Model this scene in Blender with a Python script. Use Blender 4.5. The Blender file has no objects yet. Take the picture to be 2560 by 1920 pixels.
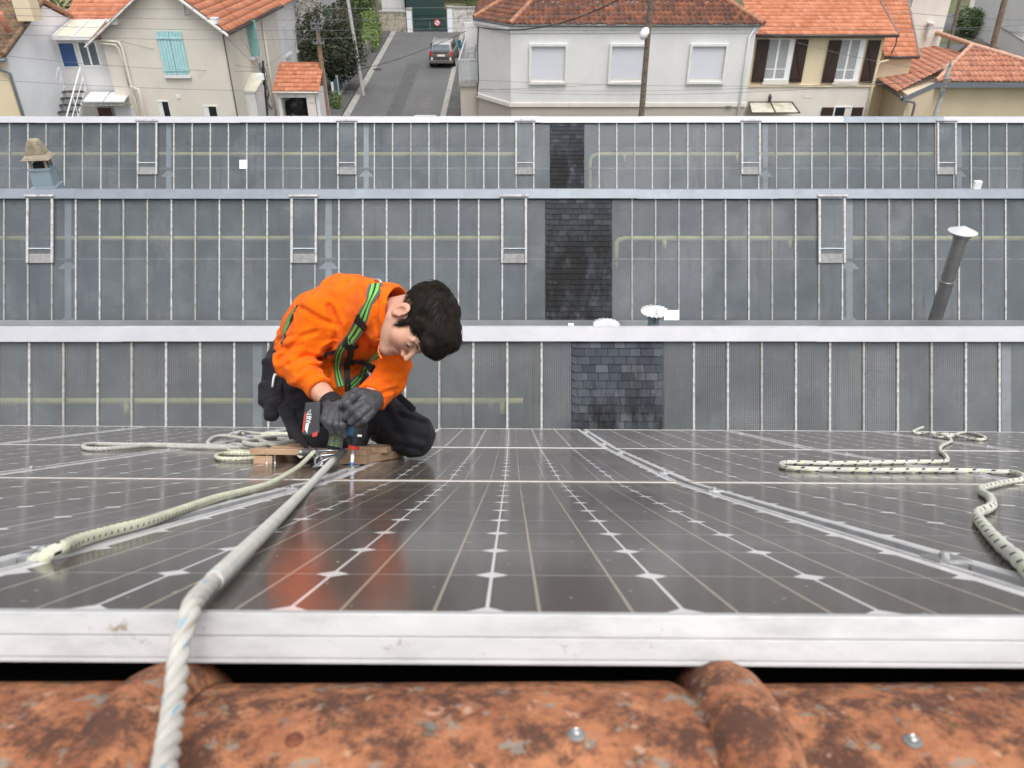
import bpy, bmesh, math, random
import numpy as np
from mathutils import Vector, Matrix, Quaternion
random.seed(7); np.random.seed(7)
S = bpy.context.scene; COL = S.collection
# ---------------- camera, sky, sun, exposure ----------------
TH = math.radians(32.0); CT, ST = math.cos(TH), math.sin(TH)
F = 1985.0; H = 12.0                     # focal length in photo pixels (2560 wide), eye height above the street
cd = bpy.data.cameras.new('camera'); cam = bpy.data.objects.new('camera', cd); COL.objects.link(cam)
cam.location = (0, 0, H); cam.rotation_euler = (math.radians(90) - TH, 0, 0)
cd.sensor_width = 36; cd.lens = 36 * F / 2560; cd.clip_start = 0.02; cd.clip_end = 2000
cd.dof.use_dof = True; cd.dof.focus_distance = 3.4; cd.dof.aperture_fstop = 9
S.camera = cam
W = bpy.data.worlds.new('World'); S.world = W; W.use_nodes = True
wn = W.node_tree.nodes; wl_ = W.node_tree.links
sky = wn.new('ShaderNodeTexSky'); sky.sky_type = 'NISHITA'; sky.sun_disc = False
SUN_EL, SUN_AZ = math.radians(66), math.radians(160)
sky.sun_elevation = SUN_EL; sky.sun_rotation = SUN_AZ; sky.air_density = 1.0; sky.dust_density = 4.0
hs = wn.new('ShaderNodeHueSaturation'); hs.inputs['Saturation'].default_value = 0.16
bg = wn['Background']; bg.inputs['Strength'].default_value = 0.15
wl_.new(sky.outputs[0], hs.inputs['Color']); wl_.new(hs.outputs[0], bg.inputs['Color'])
sd = bpy.data.lights.new('sun', 'SUN'); sd.energy = .85; sd.angle = math.radians(35); sd.color = (1, .965, .92)
sun = bpy.data.objects.new('sun', sd); COL.objects.link(sun)
sdir = Vector((math.sin(SUN_AZ) * math.cos(SUN_EL), math.cos(SUN_AZ) * math.cos(SUN_EL), math.sin(SUN_EL)))
sun.rotation_euler = sdir.to_track_quat('Z', 'Y').to_euler(); sun.location = (0, -5, 30)
S.view_settings.view_transform = 'Standard'; S.view_settings.look = 'None'
S.view_settings.gamma = 1; S.view_settings.use_curve_mapping = False
S.view_settings.exposure = 0.72
S.render.resolution_x = 1024; S.render.resolution_y = 768

# ---------------- photo pixel -> place ----------------
def cw(X, v, z):                          # camera-aligned metres (right, down, ahead) -> world
    return Vector((X, z * CT - v * ST, H - z * ST - v * CT))
def P(px, py, z):                         # photo pixel at distance z ahead
    return cw((px - 1280) / F * z, (py - 960) / F * z, z)
def _ray(px, py):
    a, b = (px - 1280) / F, (py - 960) / F
    return Vector((a, CT - b * ST, -ST - b * CT))
def V(px, py, Y):                         # on the vertical plane y = Y
    r = _ray(px, py); return r * (Y / r.y) + Vector((0, 0, H))
def G(px, py, Z):                         # on the level plane z = Z
    r = _ray(px, py); return r * ((Z - H) / r.z) + Vector((0, 0, H))
def RZ(X, Y, Z): return CT * Y - ST * (Z - H)

# ---------------- mesh helpers ----------------
class MB:
    def __init__(s): s.v = []; s.f = []; s.uv = {}
    def add(s, vs, fs, uvs=None):
        o = len(s.v); s.v += [Vector(p) for p in vs]
        for i, f in enumerate(fs):
            if uvs is not None: s.uv[len(s.f)] = uvs[i]
            s.f.append([o + k for k in f])
        return s
    def box(s, a, b, M=None):
        x0, y0, z0 = a; x1, y1, z1 = b
        if x0 > x1: x0, x1 = x1, x0
        if y0 > y1: y0, y1 = y1, y0
        if z0 > z1: z0, z1 = z1, z0
        vs = [Vector(p) for p in ((x0,y0,z0),(x1,y0,z0),(x1,y1,z0),(x0,y1,z0),(x0,y0,z1),(x1,y0,z1),(x1,y1,z1),(x0,y1,z1))]
        if M is not None: vs = [M @ p for p in vs]
        return s.add(vs, [(0,3,2,1),(4,5,6,7),(0,1,5,4),(1,2,6,5),(2,3,7,6),(3,0,4,7)])
    def beam(s, a, b, w, h=None, up=(0,0,1)):      # square bar between two points
        a, b = Vector(a), Vector(b); h = h or w; d = (b - a).normalized(); up = Vector(up)
        if abs(d.dot(up)) > .98: up = Vector((0, 1, 0))
        r = d.cross(up).normalized(); u = r.cross(d)
        vs = [p + r * sx * w / 2 + u * sz * h / 2 for p in (a, b) for sx, sz in ((-1,-1),(1,-1),(1,1),(-1,1))]
        return s.add(vs, [(3,2,1,0),(4,5,6,7),(0,1,5,4),(1,2,6,5),(2,3,7,6),(3,0,4,7)])
    def tube(s, pts, r, n=8, cap=True, uvl=False):
        pts = [Vector(p) for p in pts]; m = len(pts)
        rs = r if isinstance(r, (list, tuple)) else [r] * m
        t0 = (pts[1] - pts[0]).normalized(); u = t0.orthogonal().normalized(); o = len(s.v); L = 0; Ls = [0]
        for i in range(m):
            t = ((pts[min(i+1, m-1)] - pts[max(i-1, 0)])).normalized()
            u = (u - t * u.dot(t)).normalized(); w = t.cross(u)
            for k in range(n):
                a = 2 * math.pi * k / n; s.v.append(pts[i] + (u * math.cos(a) + w * math.sin(a)) * rs[i])
            if i: L += (pts[i] - pts[i-1]).length; Ls.append(L)
        for i in range(m - 1):
            for k in range(n):
                k2 = (k + 1) % n
                if uvl: s.uv[len(s.f)] = [(k/n, Ls[i]), ((k+1)/n, Ls[i]), ((k+1)/n, Ls[i+1]), (k/n, Ls[i+1])]
                s.f.append([o+i*n+k, o+i*n+k2, o+(i+1)*n+k2, o+(i+1)*n+k])
        if cap:
            s.f.append([o+k for k in range(n)][::-1]); s.f.append([o+(m-1)*n+k for k in range(n)])
        return s
    def lathe(s, prof, n=24, M=None):              # prof: (radius, z)
        o = len(s.v); m = len(prof)
        for r, z in prof:
            for k in range(n):
                a = 2 * math.pi * k / n; p = Vector((r*math.cos(a), r*math.sin(a), z)); s.v.append(M @ p if M is not None else p)
        for i in range(m-1):
            for k in range(n):
                k2 = (k+1) % n; s.f.append([o+i*n+k, o+i*n+k2, o+(i+1)*n+k2, o+(i+1)*n+k])
        s.f.append([o+k for k in range(n)][::-1]); s.f.append([o+(m-1)*n+k for k in range(n)])
        return s
    def poly(s, pts, thick=None):                  # flat polygon, optional thickness vector
        pts = [Vector(p) for p in pts]; n = len(pts)
        if thick is None: return s.add(pts, [list(range(n))])
        t = Vector(thick); vs = pts + [p + t for p in pts]
        nrm = (pts[1]-pts[0]).cross(pts[2]-pts[1])
        fs = [list(range(n)), list(range(n, 2*n))[::-1]] + [[i, n+i, n+(i+1) % n, (i+1) % n] for i in range(n)]
        if nrm.dot(t) > 0: fs = [f[::-1] for f in fs]
        return s.add(vs, fs)
WL = {}
def mk(name, mb, mat, parent=None, origin=None, smooth=False, bev=0):
    me = bpy.data.meshes.new(name)
    off = WL[parent.name] if parent is not None else Vector(origin) if origin is not None else Vector((0,0,0))
    if isinstance(mb, MB):
        me.from_pydata([p - off for p in mb.v], [], mb.f)
        if mb.uv:
            ul = me.uv_layers.new(name='UVMap'); li = 0
            for i, f in enumerate(mb.f):
                u = mb.uv.get(i)
                for k in range(len(f)):
                    ul.data[li].uv = u[k] if u else (0, 0)
                    li += 1
    elif isinstance(mb, bmesh.types.BMesh):
        bmesh.ops.translate(mb, verts=mb.verts, vec=-off); mb.to_mesh(me); mb.free()
    else:
        v, f = mb; v = np.asarray(v, dtype=np.float32) - np.array(off, dtype=np.float32)
        me.from_pydata(v.tolist(), [], f.tolist() if hasattr(f, 'tolist') else f)
    me.materials.append(mat)
    if smooth:
        me.polygons.foreach_set('use_smooth', [True] * len(me.polygons))
        if smooth == 'auto' and hasattr(me, 'set_sharp_from_angle'): me.set_sharp_from_angle(angle=math.radians(38))
    me.update()
    o = bpy.data.objects.new(name, me); COL.objects.link(o)
    if parent is not None: o.parent = parent; WL[o.name] = off
    else: o.location = off; WL[o.name] = off
    if bev:
        b = o.modifiers.new('bevel', 'BEVEL'); b.width = bev; b.segments = 2; b.limit_method = 'ANGLE'
    return o
def tag(o, label=None, cat=None, group=None, kind=None):
    if label: o['label'] = label
    if cat: o['category'] = cat
    if group: o['group'] = group
    if kind: o['kind'] = kind
    return o
def thing(name, label, cat, loc, group=None):
    o = bpy.data.objects.new(name, None); COL.objects.link(o); o.location = Vector(loc); o.empty_display_size = .1
    WL[o.name] = Vector(loc); return tag(o, label, cat, group)
def copy_tree(o, parent=None):
    c = o.copy(); COL.objects.link(c)
    if parent is not None: c.parent = parent
    for ch in o.children: copy_tree(ch, c)
    return c

# ---------------- material helpers ----------------
def srgb(r, g, b): return tuple(((c/255)/12.92 if c/255 <= .04045 else ((c/255+.055)/1.055)**2.4) for c in (r, g, b))
class NT:
    def __init__(s, name):
        s.m = bpy.data.materials.new(name); s.m.use_nodes = True; s.n = s.m.node_tree.nodes; s.l = s.m.node_tree.links
        s.b = s.n['Principled BSDF']; s.out = s.n['Material Output']
    def N(s, t, **kw):
        x = s.n.new('ShaderNode' + t)
        for k, v in kw.items(): setattr(x, k, v)
        return x
    def L(s, a, b): s.l.new(a, b)
    def val(s, sock, v):
        if hasattr(v, 'is_output') or hasattr(v, 'links'): s.L(v, sock)
        else: sock.default_value = v
    def math(s, op, a, b=None, c=None, clamp=False):
        x = s.N('Math', operation=op); x.use_clamp = clamp
        s.val(x.inputs[0], a)
        if b is not None: s.val(x.inputs[1], b)
        if c is not None: s.val(x.inputs[2], c)
        return x.outputs[0]
    def noise(s, scale, detail=4, rough=.55, vec=None, sc=None):
        x = s.N('TexNoise'); x.inputs['Scale'].default_value = scale; x.inputs['Detail'].default_value = detail; x.inputs['Roughness'].default_value = rough
        if vec is None: vec = s.coord()
        if sc:
            mp = s.N('Mapping'); mp.inputs['Scale'].default_value = sc; s.L(vec, mp.inputs[0]); vec = mp.outputs[0]
        s.L(vec, x.inputs['Vector']); return x.outputs['Fac']
    def coord(s, k='Object'):
        if not hasattr(s, 'tc'): s.tc = s.N('TexCoord')
        return s.tc.outputs[k]
    def ramp(s, fac, stops, interp='LINEAR'):
        x = s.N('ValToRGB'); e = x.color_ramp; e.interpolation = interp
        while len(e.elements) < len(stops): e.elements.new(.5)
        for i, (p, c) in enumerate(stops):
            e.elements[i].position = p
            e.elements[i].color = (c, c, c, 1) if isinstance(c, (int, float)) else tuple(c[:3]) + (1,)
        s.L(fac, x.inputs[0]); return x.outputs[0]
    def mix(s, fac, a, b, blend='MIX'):
        x = s.N('MixRGB', blend_type=blend); s.val(x.inputs[0], fac)
        for k, c in ((1, a), (2, b)):
            if hasattr(c, 'links'): s.L(c, x.inputs[k])
            else: x.inputs[k].default_value = tuple(c[:3]) + (1,)
        return x.outputs[0]
    def bump(s, h, strength=.3, dist=.01):
        x = s.N('Bump'); x.inputs['Strength'].default_value = strength; x.inputs['Distance'].default_value = dist
        s.L(h, x.inputs['Height']); s.L(x.outputs[0], s.b.inputs['Normal'])
    def set(s, **kw):
        mp = dict(col='Base Color', rough='Roughness', metal='Metallic', spec='Specular IOR Level', ior='IOR', alpha='Alpha', trans='Transmission Weight', coat='Coat Weight', sheen='Sheen Weight', sss='Subsurface Weight')
        for k, v in kw.items():
            i = s.b.inputs[mp[k]]
            if hasattr(v, 'links'): s.L(v, i)
            elif k == 'col': i.default_value = tuple(v[:3]) + (1,)
            else: i.default_value = v
        return s.m
def simple(name, col, rough=.6, metal=0, var=.12, scale=6, bump=0, bscale=60, spec=.5, dirt=None, dirtscale=2, dirtamt=.5):
    t = NT(name); c = t.mix(t.ramp(t.noise(scale), [(.3, 0.0), (.7, 1.0)]), [k*(1-var) for k in col], [min(1, k*(1+var)) for k in col])
    if dirt:
        f = t.ramp(t.noise(dirtscale, 8, .65), [(.5, 0.0), (.72, dirtamt)])
        c = t.mix(f, c, dirt)
    t.set(col=c, rough=rough, metal=metal, spec=spec)
    if bump: t.bump(t.noise(bscale, 3), bump, .005)
    return t.m
# ---------------- polygon-clipped surface pattern ----------------
def tiled(poly, tw, th, amp, step, style='canal', du=0, up=None, seed=0):
    """tile courses laid on a convex 3D polygon; first edge poly[0]->poly[1] is the eave (left to right seen from outside)"""
    p = [Vector(q) for q in poly]; ex = (p[1]-p[0]).normalized(); nrm = Vector((0,0,0))
    for i in range(1, len(p)-1): nrm += (p[i]-p[0]).cross(p[i+1]-p[0])
    nrm.normalize()
    ey = nrm.cross(ex)
    q2 = [((q-p[0]).dot(ex), (q-p[0]).dot(ey)) for q in p]
    x0 = min(a for a, b in q2); x1 = max(a for a, b in q2); y0 = min(b for a, b in q2); y1 = max(b for a, b in q2)
    seg = 6 if style == 'canal' else 4
    nx = int((x1-x0)/tw)+2; ny = int((y1-y0)/th)+2
    rng = random.Random(seed); bm = bmesh.new(); ul = bm.loops.layers.uv.new('UVMap')
    for j in range(ny):
        jit = [rng.uniform(-1, 1)*step*.25 for _ in range(nx+1)]; off = rng.uniform(-.04, .04)*tw
        row = []
        for yy, lift in ((0, step), (.96, 0.0), (1.0, 0.0)):
            r = []
            for i in range(nx*seg+1):
                t = i/seg; ph = (t % 1.0)
                if style == 'canal': h = amp*(math.cos(2*math.pi*ph)*.5+.5)
                elif style == 'roman': h = amp*max(0, math.cos(2*math.pi*(ph-.1)))**.8 + amp*.15*math.cos(2*math.pi*ph)
                else: h = amp*(1-ph)
                ti = min(int(t), nx); xx = x0 + t*tw + off
                Y = y0 + (j+yy)*th + (jit[ti]*1.5 if yy == 0 else 0)
                r.append(bm.verts.new(p[0] + ex*xx + ey*Y + nrm*(h + lift + jit[ti]*(yy == 0))))
            row.append(r)
        fr = [bm.verts.new(w.co - nrm*step*1.1 - ey*.002) for w in row[0]]
        for a, b, va, vb in ((fr, row[0], 0.02, 0.02), (row[0], row[1], .02, .95), (row[1], row[2], .95, .99)):
            for i in range(nx*seg):
                f = bm.faces.new((a[i], a[i+1], b[i+1], b[i])); f.smooth = True
                for l, (uu, vv) in zip(f.loops, ((i/seg, va), ((i+1)/seg, va), ((i+1)/seg, vb), (i/seg, vb))):
                    l[ul].uv = (min(max(uu, int(i/seg)+.001), int(i/seg)+.999) + du, j+vv)
    cen = sum(p, Vector())/len(p)
    for i in range(len(p)):
        a, b = p[i], p[(i+1) % len(p)]; n = (b-a).cross(nrm).normalized()
        if n.dot(cen-a) > 0: n = -n
        co = a if i else a + n*.04
        bmesh.ops.bisect_plane(bm, geom=bm.verts[:]+bm.edges[:]+bm.faces[:], plane_co=co, plane_no=n, clear_outer=True)
    return bm
def tilemat(name, cols, dirt, dirtamt=.7, rough=.8, dscale=1.2, lo=.5):
    t = NT(name); uv = t.N('UVMap').outputs[0]
    fl = t.N('VectorMath', operation='FLOOR'); t.L(uv, fl.inputs[0])
    wn_ = t.N('TexWhiteNoise', noise_dimensions='2D'); t.L(fl.outputs[0], wn_.inputs['Vector'])
    n = len(cols); c = t.ramp(wn_.outputs['Value'], [(i/(n-1) if n > 1 else 0, cc) for i, cc in enumerate(cols)])
    f = t.ramp(t.noise(dscale, 8, .7), [(lo, 0.0), (lo+.2, dirtamt)])
    c = t.mix(f, c, dirt)
    c = t.mix(t.ramp(t.noise(14, 6, .7), [(.35, .35), (.65, 0.0)]), c, [k*.4 for k in cols[0]])
    t.set(col=c, rough=rough, spec=.25); t.bump(t.noise(40, 4), .3, .004); return t.m
# ---------------- materials of the roofs ----------------
alu = NT('aluminium')
_c = alu.mix(alu.ramp(alu.noise(7, 6, .7, sc=(.3, 1, 1)), [(.35, 0.0), (.7, 1.0)]), (.42, .42, .425), (.60, .60, .60))
_c = alu.mix(alu.ramp(alu.noise(26, 6, .7), [(.63, 0.0), (.69, .8)]), _c, (.22, .16, .11))
_c = alu.mix(alu.ramp(alu.noise(5, 8, .75, sc=(1, 3, 3)), [(.48, 0.0), (.70, .6)]), _c, (.27, .265, .26))
alu.set(col=_c, rough=.5, metal=.15, spec=.25); alu.bump(alu.noise(90, 3), .1, .002); M_alu = alu.m
M_dustalu = simple('dusty_aluminium', (.27, .20, .145), .9, 0, .2, 12, dirt=(.12, .08, .05), dirtscale=16, dirtamt=.8)
M_rail = simple('rail_metal', (.22, .23, .25), .45, .6, .15, 10)
M_steel = simple('galvanised_steel', (.5, .5, .51), .3, .85, .1, 20)
M_black = simple('black_void', (.006, .006, .007), .9)

pv = NT('photovoltaic_cells'); uv = pv.N('UVMap').outputs[0]; sx = pv.N('SeparateXYZ'); pv.L(uv, sx.inputs[0])
U, Vv = sx.outputs[0], sx.outputs[1]
fu = pv.math('ABSOLUTE', pv.math('SUBTRACT', pv.math('FRACT', pv.math('ADD', U, .5)), .5))
fv = pv.math('ABSOLUTE', pv.math('SUBTRACT', pv.math('FRACT', pv.math('ADD', Vv, .5)), .5))
line = pv.math('LESS_THAN', fu, .0095); row = pv.math('LESS_THAN', fv, .010)
dia = pv.math('LESS_THAN', pv.math('ADD', fu, fv), .104)
cf = pv.math('FRACT', U)
bus = pv.math('MAXIMUM', pv.math('LESS_THAN', pv.math('ABSOLUTE', pv.math('SUBTRACT', cf, .265)), .0085), pv.math('LESS_THAN', pv.math('ABSOLUTE', pv.math('SUBTRACT', cf, .735)), .0085))
out = pv.math('MAXIMUM', pv.math('MAXIMUM', pv.math('LESS_THAN', U, 0.0), pv.math('GREATER_THAN', U, 6.0)), pv.math('MAXIMUM', pv.math('LESS_THAN', Vv, 0.0), pv.math('GREATER_THAN', Vv, 10.0)))
white = pv.math('MAXIMUM', pv.math('MAXIMUM', line, dia), out)
fl = pv.N('VectorMath', operation='FLOOR'); pv.L(uv, fl.inputs[0]); wnz = pv.N('TexWhiteNoise', noise_dimensions='3D'); pv.L(fl.outputs[0], wnz.inputs['Vector'])
c = pv.mix(wnz.outputs['Value'], (.010, .010, .012), (.018, .017, .019))
dust = pv.ramp(pv.noise(2.2, 8, .65), [(.3, 0.0), (.8, 1.0)])
c = pv.mix(row, c, (.26, .26, .27)); c = pv.mix(bus, c, (.36, .31, .24)); c = pv.mix(white, c, (.80, .80, .80))
c = pv.mix(pv.math('MULTIPLY_ADD', dust, .16, .17), c, (.42, .365, .32))
speck = pv.ramp(pv.noise(75, 2, .5), [(.735, 0.0), (.75, .7)]); c = pv.mix(speck, c, (.5, .48, .44))
c = pv.mix(pv.ramp(pv.math('ABSOLUTE', pv.math('SUBTRACT', Vv, 5.0)), [(0.0, 0.0), (.97, 0.0), (1, 1.0)]), c, c)
edge = pv.math('MULTIPLY', pv.ramp(pv.math('MULTIPLY', Vv, .1), [(.86, 0.0), (1.0, .32)]), pv.noise(6, 6, .7))
c = pv.mix(edge, c, (.34, .24, .17))
pv.set(col=c, rough=pv.ramp(pv.noise(3.3, 8, .7), [(.3, .10), (.75, .22)]), spec=.30); M_pv = pv.m
M_pv.node_tree.nodes['Principled BSDF'].inputs['IOR'].default_value = 1.36

# ---------------- our own roof and the solar panels ----------------
def cvec(dX, dv, dz): return Vector((dX, dz*CT - dv*ST, -dz*ST - dv*CT))
ROLL = .0065
def basis(z0, v0, ang):
    ex = cvec(1, ROLL, 0).normalized(); ed = cvec(0, math.sin(ang), math.cos(ang)); en = ex.cross(ed).normalized(); ed = en.cross(ex)
    if en.z < 0: en = -en
    return cw(0, v0, z0), ex, ed.normalized(), en
PW, PL, PITCH, XC = .99, 1.64, 1.012, -.020
ROWS = []; z_, v_ = .612, .1776
for a_ in (3.38, 1.33, -.02):
    a_ = math.radians(a_); ROWS.append((z_, v_, a_)); z_ += (PL+.012)*math.cos(a_); v_ += (PL+.012)*math.sin(a_)
ZEND, VEND = z_, v_
def surfv(z):
    for z0, v0, a in ROWS[::-1]:
        if z >= z0 or z0 == ROWS[0][0]: return v0 + (z-z0)*math.tan(a)
def onroof(px, py, h=0.0):                 # photo pixel -> point on the panel surface, lifted h along its normal
    lo, hi = .3, 5.45
    for _ in range(60):
        z = (lo+hi)/2; X = (px-1280)/F*z; v = (py-960)/F*z
        if v < surfv(z) + ROLL*X - h: lo = z
        else: hi = z
    return P(px, py, lo), lo
def roofpt(X, z, h=0): return cw(X, surfv(z)+ROLL*X - h, z)

rf = thing('workshop_building', 'building under the solar panels with a terracotta ridge and dark roof deck', 'building', cw(0, 1.0, 3.0))
mb = MB()
for (za, va), (zb, vb) in (((.54, .30), (2.25, .40)), ((2.25, .40), (5.62, .445))):
    mb.poly([cw(-9, va, za), cw(9, va, za), cw(9, vb, zb), cw(-9, vb, zb)], thick=(0, 0, -.06))
mk('roof_deck', mb, M_black, rf)
mb = MB(); e = cw(0, .445, 5.62); mb.box((-9, e.y-.3, 0), (9, e.y-.1, e.z-.08)); mk('wall', mb, simple('old_render', (.4, .37, .33), .9), rf)
mb = MB(); mb.box((-9, -1.2, 0), (9, -1.0, 9.5)); mk('wall', mb, bpy.data.materials['old_render'], rf)
mb = MB(); mb.poly([cw(-9, .30, .54), (-9, .26, 11.3), (-9, -1.2, 9.9), (-9, -1.2, 9.5), cw(-9, .5, .6)]); mk('roof_deck', mb, M_black, rf)
mb = MB(); mb.poly([(-9, .2, 11.3), (9, .2, 11.3), (9, -1.6, 10.2), (-9, -1.6, 10.2)], thick=(0, 0, -.1)); mk('roof_deck', mb, M_black, rf)

def panel_meshes():
    fr = MB(); w, l, t = PW, PL, .0385
    fr.box((0, 0, -.0175), (w, .010, 0)); fr.box((0, .0005, -.0345), (w, .009, -.0179)); fr.box((0, 0, -t), (w, .009, -.0348)); fr.box((0, .0035, -.0350), (w, .006, -.0170))
    fr.box((0, l-.010, -t), (w, l, 0))
    fr.box((0, .0101, -t), (.010, l-.0101, 0)); fr.box((w-.010, .0101, -t), (w, l-.0101, 0))
    fr.box((.01, .011, -t), (.012, .02, -.03))
    sh = MB(); x0, x1, y0, y1 = .0102, w-.0102, .0102, l-.0102; cell = .1575; mx = (w-6*cell)/2; my = .015; celly = .1605
    pts = [(x0, y0, -.0015), (x1, y0, -.0015), (x1, y1, -.0015), (x0, y1, -.0015)]
    sh.add(pts, [(0, 1, 2, 3)], [[((p[0]-mx)/cell, (p[1]-my)/celly) for p in pts]])
    return fr, sh
fr, sh = panel_meshes()
rown = ['front', 'middle', 'far']
colname = {-4: 'fourth', -3: 'third', -2: 'second', -1: 'first', 0: 'centre', 1: 'first', 2: 'second', 3: 'third', 4: 'fourth'}
proto = None
SEAMDATA = []
def roofmat(r, X):
    z0, v0, a = ROWS[r]; o, ex, ed, en = basis(z0, v0, a)
    M = Matrix.Identity(4)
    for i in range(3): M[i][0] = ex[i]; M[i][1] = ed[i]; M[i][2] = en[i]; M[i][3] = (o + ex*X)[i]
    return M
for r, ks in ((0, range(-2, 3)), (1, range(-3, 4)), (2, range(-4, 5))):
    for k in ks:
        if proto is None:
            proto = bpy.data.objects.new('solar_panel', None); COL.objects.link(proto); WL[proto.name] = Vector((0,0,0)); t = proto
            mk('frame', fr, M_alu, proto, bev=.0008); mk('cell_sheet', sh, M_pv, proto)
        else: t = copy_tree(proto)
        X = XC - PW/2 + k*PITCH
        t.matrix_world = roofmat(r, X) @ Matrix.Translation((0, 0, [0, .0006, .0012][(k+r) % 3]))
        where = 'in the centre column, below the picture middle' if k == 0 else '%s panel to the %s of the centre column' % (colname[k], 'left' if k < 0 else 'right')
        near = ['its bright frame nearest the ridge', 'right of the wooden board', 'next to the glazed shed'][r]
        tag(t, ('%s row solar panel, %s' % (rown[r], where) if k else '%s row solar panel, centre column, %s' % (rown[r], near)), 'solar panel', 'solar panels on the roof slope')
# the brownish dirt that lies along the joint between the first two rows
dj = MB()
for k in range(-3, 4):
    M = roofmat(0, XC-PW/2+k*PITCH); dj.box((0, PL-.004, .0004), (PW, PL+.0150, .0016), M)
tag(mk('joint_cover', dj, M_dustalu, origin=cw(0, .27, 2.25)), 'dusty brown strip along the joint between the front and middle panel rows', 'cover strip')

cl = MB(); cl.box((-.017, -.022, .0005), (.017, .022, .0035)); cl.box((-.009, -.03, -.03), (.009, .03, .0003))
bolt = MB(); bolt.lathe([(.0065, .0037), (.0065, .007), (.005, .009), (.002, .0098)], 14)
sn = {-4: 'fourth seam left of the centre panels', -3: 'third seam left of the centre panels', -2: 'second seam left of the centre panels', -1: 'first seam left of centre, below the drill', 0: 'first seam right of the centre panels', 1: 'second seam right of the centre panels', 2: 'third seam right of the centre panels', 3: 'fourth seam right of the centre panels'}
clp = bop = None
for k in range(-4, 4):
    X = XC + PITCH*(k+.5)
    t = thing('mounting_rail', 'aluminium rail with clamps in the %s' % sn[k], 'rail', roofpt(X, 1.2 if abs(k+.5) < 2 else 4, .0), 'mounting rails between the panel columns')
    for r in range(3):
        if (r == 0 and abs(k+.5) > 2) or (r == 1 and abs(k+.5) > 3): continue
        M = roofmat(r, X); mb = MB(); mb.box((-.0105, 0, -.042), (.0105, PL, -.019), M); mk('rail', mb, M_rail, t)
        for f in ((.17, .79) if k != -1 or r != 1 else (.215, .79)):
            Mc = M @ Matrix.Translation((0, PL*f, 0))
            if clp is None:
                c = mk('clamp', cl, M_steel, t); b = mk('bolt', bolt, M_steel, c); clp, bop = c, b
                c.location = (0, 0, 0); c.data.transform(Matrix.Translation(WL[t.name])); b.data.transform(Matrix.Translation(WL[t.name]))
            else:
                c = clp.copy(); COL.objects.link(c); c.parent = t; b = bop.copy(); COL.objects.link(b); b.parent = c
            c.matrix_local = Matrix.Translation(-WL[t.name]) @ Mc

# ---------------- terracotta ridge ----------------
tc = NT('terracotta')
c = tc.mix(tc.ramp(tc.noise(9, 9, .78), [(.33, 0.0), (.56, 1.0)]), (.28, .095, .048), (.66, .285, .14))
c = tc.mix(tc.ramp(tc.noise(20, 10, .85), [(.46, 0.0), (.56, .9)]), c, (.09, .045, .035))
c = tc.mix(tc.ramp(tc.noise(48, 6, .65), [(.585, 0.0), (.64, .75)]), c, (.33, .32, .27))
c = tc.mix(tc.ramp(tc.noise(12, 4, .6, sc=(1, 2, 2)), [(.67, 0.0), (.71, .85)]), c, (.22, .24, .21))
c = tc.mix(tc.ramp(tc.noise(60, 3, .5), [(.66, 0.0), (.72, .7)]), c, (.70, .44, .30))
c = tc.mix(tc.ramp(tc.noise(15, 4, .6), [(.27, .8), (.31, 0.0)]), c, (.12, .12, .035))
tc.set(col=c, rough=.85, spec=.25); tc.bump(tc.noise(110, 8, .8), .8, .005); M_tc = tc.m
RC = Vector((0, .285, H-.627)); RR = .150
def ridge_tile(xa, xb, nm):
    bm = bmesh.new(); prof = []
    L = xb-xa
    # radius along the tile: body, then the raised rounded socket at its right end
    stops = [(0, 0.0), (.006, .0035), (L-.060, .0055), (L-.053, .0025), (L-.049, .0010), (L-.0485, .0085), (L-.042, .0165), (L-.030, .0215), (L-.014, .0215), (L-.004, .0165), (L+.003, .0085), (L+.006, .004)]
    n = 56; prev = None
    for sx_, dr in stops:
        ring = [bm.verts.new((xa+sx_, RC.y + (RR+dr)*math.sin(a), RC.z + (RR+dr)*math.cos(a))) for a in [math.radians(-100 + 200*i/(n-1)) for i in range(n)]]
        if prev:
            for i in range(n-1):
                f = bm.faces.new((prev[i], ring[i], ring[i+1], prev[i+1])); f.smooth = True
        prev = ring
    bmesh.ops.reverse_faces(bm, faces=bm.faces[:])
    o = mk('ridge_tile', bm, M_tc, origin=(xa+L/2, RC.y, RC.z)); return o
M_wash = simple('rubber_washer', (.16, .17, .16), .6, 0, .2, 60); M_rust = simple('rust', (.16, .05, .025), .8, .2, .3, 60)
TLX = .048
tl = [(-1.125, 'ridge tile at the far left end of the ridge, mostly out of frame'), (-.705, 'leftmost visible terracotta ridge tile, left of the hanging rope'), (-.285, 'wide lichen-spotted ridge tile in the middle with a rusty screw'), (.135, 'reddish ridge tile right of the raised middle collar'), (.555, 'ridge tile at the far right end')]
tobj = []
for i, (x, lab) in enumerate(tl):
    o = ridge_tile(x+TLX, x+TLX+.420, i); tag(o, lab, 'ridge tile', 'terracotta ridge tiles'); tobj.append(o); o.scale = (1, 1, 1)
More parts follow.
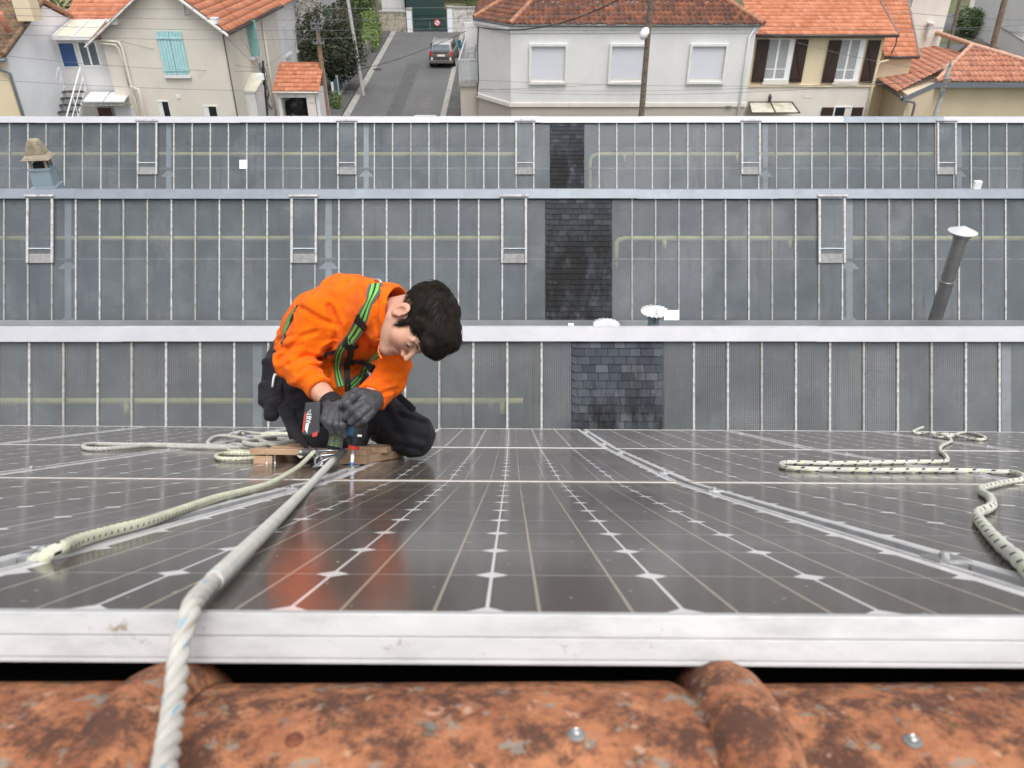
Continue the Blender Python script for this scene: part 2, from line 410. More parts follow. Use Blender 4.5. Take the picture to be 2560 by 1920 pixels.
def screw(px, py, til, mat, ang=18):
    # find the surface point of the ridge under this pixel
    r = _ray(px, py); best = None
    for i in range(400):
        t = .3 + i*.001; q = r*t + Vector((0, 0, H)); d = math.hypot(q.y-RC.y, q.z-RC.z)
        if d < RR+.006: best = q; break
    if best is None: return
    nn = Vector((0, best.y-RC.y, best.z-RC.z)).normalized(); M = Matrix.Translation(best - nn*.002) @ nn.to_track_quat('Z', 'Y').to_matrix().to_4x4()
    mb = MB(); mb.lathe([(.0055, 0), (.0062, .0012), (.0052, .0025), (.0035, .003)], 20, M); w = mk('washer', mb, M_wash if mat is M_steel else mat, til, smooth='auto')
    mb = MB(); mb.lathe([(.0030, .0025), (.0033, .0042), (.0022, .005), (.0012, .0042)], 10, M); mk('screw', mb, mat, w, smooth='auto')
screw(1441, 1834, tobj[2], M_steel); screw(735, 1846, tobj[2], M_rust); screw(2282, 1850, tobj[3], M_steel)

# ---------------- sawtooth sheds ----------------
def pane_mat(name, colA, colB, transp, grid=None):
    t = NT(name); oi = t.N('ObjectInfo').outputs['Random']
    n1 = t.noise(1.1, 5, .6); n2 = t.noise(9, 8, .7, sc=(1, .25, 1))
    c = t.mix(oi, [k*.78 for k in colA], [k*1.12 for k in colB]); c = t.mix(t.ramp(n1, [(.3, 0.0), (.7, .4)]), c, [k*1.35 for k in colB]); c = t.mix(t.ramp(n2, [(.45, 0.0), (.75, .4)]), c, [k*.5 for k in colA])
    c = t.mix(t.ramp(t.noise(30, 6, .7, sc=(2, .4, .4)), [(.62, 0.0), (.72, .45)]), c, (.42, .42, .41))
    u = t.N('UVMap').outputs[0]; s_ = t.N('SeparateXYZ'); t.L(u, s_.inputs[0])
    c = t.mix(t.ramp(t.noise(.55, 5, .65), [(.48, 0.0), (.75, .32)]), c, (.30, .31, .32))  # blotchy glare and cloudy reflections painted into the glass colour
    c = t.mix(t.ramp(t.noise(1.0, 6, .7, sc=(9, .5, .5)), [(.52, 0.0), (.72, .5)]), c, (.045, .05, .052))
    dn = t.math('MULTIPLY', t.ramp(s_.outputs[1], [(.02, 1.0), (.22, 0.0)]), t.ramp(t.noise(3.5, 6, .7), [(.35, .2), (.6, 1.0)])); c = t.mix(dn, c, (.05, .045, .03))
    c = t.mix(t.ramp(t.math('MULTIPLY', s_.outputs[1], .3165), [(.93, 0.0), (.965, .65)]), c, (.05, .07, .072))  # teal-dark top band: shade below the ridge flashing painted on the panes
    if grid:
        fm = None
        for k in (0, 1):
            f = t.math('ABSOLUTE', t.math('SUBTRACT', t.math('FRACT', t.math('MULTIPLY', s_.outputs[k], 1/grid)), .5)); f = t.math('GREATER_THAN', f, .27); fm = f if fm is None else t.math('MULTIPLY', fm, f)
        amt = t.ramp(t.noise(.8, 3, .6), [(.35, .0 if grid > .04 else .35), (.65, .30 if grid > .04 else 1.0)])
        c = t.mix(t.math('MULTIPLY', fm, amt), c, (.46, .47, .48)); 
        f2 = t.math('GREATER_THAN', t.math('ABSOLUTE', t.math('SUBTRACT', t.math('FRACT', t.math('MULTIPLY', s_.outputs[1], 1/grid)), .5)), .40)
        c = t.mix(t.math('MULTIPLY', f2, .10 if grid > .04 else .6), c, (.03, .03, .035))
    t.set(col=c, rough=t.ramp(n1, [(.3, .12), (.7, .35)]), spec=.5)
    tr = t.N('BsdfTransparent'); tr.inputs[0].default_value = (.93, .97, 1, 1); ms = t.N('MixShader'); 
    t.val(ms.inputs[0], t.math('SUBTRACT', 1-transp, t.math('MULTIPLY', t.math('SUBTRACT', oi, .5), .12)))
    t.L(tr.outputs[0], ms.inputs[1]); t.L(t.b.outputs[0], ms.inputs[2]); t.L(ms.outputs[0], t.out.inputs[0]); 
    t.bump(t.noise(5, 3), .08, .02)
    return t.m
M_pane1 = pane_mat('wired_glass_far', (.108, .130, .148), (.140, .160, .173), .40)
M_pane2 = pane_mat('wired_glass', (.105, .125, .143), (.140, .157, .168), .40, .045)
M_pane3 = pane_mat('wired_glass_near', (.104, .116, .127), (.145, .152, .156), .38, .038)
M_bar = simple('white_glazing_bar', (.46, .455, .45), .6, 0, .2, 12, dirt=(.16, .13, .10), dirtscale=9, dirtamt=.9)
M_bardirty = simple('weathered_glazing_bar', (.33, .32, .31), .7, 0, .2, 12, dirt=(.12, .10, .08), dirtscale=7, dirtamt=.9)
M_capw = simple('white_painted_flashing', (.44, .44, .47), .45, .1, .06, 1.5, dirt=(.36, .36, .38), dirtscale=5, dirtamt=.35)
M_capb = simple('blue_grey_flashing', (.205, .232, .265), .45, .2, .10, 1.5, dirt=(.14, .16, .19), dirtscale=4, dirtamt=.5)
M_slope = simple('dark_slate_slope', (.07, .075, .085), .8)
M_int = simple('shed_interior', (.34, .36, .37), .9, var=.35, scale=.7); M_sill = simple('mossy_sill', (.10, .092, .08), .9, 0, .35, 4, dirt=(.04, .035, .02), dirtscale=3, dirtamt=.9); M_gut = simple('dark_gutter', (.05, .045, .04), .9)
M_pipe = simple('yellow_pipe', (.86, .80, .36), .6); M_post = simple('grey_truss_paint', (.62, .66, .68), .6)
def slatemat(name, g, smax):
    sl = NT(name); uvn = sl.N('UVMap').outputs[0]; flr = sl.N('VectorMath', operation='FLOOR'); sl.L(uvn, flr.inputs[0]); w_ = sl.N('TexWhiteNoise', noise_dimensions='2D'); sl.L(flr.outputs[0], w_.inputs['Vector'])
    c = sl.ramp(w_.outputs['Value'], [(0, [g*k for k in (.022, .027, .034)]), (.5, [g*k for k in (.036, .043, .053)]), (.9, [g*k for k in (.055, .062, .072)]), (1, (.09, .09, .10))])
    s2 = sl.N('SeparateXYZ'); sl.L(uvn, s2.inputs[0])
    st = sl.math('MULTIPLY', sl.ramp(sl.noise(3.0, 8, .7, sc=(1, .35, .35)), [(smax, 0.0), (smax+.2, 1.0)]), sl.ramp(sl.math('MULTIPLY', s2.outputs[1], -1/24), [(.05, .3), (.4, 1.0)]))
    c = sl.mix(st, c, (.006, .006, .006)); c = sl.mix(sl.ramp(sl.noise(7, 5, .7), [(.64, 0.0), (.70, .5)]), c, (.10, .11, .05))
    c = sl.mix(sl.ramp(sl.noise(25, 5, .7), [(.66, 0.0), (.70, .6)]), c, (.28, .28, .28))
    sl.set(col=c, rough=.65, spec=.22); sl.bump(sl.noise(30, 4), .3, .004); return sl.m
M_slate = slatemat('slate', 1.0, .34); M_slate3 = slatemat('blue_grey_slate', 1.55, .42)
UPV = Vector((0, .531, .847)); NRM = Vector((0, -.847, .531))
q = 2560/2212
def shed(idx, Yt, Zt, length, bars, vents, slate, pmat, capmat, lab, pipe, posts, purl, x_ext, cap_h, seglen, sname, extra=None):
    zc = RZ(0, Yt, Zt); X = lambda p: (p*q - 1280)/F*zc
    T = lambda x, s, n=0: Vector((x, Yt, Zt)) - UPV*s + NRM*n
    t = thing('sawtooth_shed', lab, 'shed', T(0, length, 0), 'glazed sawtooth sheds of the factory')
    xs = sorted(X(b) for b in bars)
    d = np.median(np.diff(xs)) if len(xs) > 1 else .6
    d = min(d, .62)
    while xs[0] > -x_ext: xs.insert(0, xs[0]-d)
    while xs[-1] < x_ext: xs.append(xs[-1]+d)
    s0, s1 = (X(slate[0]), X(slate[1]))
    xs = [x for x in xs if not (s0-.02 < x < s1+.02)]
    bw = .036
    bp = None; rng = random.Random(idx)
    for x in xs:
        mb = MB(); mb.beam(T(0, .02, .012), T(0, length, .012), bw, .035, up=NRM)
        if bp is None: o = mk('glazing_bar', mb, M_bar, t); bp = o
        else: o = bp.copy(); COL.objects.link(o)
        o.location = (x, 0, 0); o.rotation_euler = (0, rng.uniform(-.0022, .0022), 0)
        if rng.random() < .35: 
            o.material_slots[0].link = 'OBJECT'; o.material_slots[0].material = M_bardirty
    ed = sorted(xs + [s0, s1])
    for a, b in zip(ed[:-1], ed[1:]):
        if abs(a-s0) < 1e-6: continue
        if b-a < .08: continue
        mb = MB(); hh = length*.55 + rng.uniform(-.01, .01)
        n0 = rng.uniform(-.006, .003)
        pts = [T(a+.004, length, n0), T(b-.004, length, n0), T(b-.004, 0, n0+.001), T(a+.004, 0, n0+.001)]
        mb.add(pts, [(0, 1, 2, 3)], [[(p.x, (p-T(0, length)).dot(UPV)) for p in pts]])
        mk('glass_pane', mb, pmat, t)
    for a, b in vents:
        xa, xb = X(a), X(b); vl = length*vents_len[idx]
        mb = MB(); mb.beam(T(xa, -.03, .055), T(xa, vl, .065), .055, .05, up=NRM); mb.beam(T(xb, -.03, .055), T(xb, vl, .065), .055, .05, up=NRM)
        mb.box((0, 0, 0), (0, 0, 0)) if False else None
        mb.beam(T(xa-.06, -.035, .115), T(xb+.06, -.035, .115), .05, .03, up=NRM)
        v = mk('vent_sash', mb, M_bar, t)
        mb = MB(); mb.poly([T(xa+.04, vl, .06), T(xb-.04, vl, .06), T(xb-.04, vl*.86, .06), T(xa+.04, vl*.86, .06)], thick=NRM*-.02)
        mk('infill_panel', mb, simple('grey_infill', (.26, .255, .25), .8, 0, .2, 8) if 'grey_infill' not in bpy.data.materials else bpy.data.materials['grey_infill'], v)
        mb = MB(); pts = [T(xa+.04, vl*.86, .05), T(xb-.04, vl*.86, .05), T(xb-.04, 0, .04), T(xa+.04, 0, .04)]; mb.add(pts, [(0, 1, 2, 3)], [[(p.x, (p-T(0, length)).dot(UPV)) for p in pts]]); mk('pane', mb, pmat, v)
        mb = MB(); mb.beam(T(xa, vl*.78, .07), T(xb, vl*.78, .07), .02, .02, up=NRM); mk('stay_bar', mb, M_post, v)
    # slate panel: every course laid as thin overlapping slates
    mb = MB(); sh_ = .135 if idx != 3 else .142; sw = .25; ny = int(length/sh_)+1; nn = int(round((s1-s0)/(.132)))
    for j in range(ny):
        sb = min(length+.04, (j+1)*sh_); x = s0 - .0 + (0 if j % 2 else -.11); ci = 0
        while x < s1:
            w = .21 + rng.uniform(-.025, .025); a = max(x, s0); b = min(x+w, s1)
            if b-a > .03:
                th = .008 + rng.uniform(0, .007); up0 = .004
                pa, pb = a+.005, b-.005; cutL = .05 if a <= s0+.001 else 0; cutR = .05 if b >= s1-.001 else 0
                pts = [T(pa+cutL, sb, th+.02), T(pb-cutR, sb, th+.02)]
                if cutR: pts.append(T(pb, sb-.04, th+.02))
                pts += [T(pb, sb-sh_*1.0, up0+.012), T(pa, sb-sh_*1.0, up0+.012)]
                if cutL: pts.append(T(pa, sb-.04, th+.02))
                o0 = len(mb.f); mb.poly(pts, thick=NRM*-.012)
                for fi in range(o0, len(mb.f)): mb.uv[fi] = [(ci+.5, -j-.5)]*len(mb.f[fi])
            x += w; ci += 1
    mb.poly([T(s0, 0, .0), T(s1, 0, .0), T(s1, length, .0), T(s0, length, .0)])
    mk('slate_panel', mb, M_slate3 if idx == 3 else M_slate, t)
    # ridge flashing in lengths
    x = -x_ext - rng.uniform(0, 2); k = 0
    while x < x_ext:
        n_ = .07 + (.004 if k % 2 else 0); dz = rng.uniform(-.008, .008); x2 = x+seglen
        mb = MB(); a = Vector((0, 0, dz))
        pr = [T(0, .035, n_)+a, T(0, .03, n_+.012)+a, T(0, -cap_h, n_-.01)+a, T(0, -cap_h-.03, n_-.05)+a, T(0, -cap_h-.04, -.25)+a, T(0, -.25, -.30)+a]
        o = len(mb.v); mb.v += [p+Vector((x+.002, 0, 0)) for p in pr] + [p+Vector((x2+.02, 0, 0)) for p in pr]; m = len(pr)
        for i in range(m-1): mb.f.append([o+i, o+m+i, o+m+i+1, o+i+1])
        cm = capmat
        if idx == 1 and X(1870) < x+seglen*.5 < X(2070): cm = M_capb
        mk('ridge_flashing', mb, cm, t); x = x2; k += 1
    # bottom rail and gutter strip with moss
    mb = MB(); mb.beam(T(-x_ext, length+.02, .02), T(x_ext, length+.02, .02), .05, .07, up=NRM); mk('sill', mb, M_sill, t)
    mb = MB(); b0 = T(0, length+.04, -.01); mb.poly([(-x_ext, b0.y, b0.z), (x_ext, b0.y, b0.z), (x_ext, b0.y-.02, b0.z-.6), (-x_ext, b0.y-.02, b0.z-.6)]); mk('gutter_wall', mb, M_gut, t)
    # back slope down to the next valley, and the shell that closes the hall
    mb = MB(); r0 = T(0, -cap_h-.02, -.2); yv = Yt + 5.25; zv = Zt - 3.02
    if idx == 1: yv, zv = Yt+2.0, Zt-1.3
    mb.poly([(-x_ext, r0.y, r0.z), (x_ext, r0.y, r0.z), (x_ext, yv, zv), (-x_ext, yv, zv)], thick=(0, 0, -.08)); mk('roof_slope', mb, M_slope, t)
    mb = MB(); yb = T(0, length).y; zb = 0
    mb.poly([(-x_ext, yb+3.6, 0), (x_ext, yb+3.6, 0), (x_ext, yb+3.6, Zt-.6), (-x_ext, yb+3.6, Zt-.6)])
    mb.poly([(-x_ext, yb-1, Zt-4.4), (x_ext, yb-1, Zt-4.4), (x_ext, yb+4, Zt-4.4), (-x_ext, yb+4, Zt-4.4)]); mk('inner_wall', mb, M_int, t)
    mb = MB()
    for xx in (-x_ext, x_ext): mb.poly([(xx, yb, 0), (xx, Yt, Zt), (xx, yv, zv), (xx, yv, 0)])
    mk('end_wall', mb, bpy.data.materials['old_render'], t)
    # behind the glass: gas pipe, posts, purlin
    for pts in pipe:
        mb = MB(); mb.tube([T(X(px), s, -.14) for px, s in pts], .062 if idx != 3 else .055, 12); mk('gas_pipe', mb, M_pipe, t, smooth=True)
        for ex_ in extra or []:
            if min(p[0] for p in pts) < ex_ < max(p[0] for p in pts):
                mb = MB(); mb.tube([T(X(ex_), pts[-1][1], -.14), T(X(ex_), pts[-1][1]+.24, -.14)], .05, 10); mk('pipe_branch', mb, M_pipe, t, smooth=True)
    for px in posts:
        mb = MB(); mb.beam(T(X(px), 0, -.10), T(X(px), length, -.10), .16, .04, up=NRM)
        for s in (length*.55, length*.98): mb.poly([T(X(px)-.26, s+.02, -.09), T(X(px)+.26, s+.02, -.09), T(X(px)+.07, s-.16, -.09), T(X(px)-.07, s-.16, -.09)], thick=NRM*-.02)
        mk('roof_truss', mb, M_post, t)
    mb = MB(); mb.beam(T(-x_ext, purl, -.035), T(s0, purl, -.035), .045, .04, up=NRM); mb.beam(T(s1, purl, -.035), T(x_ext, purl, -.035), .045, .04, up=NRM); mk('purlin', mb, M_bardirty, t)
    return t, T, X
vents_len = {1: .545, 2: .515, 3: .5}
b3 = [65+73.65*k for k in range(16)] + [1498+73.3*k for k in range(10)]
b2 = [10+51.6*k for k in range(20)] + [1034, 1085, 1136] + [1365+50.4*k for k in range(17)]
b1 = [22+39.35*k for k in range(27)] + [1077, 1115, 1153] + [1294+38.25*k for k in range(25)]
s3, T3, X3 = shed(3, 12.24, 5.26, 3.16, b3, [], (1234, 1433), M_pane3, M_capw, 'nearest glazed sawtooth shed, right behind the solar panels, with a blue-grey slate panel', [[(-400, 1.07), (1130, 1.07)]], [553, 2180], 2.6, 13.5, .215, 4.05, 'near', [265, 1085])
s2_, T2, X2 = shed(2, 19.25, 5.44, 3.16, b2, [(63, 116), (632, 684), (1085, 1136), (1768, 1822)], (1178, 1322), M_pane2, M_capb, 'middle glazed sawtooth shed under a blue-grey ridge flashing, with a tall black-stained slate panel', [[(-300, .98), (1130, .98)], [(1333, 1.7), (1333, 1.10), (1338, 1.02), (1350, .98), (2600, .98)]], [143, 708, 1838, 2420], 1.52, 17.5, .20, 3.5, 'middle', [1438, 1710])
s1_, T1, X1 = shed(1, 26.69, 5.46, 3.16, b1, [(300, 340), (731, 769), (1115, 1153), (1602, 1640), (2024, 2062)], (1188, 1262), M_pane1, M_capw, 'farthest glazed sawtooth shed, below the street houses, with five vent sashes', [[(-300, 1.0), (1122, 1.0)], [(1276, 2.8), (1276, 1.2), (1280, 1.07), (1292, 1.0), (2600, 1.0)]], [362, 790, 1655, 2075], 1.50, 24.0, .17, 3.3, 'far', [1350, 1595, 2045])

# things on and behind the ridges
M_cone = simple('grey_metal_cap', (.62, .62, .63), .45, .3, .08, 10)
M_stain = simple('stainless_flue', (.40, .39, .38), .32, .8, .12, 3)
M_zinc = simple('zinc_sheet', (.27, .34, .38), .5, .2, .08, 3); M_conc = simple('mossy_concrete', (.30, .26, .19), .95, 0, .2, 5, dirt=(.07, .07, .03), dirtscale=3.5, dirtamt=.9, bump=.4, bscale=30)
def vent_cap(px, py, Y, r, lab, tall):
    c = V(px, py, Y); t = thing('vent_cap', lab, 'roof vent', (c.x, c.y, c.z-.55), 'small roof vents with umbrella caps')
    bm = bmesh.new(); n = 36; top = bm.verts.new((c.x, c.y, c.z+.10)); ring = []
    for i in range(n):
        a = 2*math.pi*i/n; rr = r*(1+.05*math.cos(i*math.pi)); ring.append(bm.verts.new((c.x+rr*math.cos(a), c.y+rr*math.sin(a), c.z-.02+.018*math.cos(i*math.pi))))
    for i in range(n): bm.faces.new((top, ring[i], ring[(i+1) % n]))
    o = mk('umbrella_cap', bm, M_cone, t); md = o.modifiers.new('solid', 'SOLIDIFY'); md.thickness = .006
    mb = MB(); mb.lathe([(r*.42, c.z-.55), (r*.42, c.z-.17), (r*.46, c.z-.165), (r*.46, c.z-.14), (r*.38, c.z-.138)], 24, Matrix.Translation((c.x, c.y, 0))); mk('duct', mb, M_zinc, t, smooth='auto')
    for k in range(3):
        a = k*2.094+.5; mb = MB(); mb.beam((c.x+r*.42*math.cos(a), c.y+r*.42*math.sin(a), c.z-.22), (c.x+r*.7*math.cos(a), c.y+r*.7*math.sin(a), c.z+.02), .018, .006); mk('bracket', mb, M_rail, t)
vent_cap(1637, 776, 13.1, .25, 'taller umbrella-capped vent in front of the white sheet on the middle shed', 1)
vent_cap(1516, 809, 12.9, .235, 'lower umbrella-capped vent just right of the black slate panel', 0)
fp = V(2407, 580, 15.0); t = thing('flue_pipe', 'tall stainless steel flue with a conical rain cap on the right', 'flue', (fp.x, fp.y, 3.2))
Mf = Matrix.Translation((fp.x, fp.y, 0)); mb = MB(); mb.lathe([(.135, 3.1), (.135, fp.z-1.12), (.145, fp.z-1.118), (.147, fp.z-1.06), (.135, fp.z-1.055), (.135, fp.z-.16), (.15, fp.z-.155), (.15, fp.z-.10), (.138, fp.z-.09)], 32, Mf); mk('pipe', mb, M_stain, t, smooth='auto')
mb = MB(); mb.lathe([(.16, fp.z-.09), (.185, fp.z-.075), (.185, fp.z-.03), (.15, fp.z-.02)], 32, Mf); mk('collar', mb, M_stain, t, smooth='auto')
mb = MB(); mb.lathe([(.27, fp.z+.0), (.275, fp.z+.01), (.02, fp.z+.12), (.003, fp.z+.125)], 32, Mf); mk('rain_cap', mb, simple('bright_steel', (.8, .8, .8), .28, .6, .05), t, smooth='auto')
for k in range(4):
    a = k*1.571+.4; mb = MB(); mb.beam((fp.x+.15*math.cos(a), fp.y+.15*math.sin(a), fp.z-.03), (fp.x+.17*math.cos(a), fp.y+.17*math.sin(a), fp.z+.03), .02, .005); mk('strut', mb, M_stain, t)
# chimney with concrete cowl
cb = V(118, 463, 20.15); t = thing('chimney', 'sheet-clad chimney with a mossy concrete cowl on the middle ridge, at the left', 'chimney', (cb.x, cb.y, cb.z-.5)); Rz = Matrix.Translation((cb.x, cb.y, cb.z)) @ Matrix.Rotation(math.radians(8), 4, 'Z') @ Matrix.Scale(.74, 4)
mb = MB(); mb.box((-.33, -.3, -.5), (.33, .3, .62), Rz); mb.box((-.36, -.33, .60), (.36, .33, .65), Rz); mb.box((-.42, -.36, -.5), (.42, .36, .02), Rz); mk('cladding', mb, M_zinc, t)
for sx_ in (-1, 1):
    for sy_ in (-1, 1): mb = MB(); mb.beam(Rz @ Vector((sx_*.26, sy_*.22, .64)), Rz @ Vector((sx_*.24, sy_*.2, .98)), .05, .05); mk('leg', mb, M_conc, t)
mb = MB(); mb.box((-.2, -.17, .64), (.2, .17, .80), Rz); mk('pot', mb, M_black, t)
def frus(mb, a, za, b, zb, k=.85):
    mb.add([Rz @ Vector((sx_*a, sy_*a*k, za)) for sx_, sy_ in ((-1,-1),(1,-1),(1,1),(-1,1))] + [Rz @ Vector((sx_*b, sy_*b*k, zb)) for sx_, sy_ in ((-1,-1),(1,-1),(1,1),(-1,1))], [(3,2,1,0),(4,5,6,7),(0,1,5,4),(1,2,6,5),(2,3,7,6),(3,0,4,7)])
mb = MB(); frus(mb, .46, .95, .44, 1.0); frus(mb, .42, 1.0, .31, 1.12); frus(mb, .31, 1.12, .20, 1.5); frus(mb, .20, 1.5, .13, 1.6); mk('cowl', mb, M_conc, t, bev=.02)
M_wh = simple('white_plate', (.85, .85, .85), .5)
mb = MB(); a = T1(X1(519), 1.24, .03); b = T1(X1(534.5), 1.51, .03); mb.poly([T1(X1(518), 1.53, .03), T1(X1(534.5), 1.53, .03), T1(X1(534.5), 1.24, .03), T1(X1(518), 1.24, .03)], thick=NRM*-.012)
tag(mk('white_plate', mb, M_wh, origin=a), 'small white plate stuck on the glass of the farthest shed, left of centre', 'plate')
p = T2(X2(2108), -.22, .0); mb = MB(); mb.box((p.x-.09, p.y-.05, p.z-.05), (p.x+.09, p.y+.05, p.z+.21)); tag(mk('white_box', mb, M_wh, origin=p, bev=.01), 'small white box standing on the blue-grey ridge flashing, above the flue', 'box')
mb = MB(); x0 = X2(1432); x1 = X2(1466); mb.poly([T2(x0, 3.1, .05), T2(x1, 3.1, .05), T2(x1, 2.80, .05), T2(x0+.06, 2.80, .05)], thick=NRM*-.01); tag(mk('white_sheet', mb, M_wh, origin=T2(x0, 3.1)), 'white sheet at the foot of the middle glazing behind the taller vent', 'sheet')
p = T3(X3(1233), -.225, .0); mb = MB(); mb.box((p.x-.05, p.y-.02, p.z-.02), (p.x+.05, p.y+.03, p.z+.07)); tag(mk('white_block', mb, M_wh, origin=p, bev=.008), 'tiny white block on the near ridge under the slate panel', 'block')
# dry weeds in the valley gutter
M_weed = simple('dry_weeds', (.26, .20, .10), .9, var=.4, scale=9); M_moss = simple('moss', (.045, .045, .02), .95, var=.4, scale=9)
def weeds(px, n, w, h, mat, lab):
    mb = MB(); c = T2(X2(px), 3.16, .06); rng = random.Random(int(px))
    for i in range(n):
        a = c + Vector((rng.gauss(0, w*.42), rng.uniform(-.05, .03), 0)); hh = h*rng.uniform(.3, 1)*max(.25, 1-abs(a.x-c.x)/w); d = Vector((rng.uniform(-.5, .5), rng.uniform(-.3, .3), 1)).normalized()*hh
        mb.tube([a, a+d*.6, a+d+Vector((rng.uniform(-.02, .02), 0, 0))], [.004, .003, .001], 3, cap=False)
        for _ in range(3):
            p = a+d*rng.uniform(.4, 1); r = .011; mb.add([p+Vector((rng.uniform(-r, r), rng.uniform(-r, r), rng.uniform(-r, r))) for _ in range(3)], [(0, 1, 2)])
    tag(mk('weeds', mb, mat, origin=c), lab, 'weeds', 'weeds growing in the valley gutter')
weeds(1587, 170, .30, .27, M_weed, 'largest tuft of dry straw-coloured weeds in the gutter, right of the vents'); weeds(1430+115, 60, .2, .13, M_weed, 'low dry weeds just left of the largest tuft'); weeds(1500, 70, .14, .13, M_moss, 'dark mossy tuft right of the white sheet')
weeds(463, 110, .25, .13, M_moss, 'dark brown moss clump in the gutter above the man\'s left, near bar foot'); weeds(280, 60, .2, .08, M_moss, 'small dark moss patch in the gutter at the left'); weeds(1985, 60, .3, .08, M_moss, 'flat moss patch in the gutter beside the flue foot')
# ---------------- ground, road, pavements ----------------
def zg(Y): return max(0.0, .0571*(Y-35.7))
def GR(px, py, lift=0):
    r = _ray(px, py); t = 30.0
    for _ in range(60):
        p = r*t + Vector((0, 0, H)); t += (p.z - zg(p.y)-lift)/(-r.z + .0571*r.y)
    return r*t + Vector((0, 0, H))
asp = NT('asphalt'); c = asp.mix(asp.ramp(asp.noise(.35, 6, .6), [(.3, 0.0), (.7, 1.0)]), (.075, .075, .078), (.12, .118, .118))
c = asp.mix(asp.ramp(asp.noise(25, 4, .7), [(.4, 0.0), (.7, .4)]), c, (.17, .17, .165)); c = asp.mix(asp.ramp(asp.noise(.9, 5, .7, sc=(3, .12, 1)), [(.55, 0.0), (.7, .35)]), c, (.055, .055, .055)); asp.set(col=c, rough=.9); asp.bump(asp.noise(60, 3), .3, .01)
M_asp = asp.m
M_walk = simple('dark_pavement', (.085, .082, .08), .92, var=.2, scale=2, dirt=(.05, .055, .035), dirtscale=1.5, dirtamt=.6)
M_gutc = simple('concrete_gutter', (.30, .29, .27), .9, var=.25, scale=5, dirt=(.13, .13, .12), dirtscale=6)
M_earth = simple('garden_ground', (.085, .095, .04), .95, var=.5, scale=.8, dirt=(.16, .13, .09), dirtscale=.6)
def sheet(name, x0, x1, y0, y1, lift, mat, kind='structure'):
    mb = MB(); n = max(2, int((y1-y0)/4)); ys = [y0+(y1-y0)*i/n for i in range(n+1)]
    if y0 < 35.7 < y1: ys.append(35.7); ys.sort()
    for a, b in zip(ys[:-1], ys[1:]): mb.add([(x0, a, zg(a)+lift), (x1, a, zg(a)+lift), (x1, b, zg(b)+lift), (x0, b, zg(b)+lift)], [(0, 1, 2, 3)])
    return tag(mk(name, mb, mat), kind=kind)
sheet('ground', -300, 300, -60, 700, -.01, M_earth)
sheet('road', -9.5, -4.2, 33, 71, .0, M_asp); sheet('road', -60, 60, 71.0, 78, .004, M_asp)
sheet('gutter_strip', -9.92, -9.5, 33, 71, .012, M_gutc); sheet('gutter_strip', -4.2, -3.85, 33, 71, .012, M_gutc)
sheet('pavement', -12.8, -9.92, 33, 71, .10, M_walk); sheet('pavement', -3.85, -2.6, 33, 71, .10, M_walk)
sheet('road', 15, 60, 56, 66, .01, M_asp)

# ---------------- materials of the houses ----------------
def render_mat(name, col, dirt=(.35, .33, .3), amt=.28):
    t = NT(name); c = t.mix(t.ramp(t.noise(1.1, 6, .6), [(.3, 0.0), (.7, 1.0)]), [k*.93 for k in col], [min(1, k*1.04) for k in col])
    c = t.mix(t.ramp(t.noise(1.6, 8, .7, sc=(3, 3, .25)), [(.56, 0.0), (.8, amt*.55)]), c, dirt); t.set(col=c, rough=.9, spec=.2); t.bump(t.noise(25, 4), .15, .01); return t.m
M_beige = render_mat('beige_render', (.64, .60, .53)); M_white = render_mat('white_render', (.69, .68, .67)); M_cream = render_mat('cream_render', (.72, .61, .43))
M_creamw = render_mat('pale_render', (.70, .66, .60)); M_taupe = render_mat('taupe_render', (.46, .41, .36)); M_sand = render_mat('sand_render', (.56, .47, .34), (.30, .24, .15), .5); M_coldw = render_mat('cold_white_render', (.76, .77, .80))
M_trim = simple('white_trim', (.70, .70, .69), .6, 0, .05, 4, dirt=(.45, .43, .4), dirtscale=3, dirtamt=.4); M_pvc = simple('white_pvc', (.84, .85, .87), .4, 0, .03)
M_orange = tilemat('orange_tiles', [(.42, .15, .08), (.50, .19, .10), (.58, .25, .15), (.46, .165, .085)], (.20, .10, .06), .55, lo=.54)
M_brown = tilemat('brown_canal_tiles', [(.11, .055, .04), (.19, .08, .052), (.30, .115, .065), (.13, .065, .05), (.23, .09, .055)], (.06, .045, .035), .8, lo=.47, dscale=.9)
M_pink = tilemat('pink_tiles', [(.42, .17, .11), (.55, .25, .16), (.36, .16, .115), (.60, .30, .20), (.47, .19, .12)], (.28, .16, .11), .35, lo=.5)
M_mossy = tilemat('mossy_tiles', [(.15, .10, .065), (.23, .145, .09), (.17, .115, .08), (.28, .18, .11)], (.09, .07, .045), .8, lo=.45)
M_ridgec = simple('ridge_cap_tile', (.36, .17, .10), .85, 0, .3, 6, dirt=(.10, .08, .06), dirtscale=4)
M_ridgep = simple('pale_ridge_tile', (.50, .29, .21), .85, 0, .2, 6)
M_zg = simple('zinc_gutter', (.20, .21, .22), .5, .3, .15, 4); M_dk = simple('dark_gutter_paint', (.05, .04, .04), .5); M_slategrey = simple('grey_fascia', (.14, .16, .19), .5)
M_brn = simple('brown_shutter', (.035, .018, .014), .55, 0, .2, 12); M_aqua = simple('aqua_shutter', (.36, .60, .62), .55, 0, .08, 6); M_grn = simple('green_shutter', (.03, .16, .11), .5); M_grnp = simple('pale_green_shutter', (.20, .40, .38), .5)
M_blue = simple('blue_door', (.03, .08, .22), .45); M_glass = simple('window_glass', (.10, .12, .14), .12, 0, .3, 3); M_darkw = simple('dark_window', (.02, .022, .025), .2)
M_poly = simple('polycarbonate', (.62, .60, .50), .4, 0, .1, 3, dirt=(.40, .38, .24), dirtscale=2, dirtamt=.5); M_polyw = simple('white_polycarbonate', (.82, .83, .84), .4)
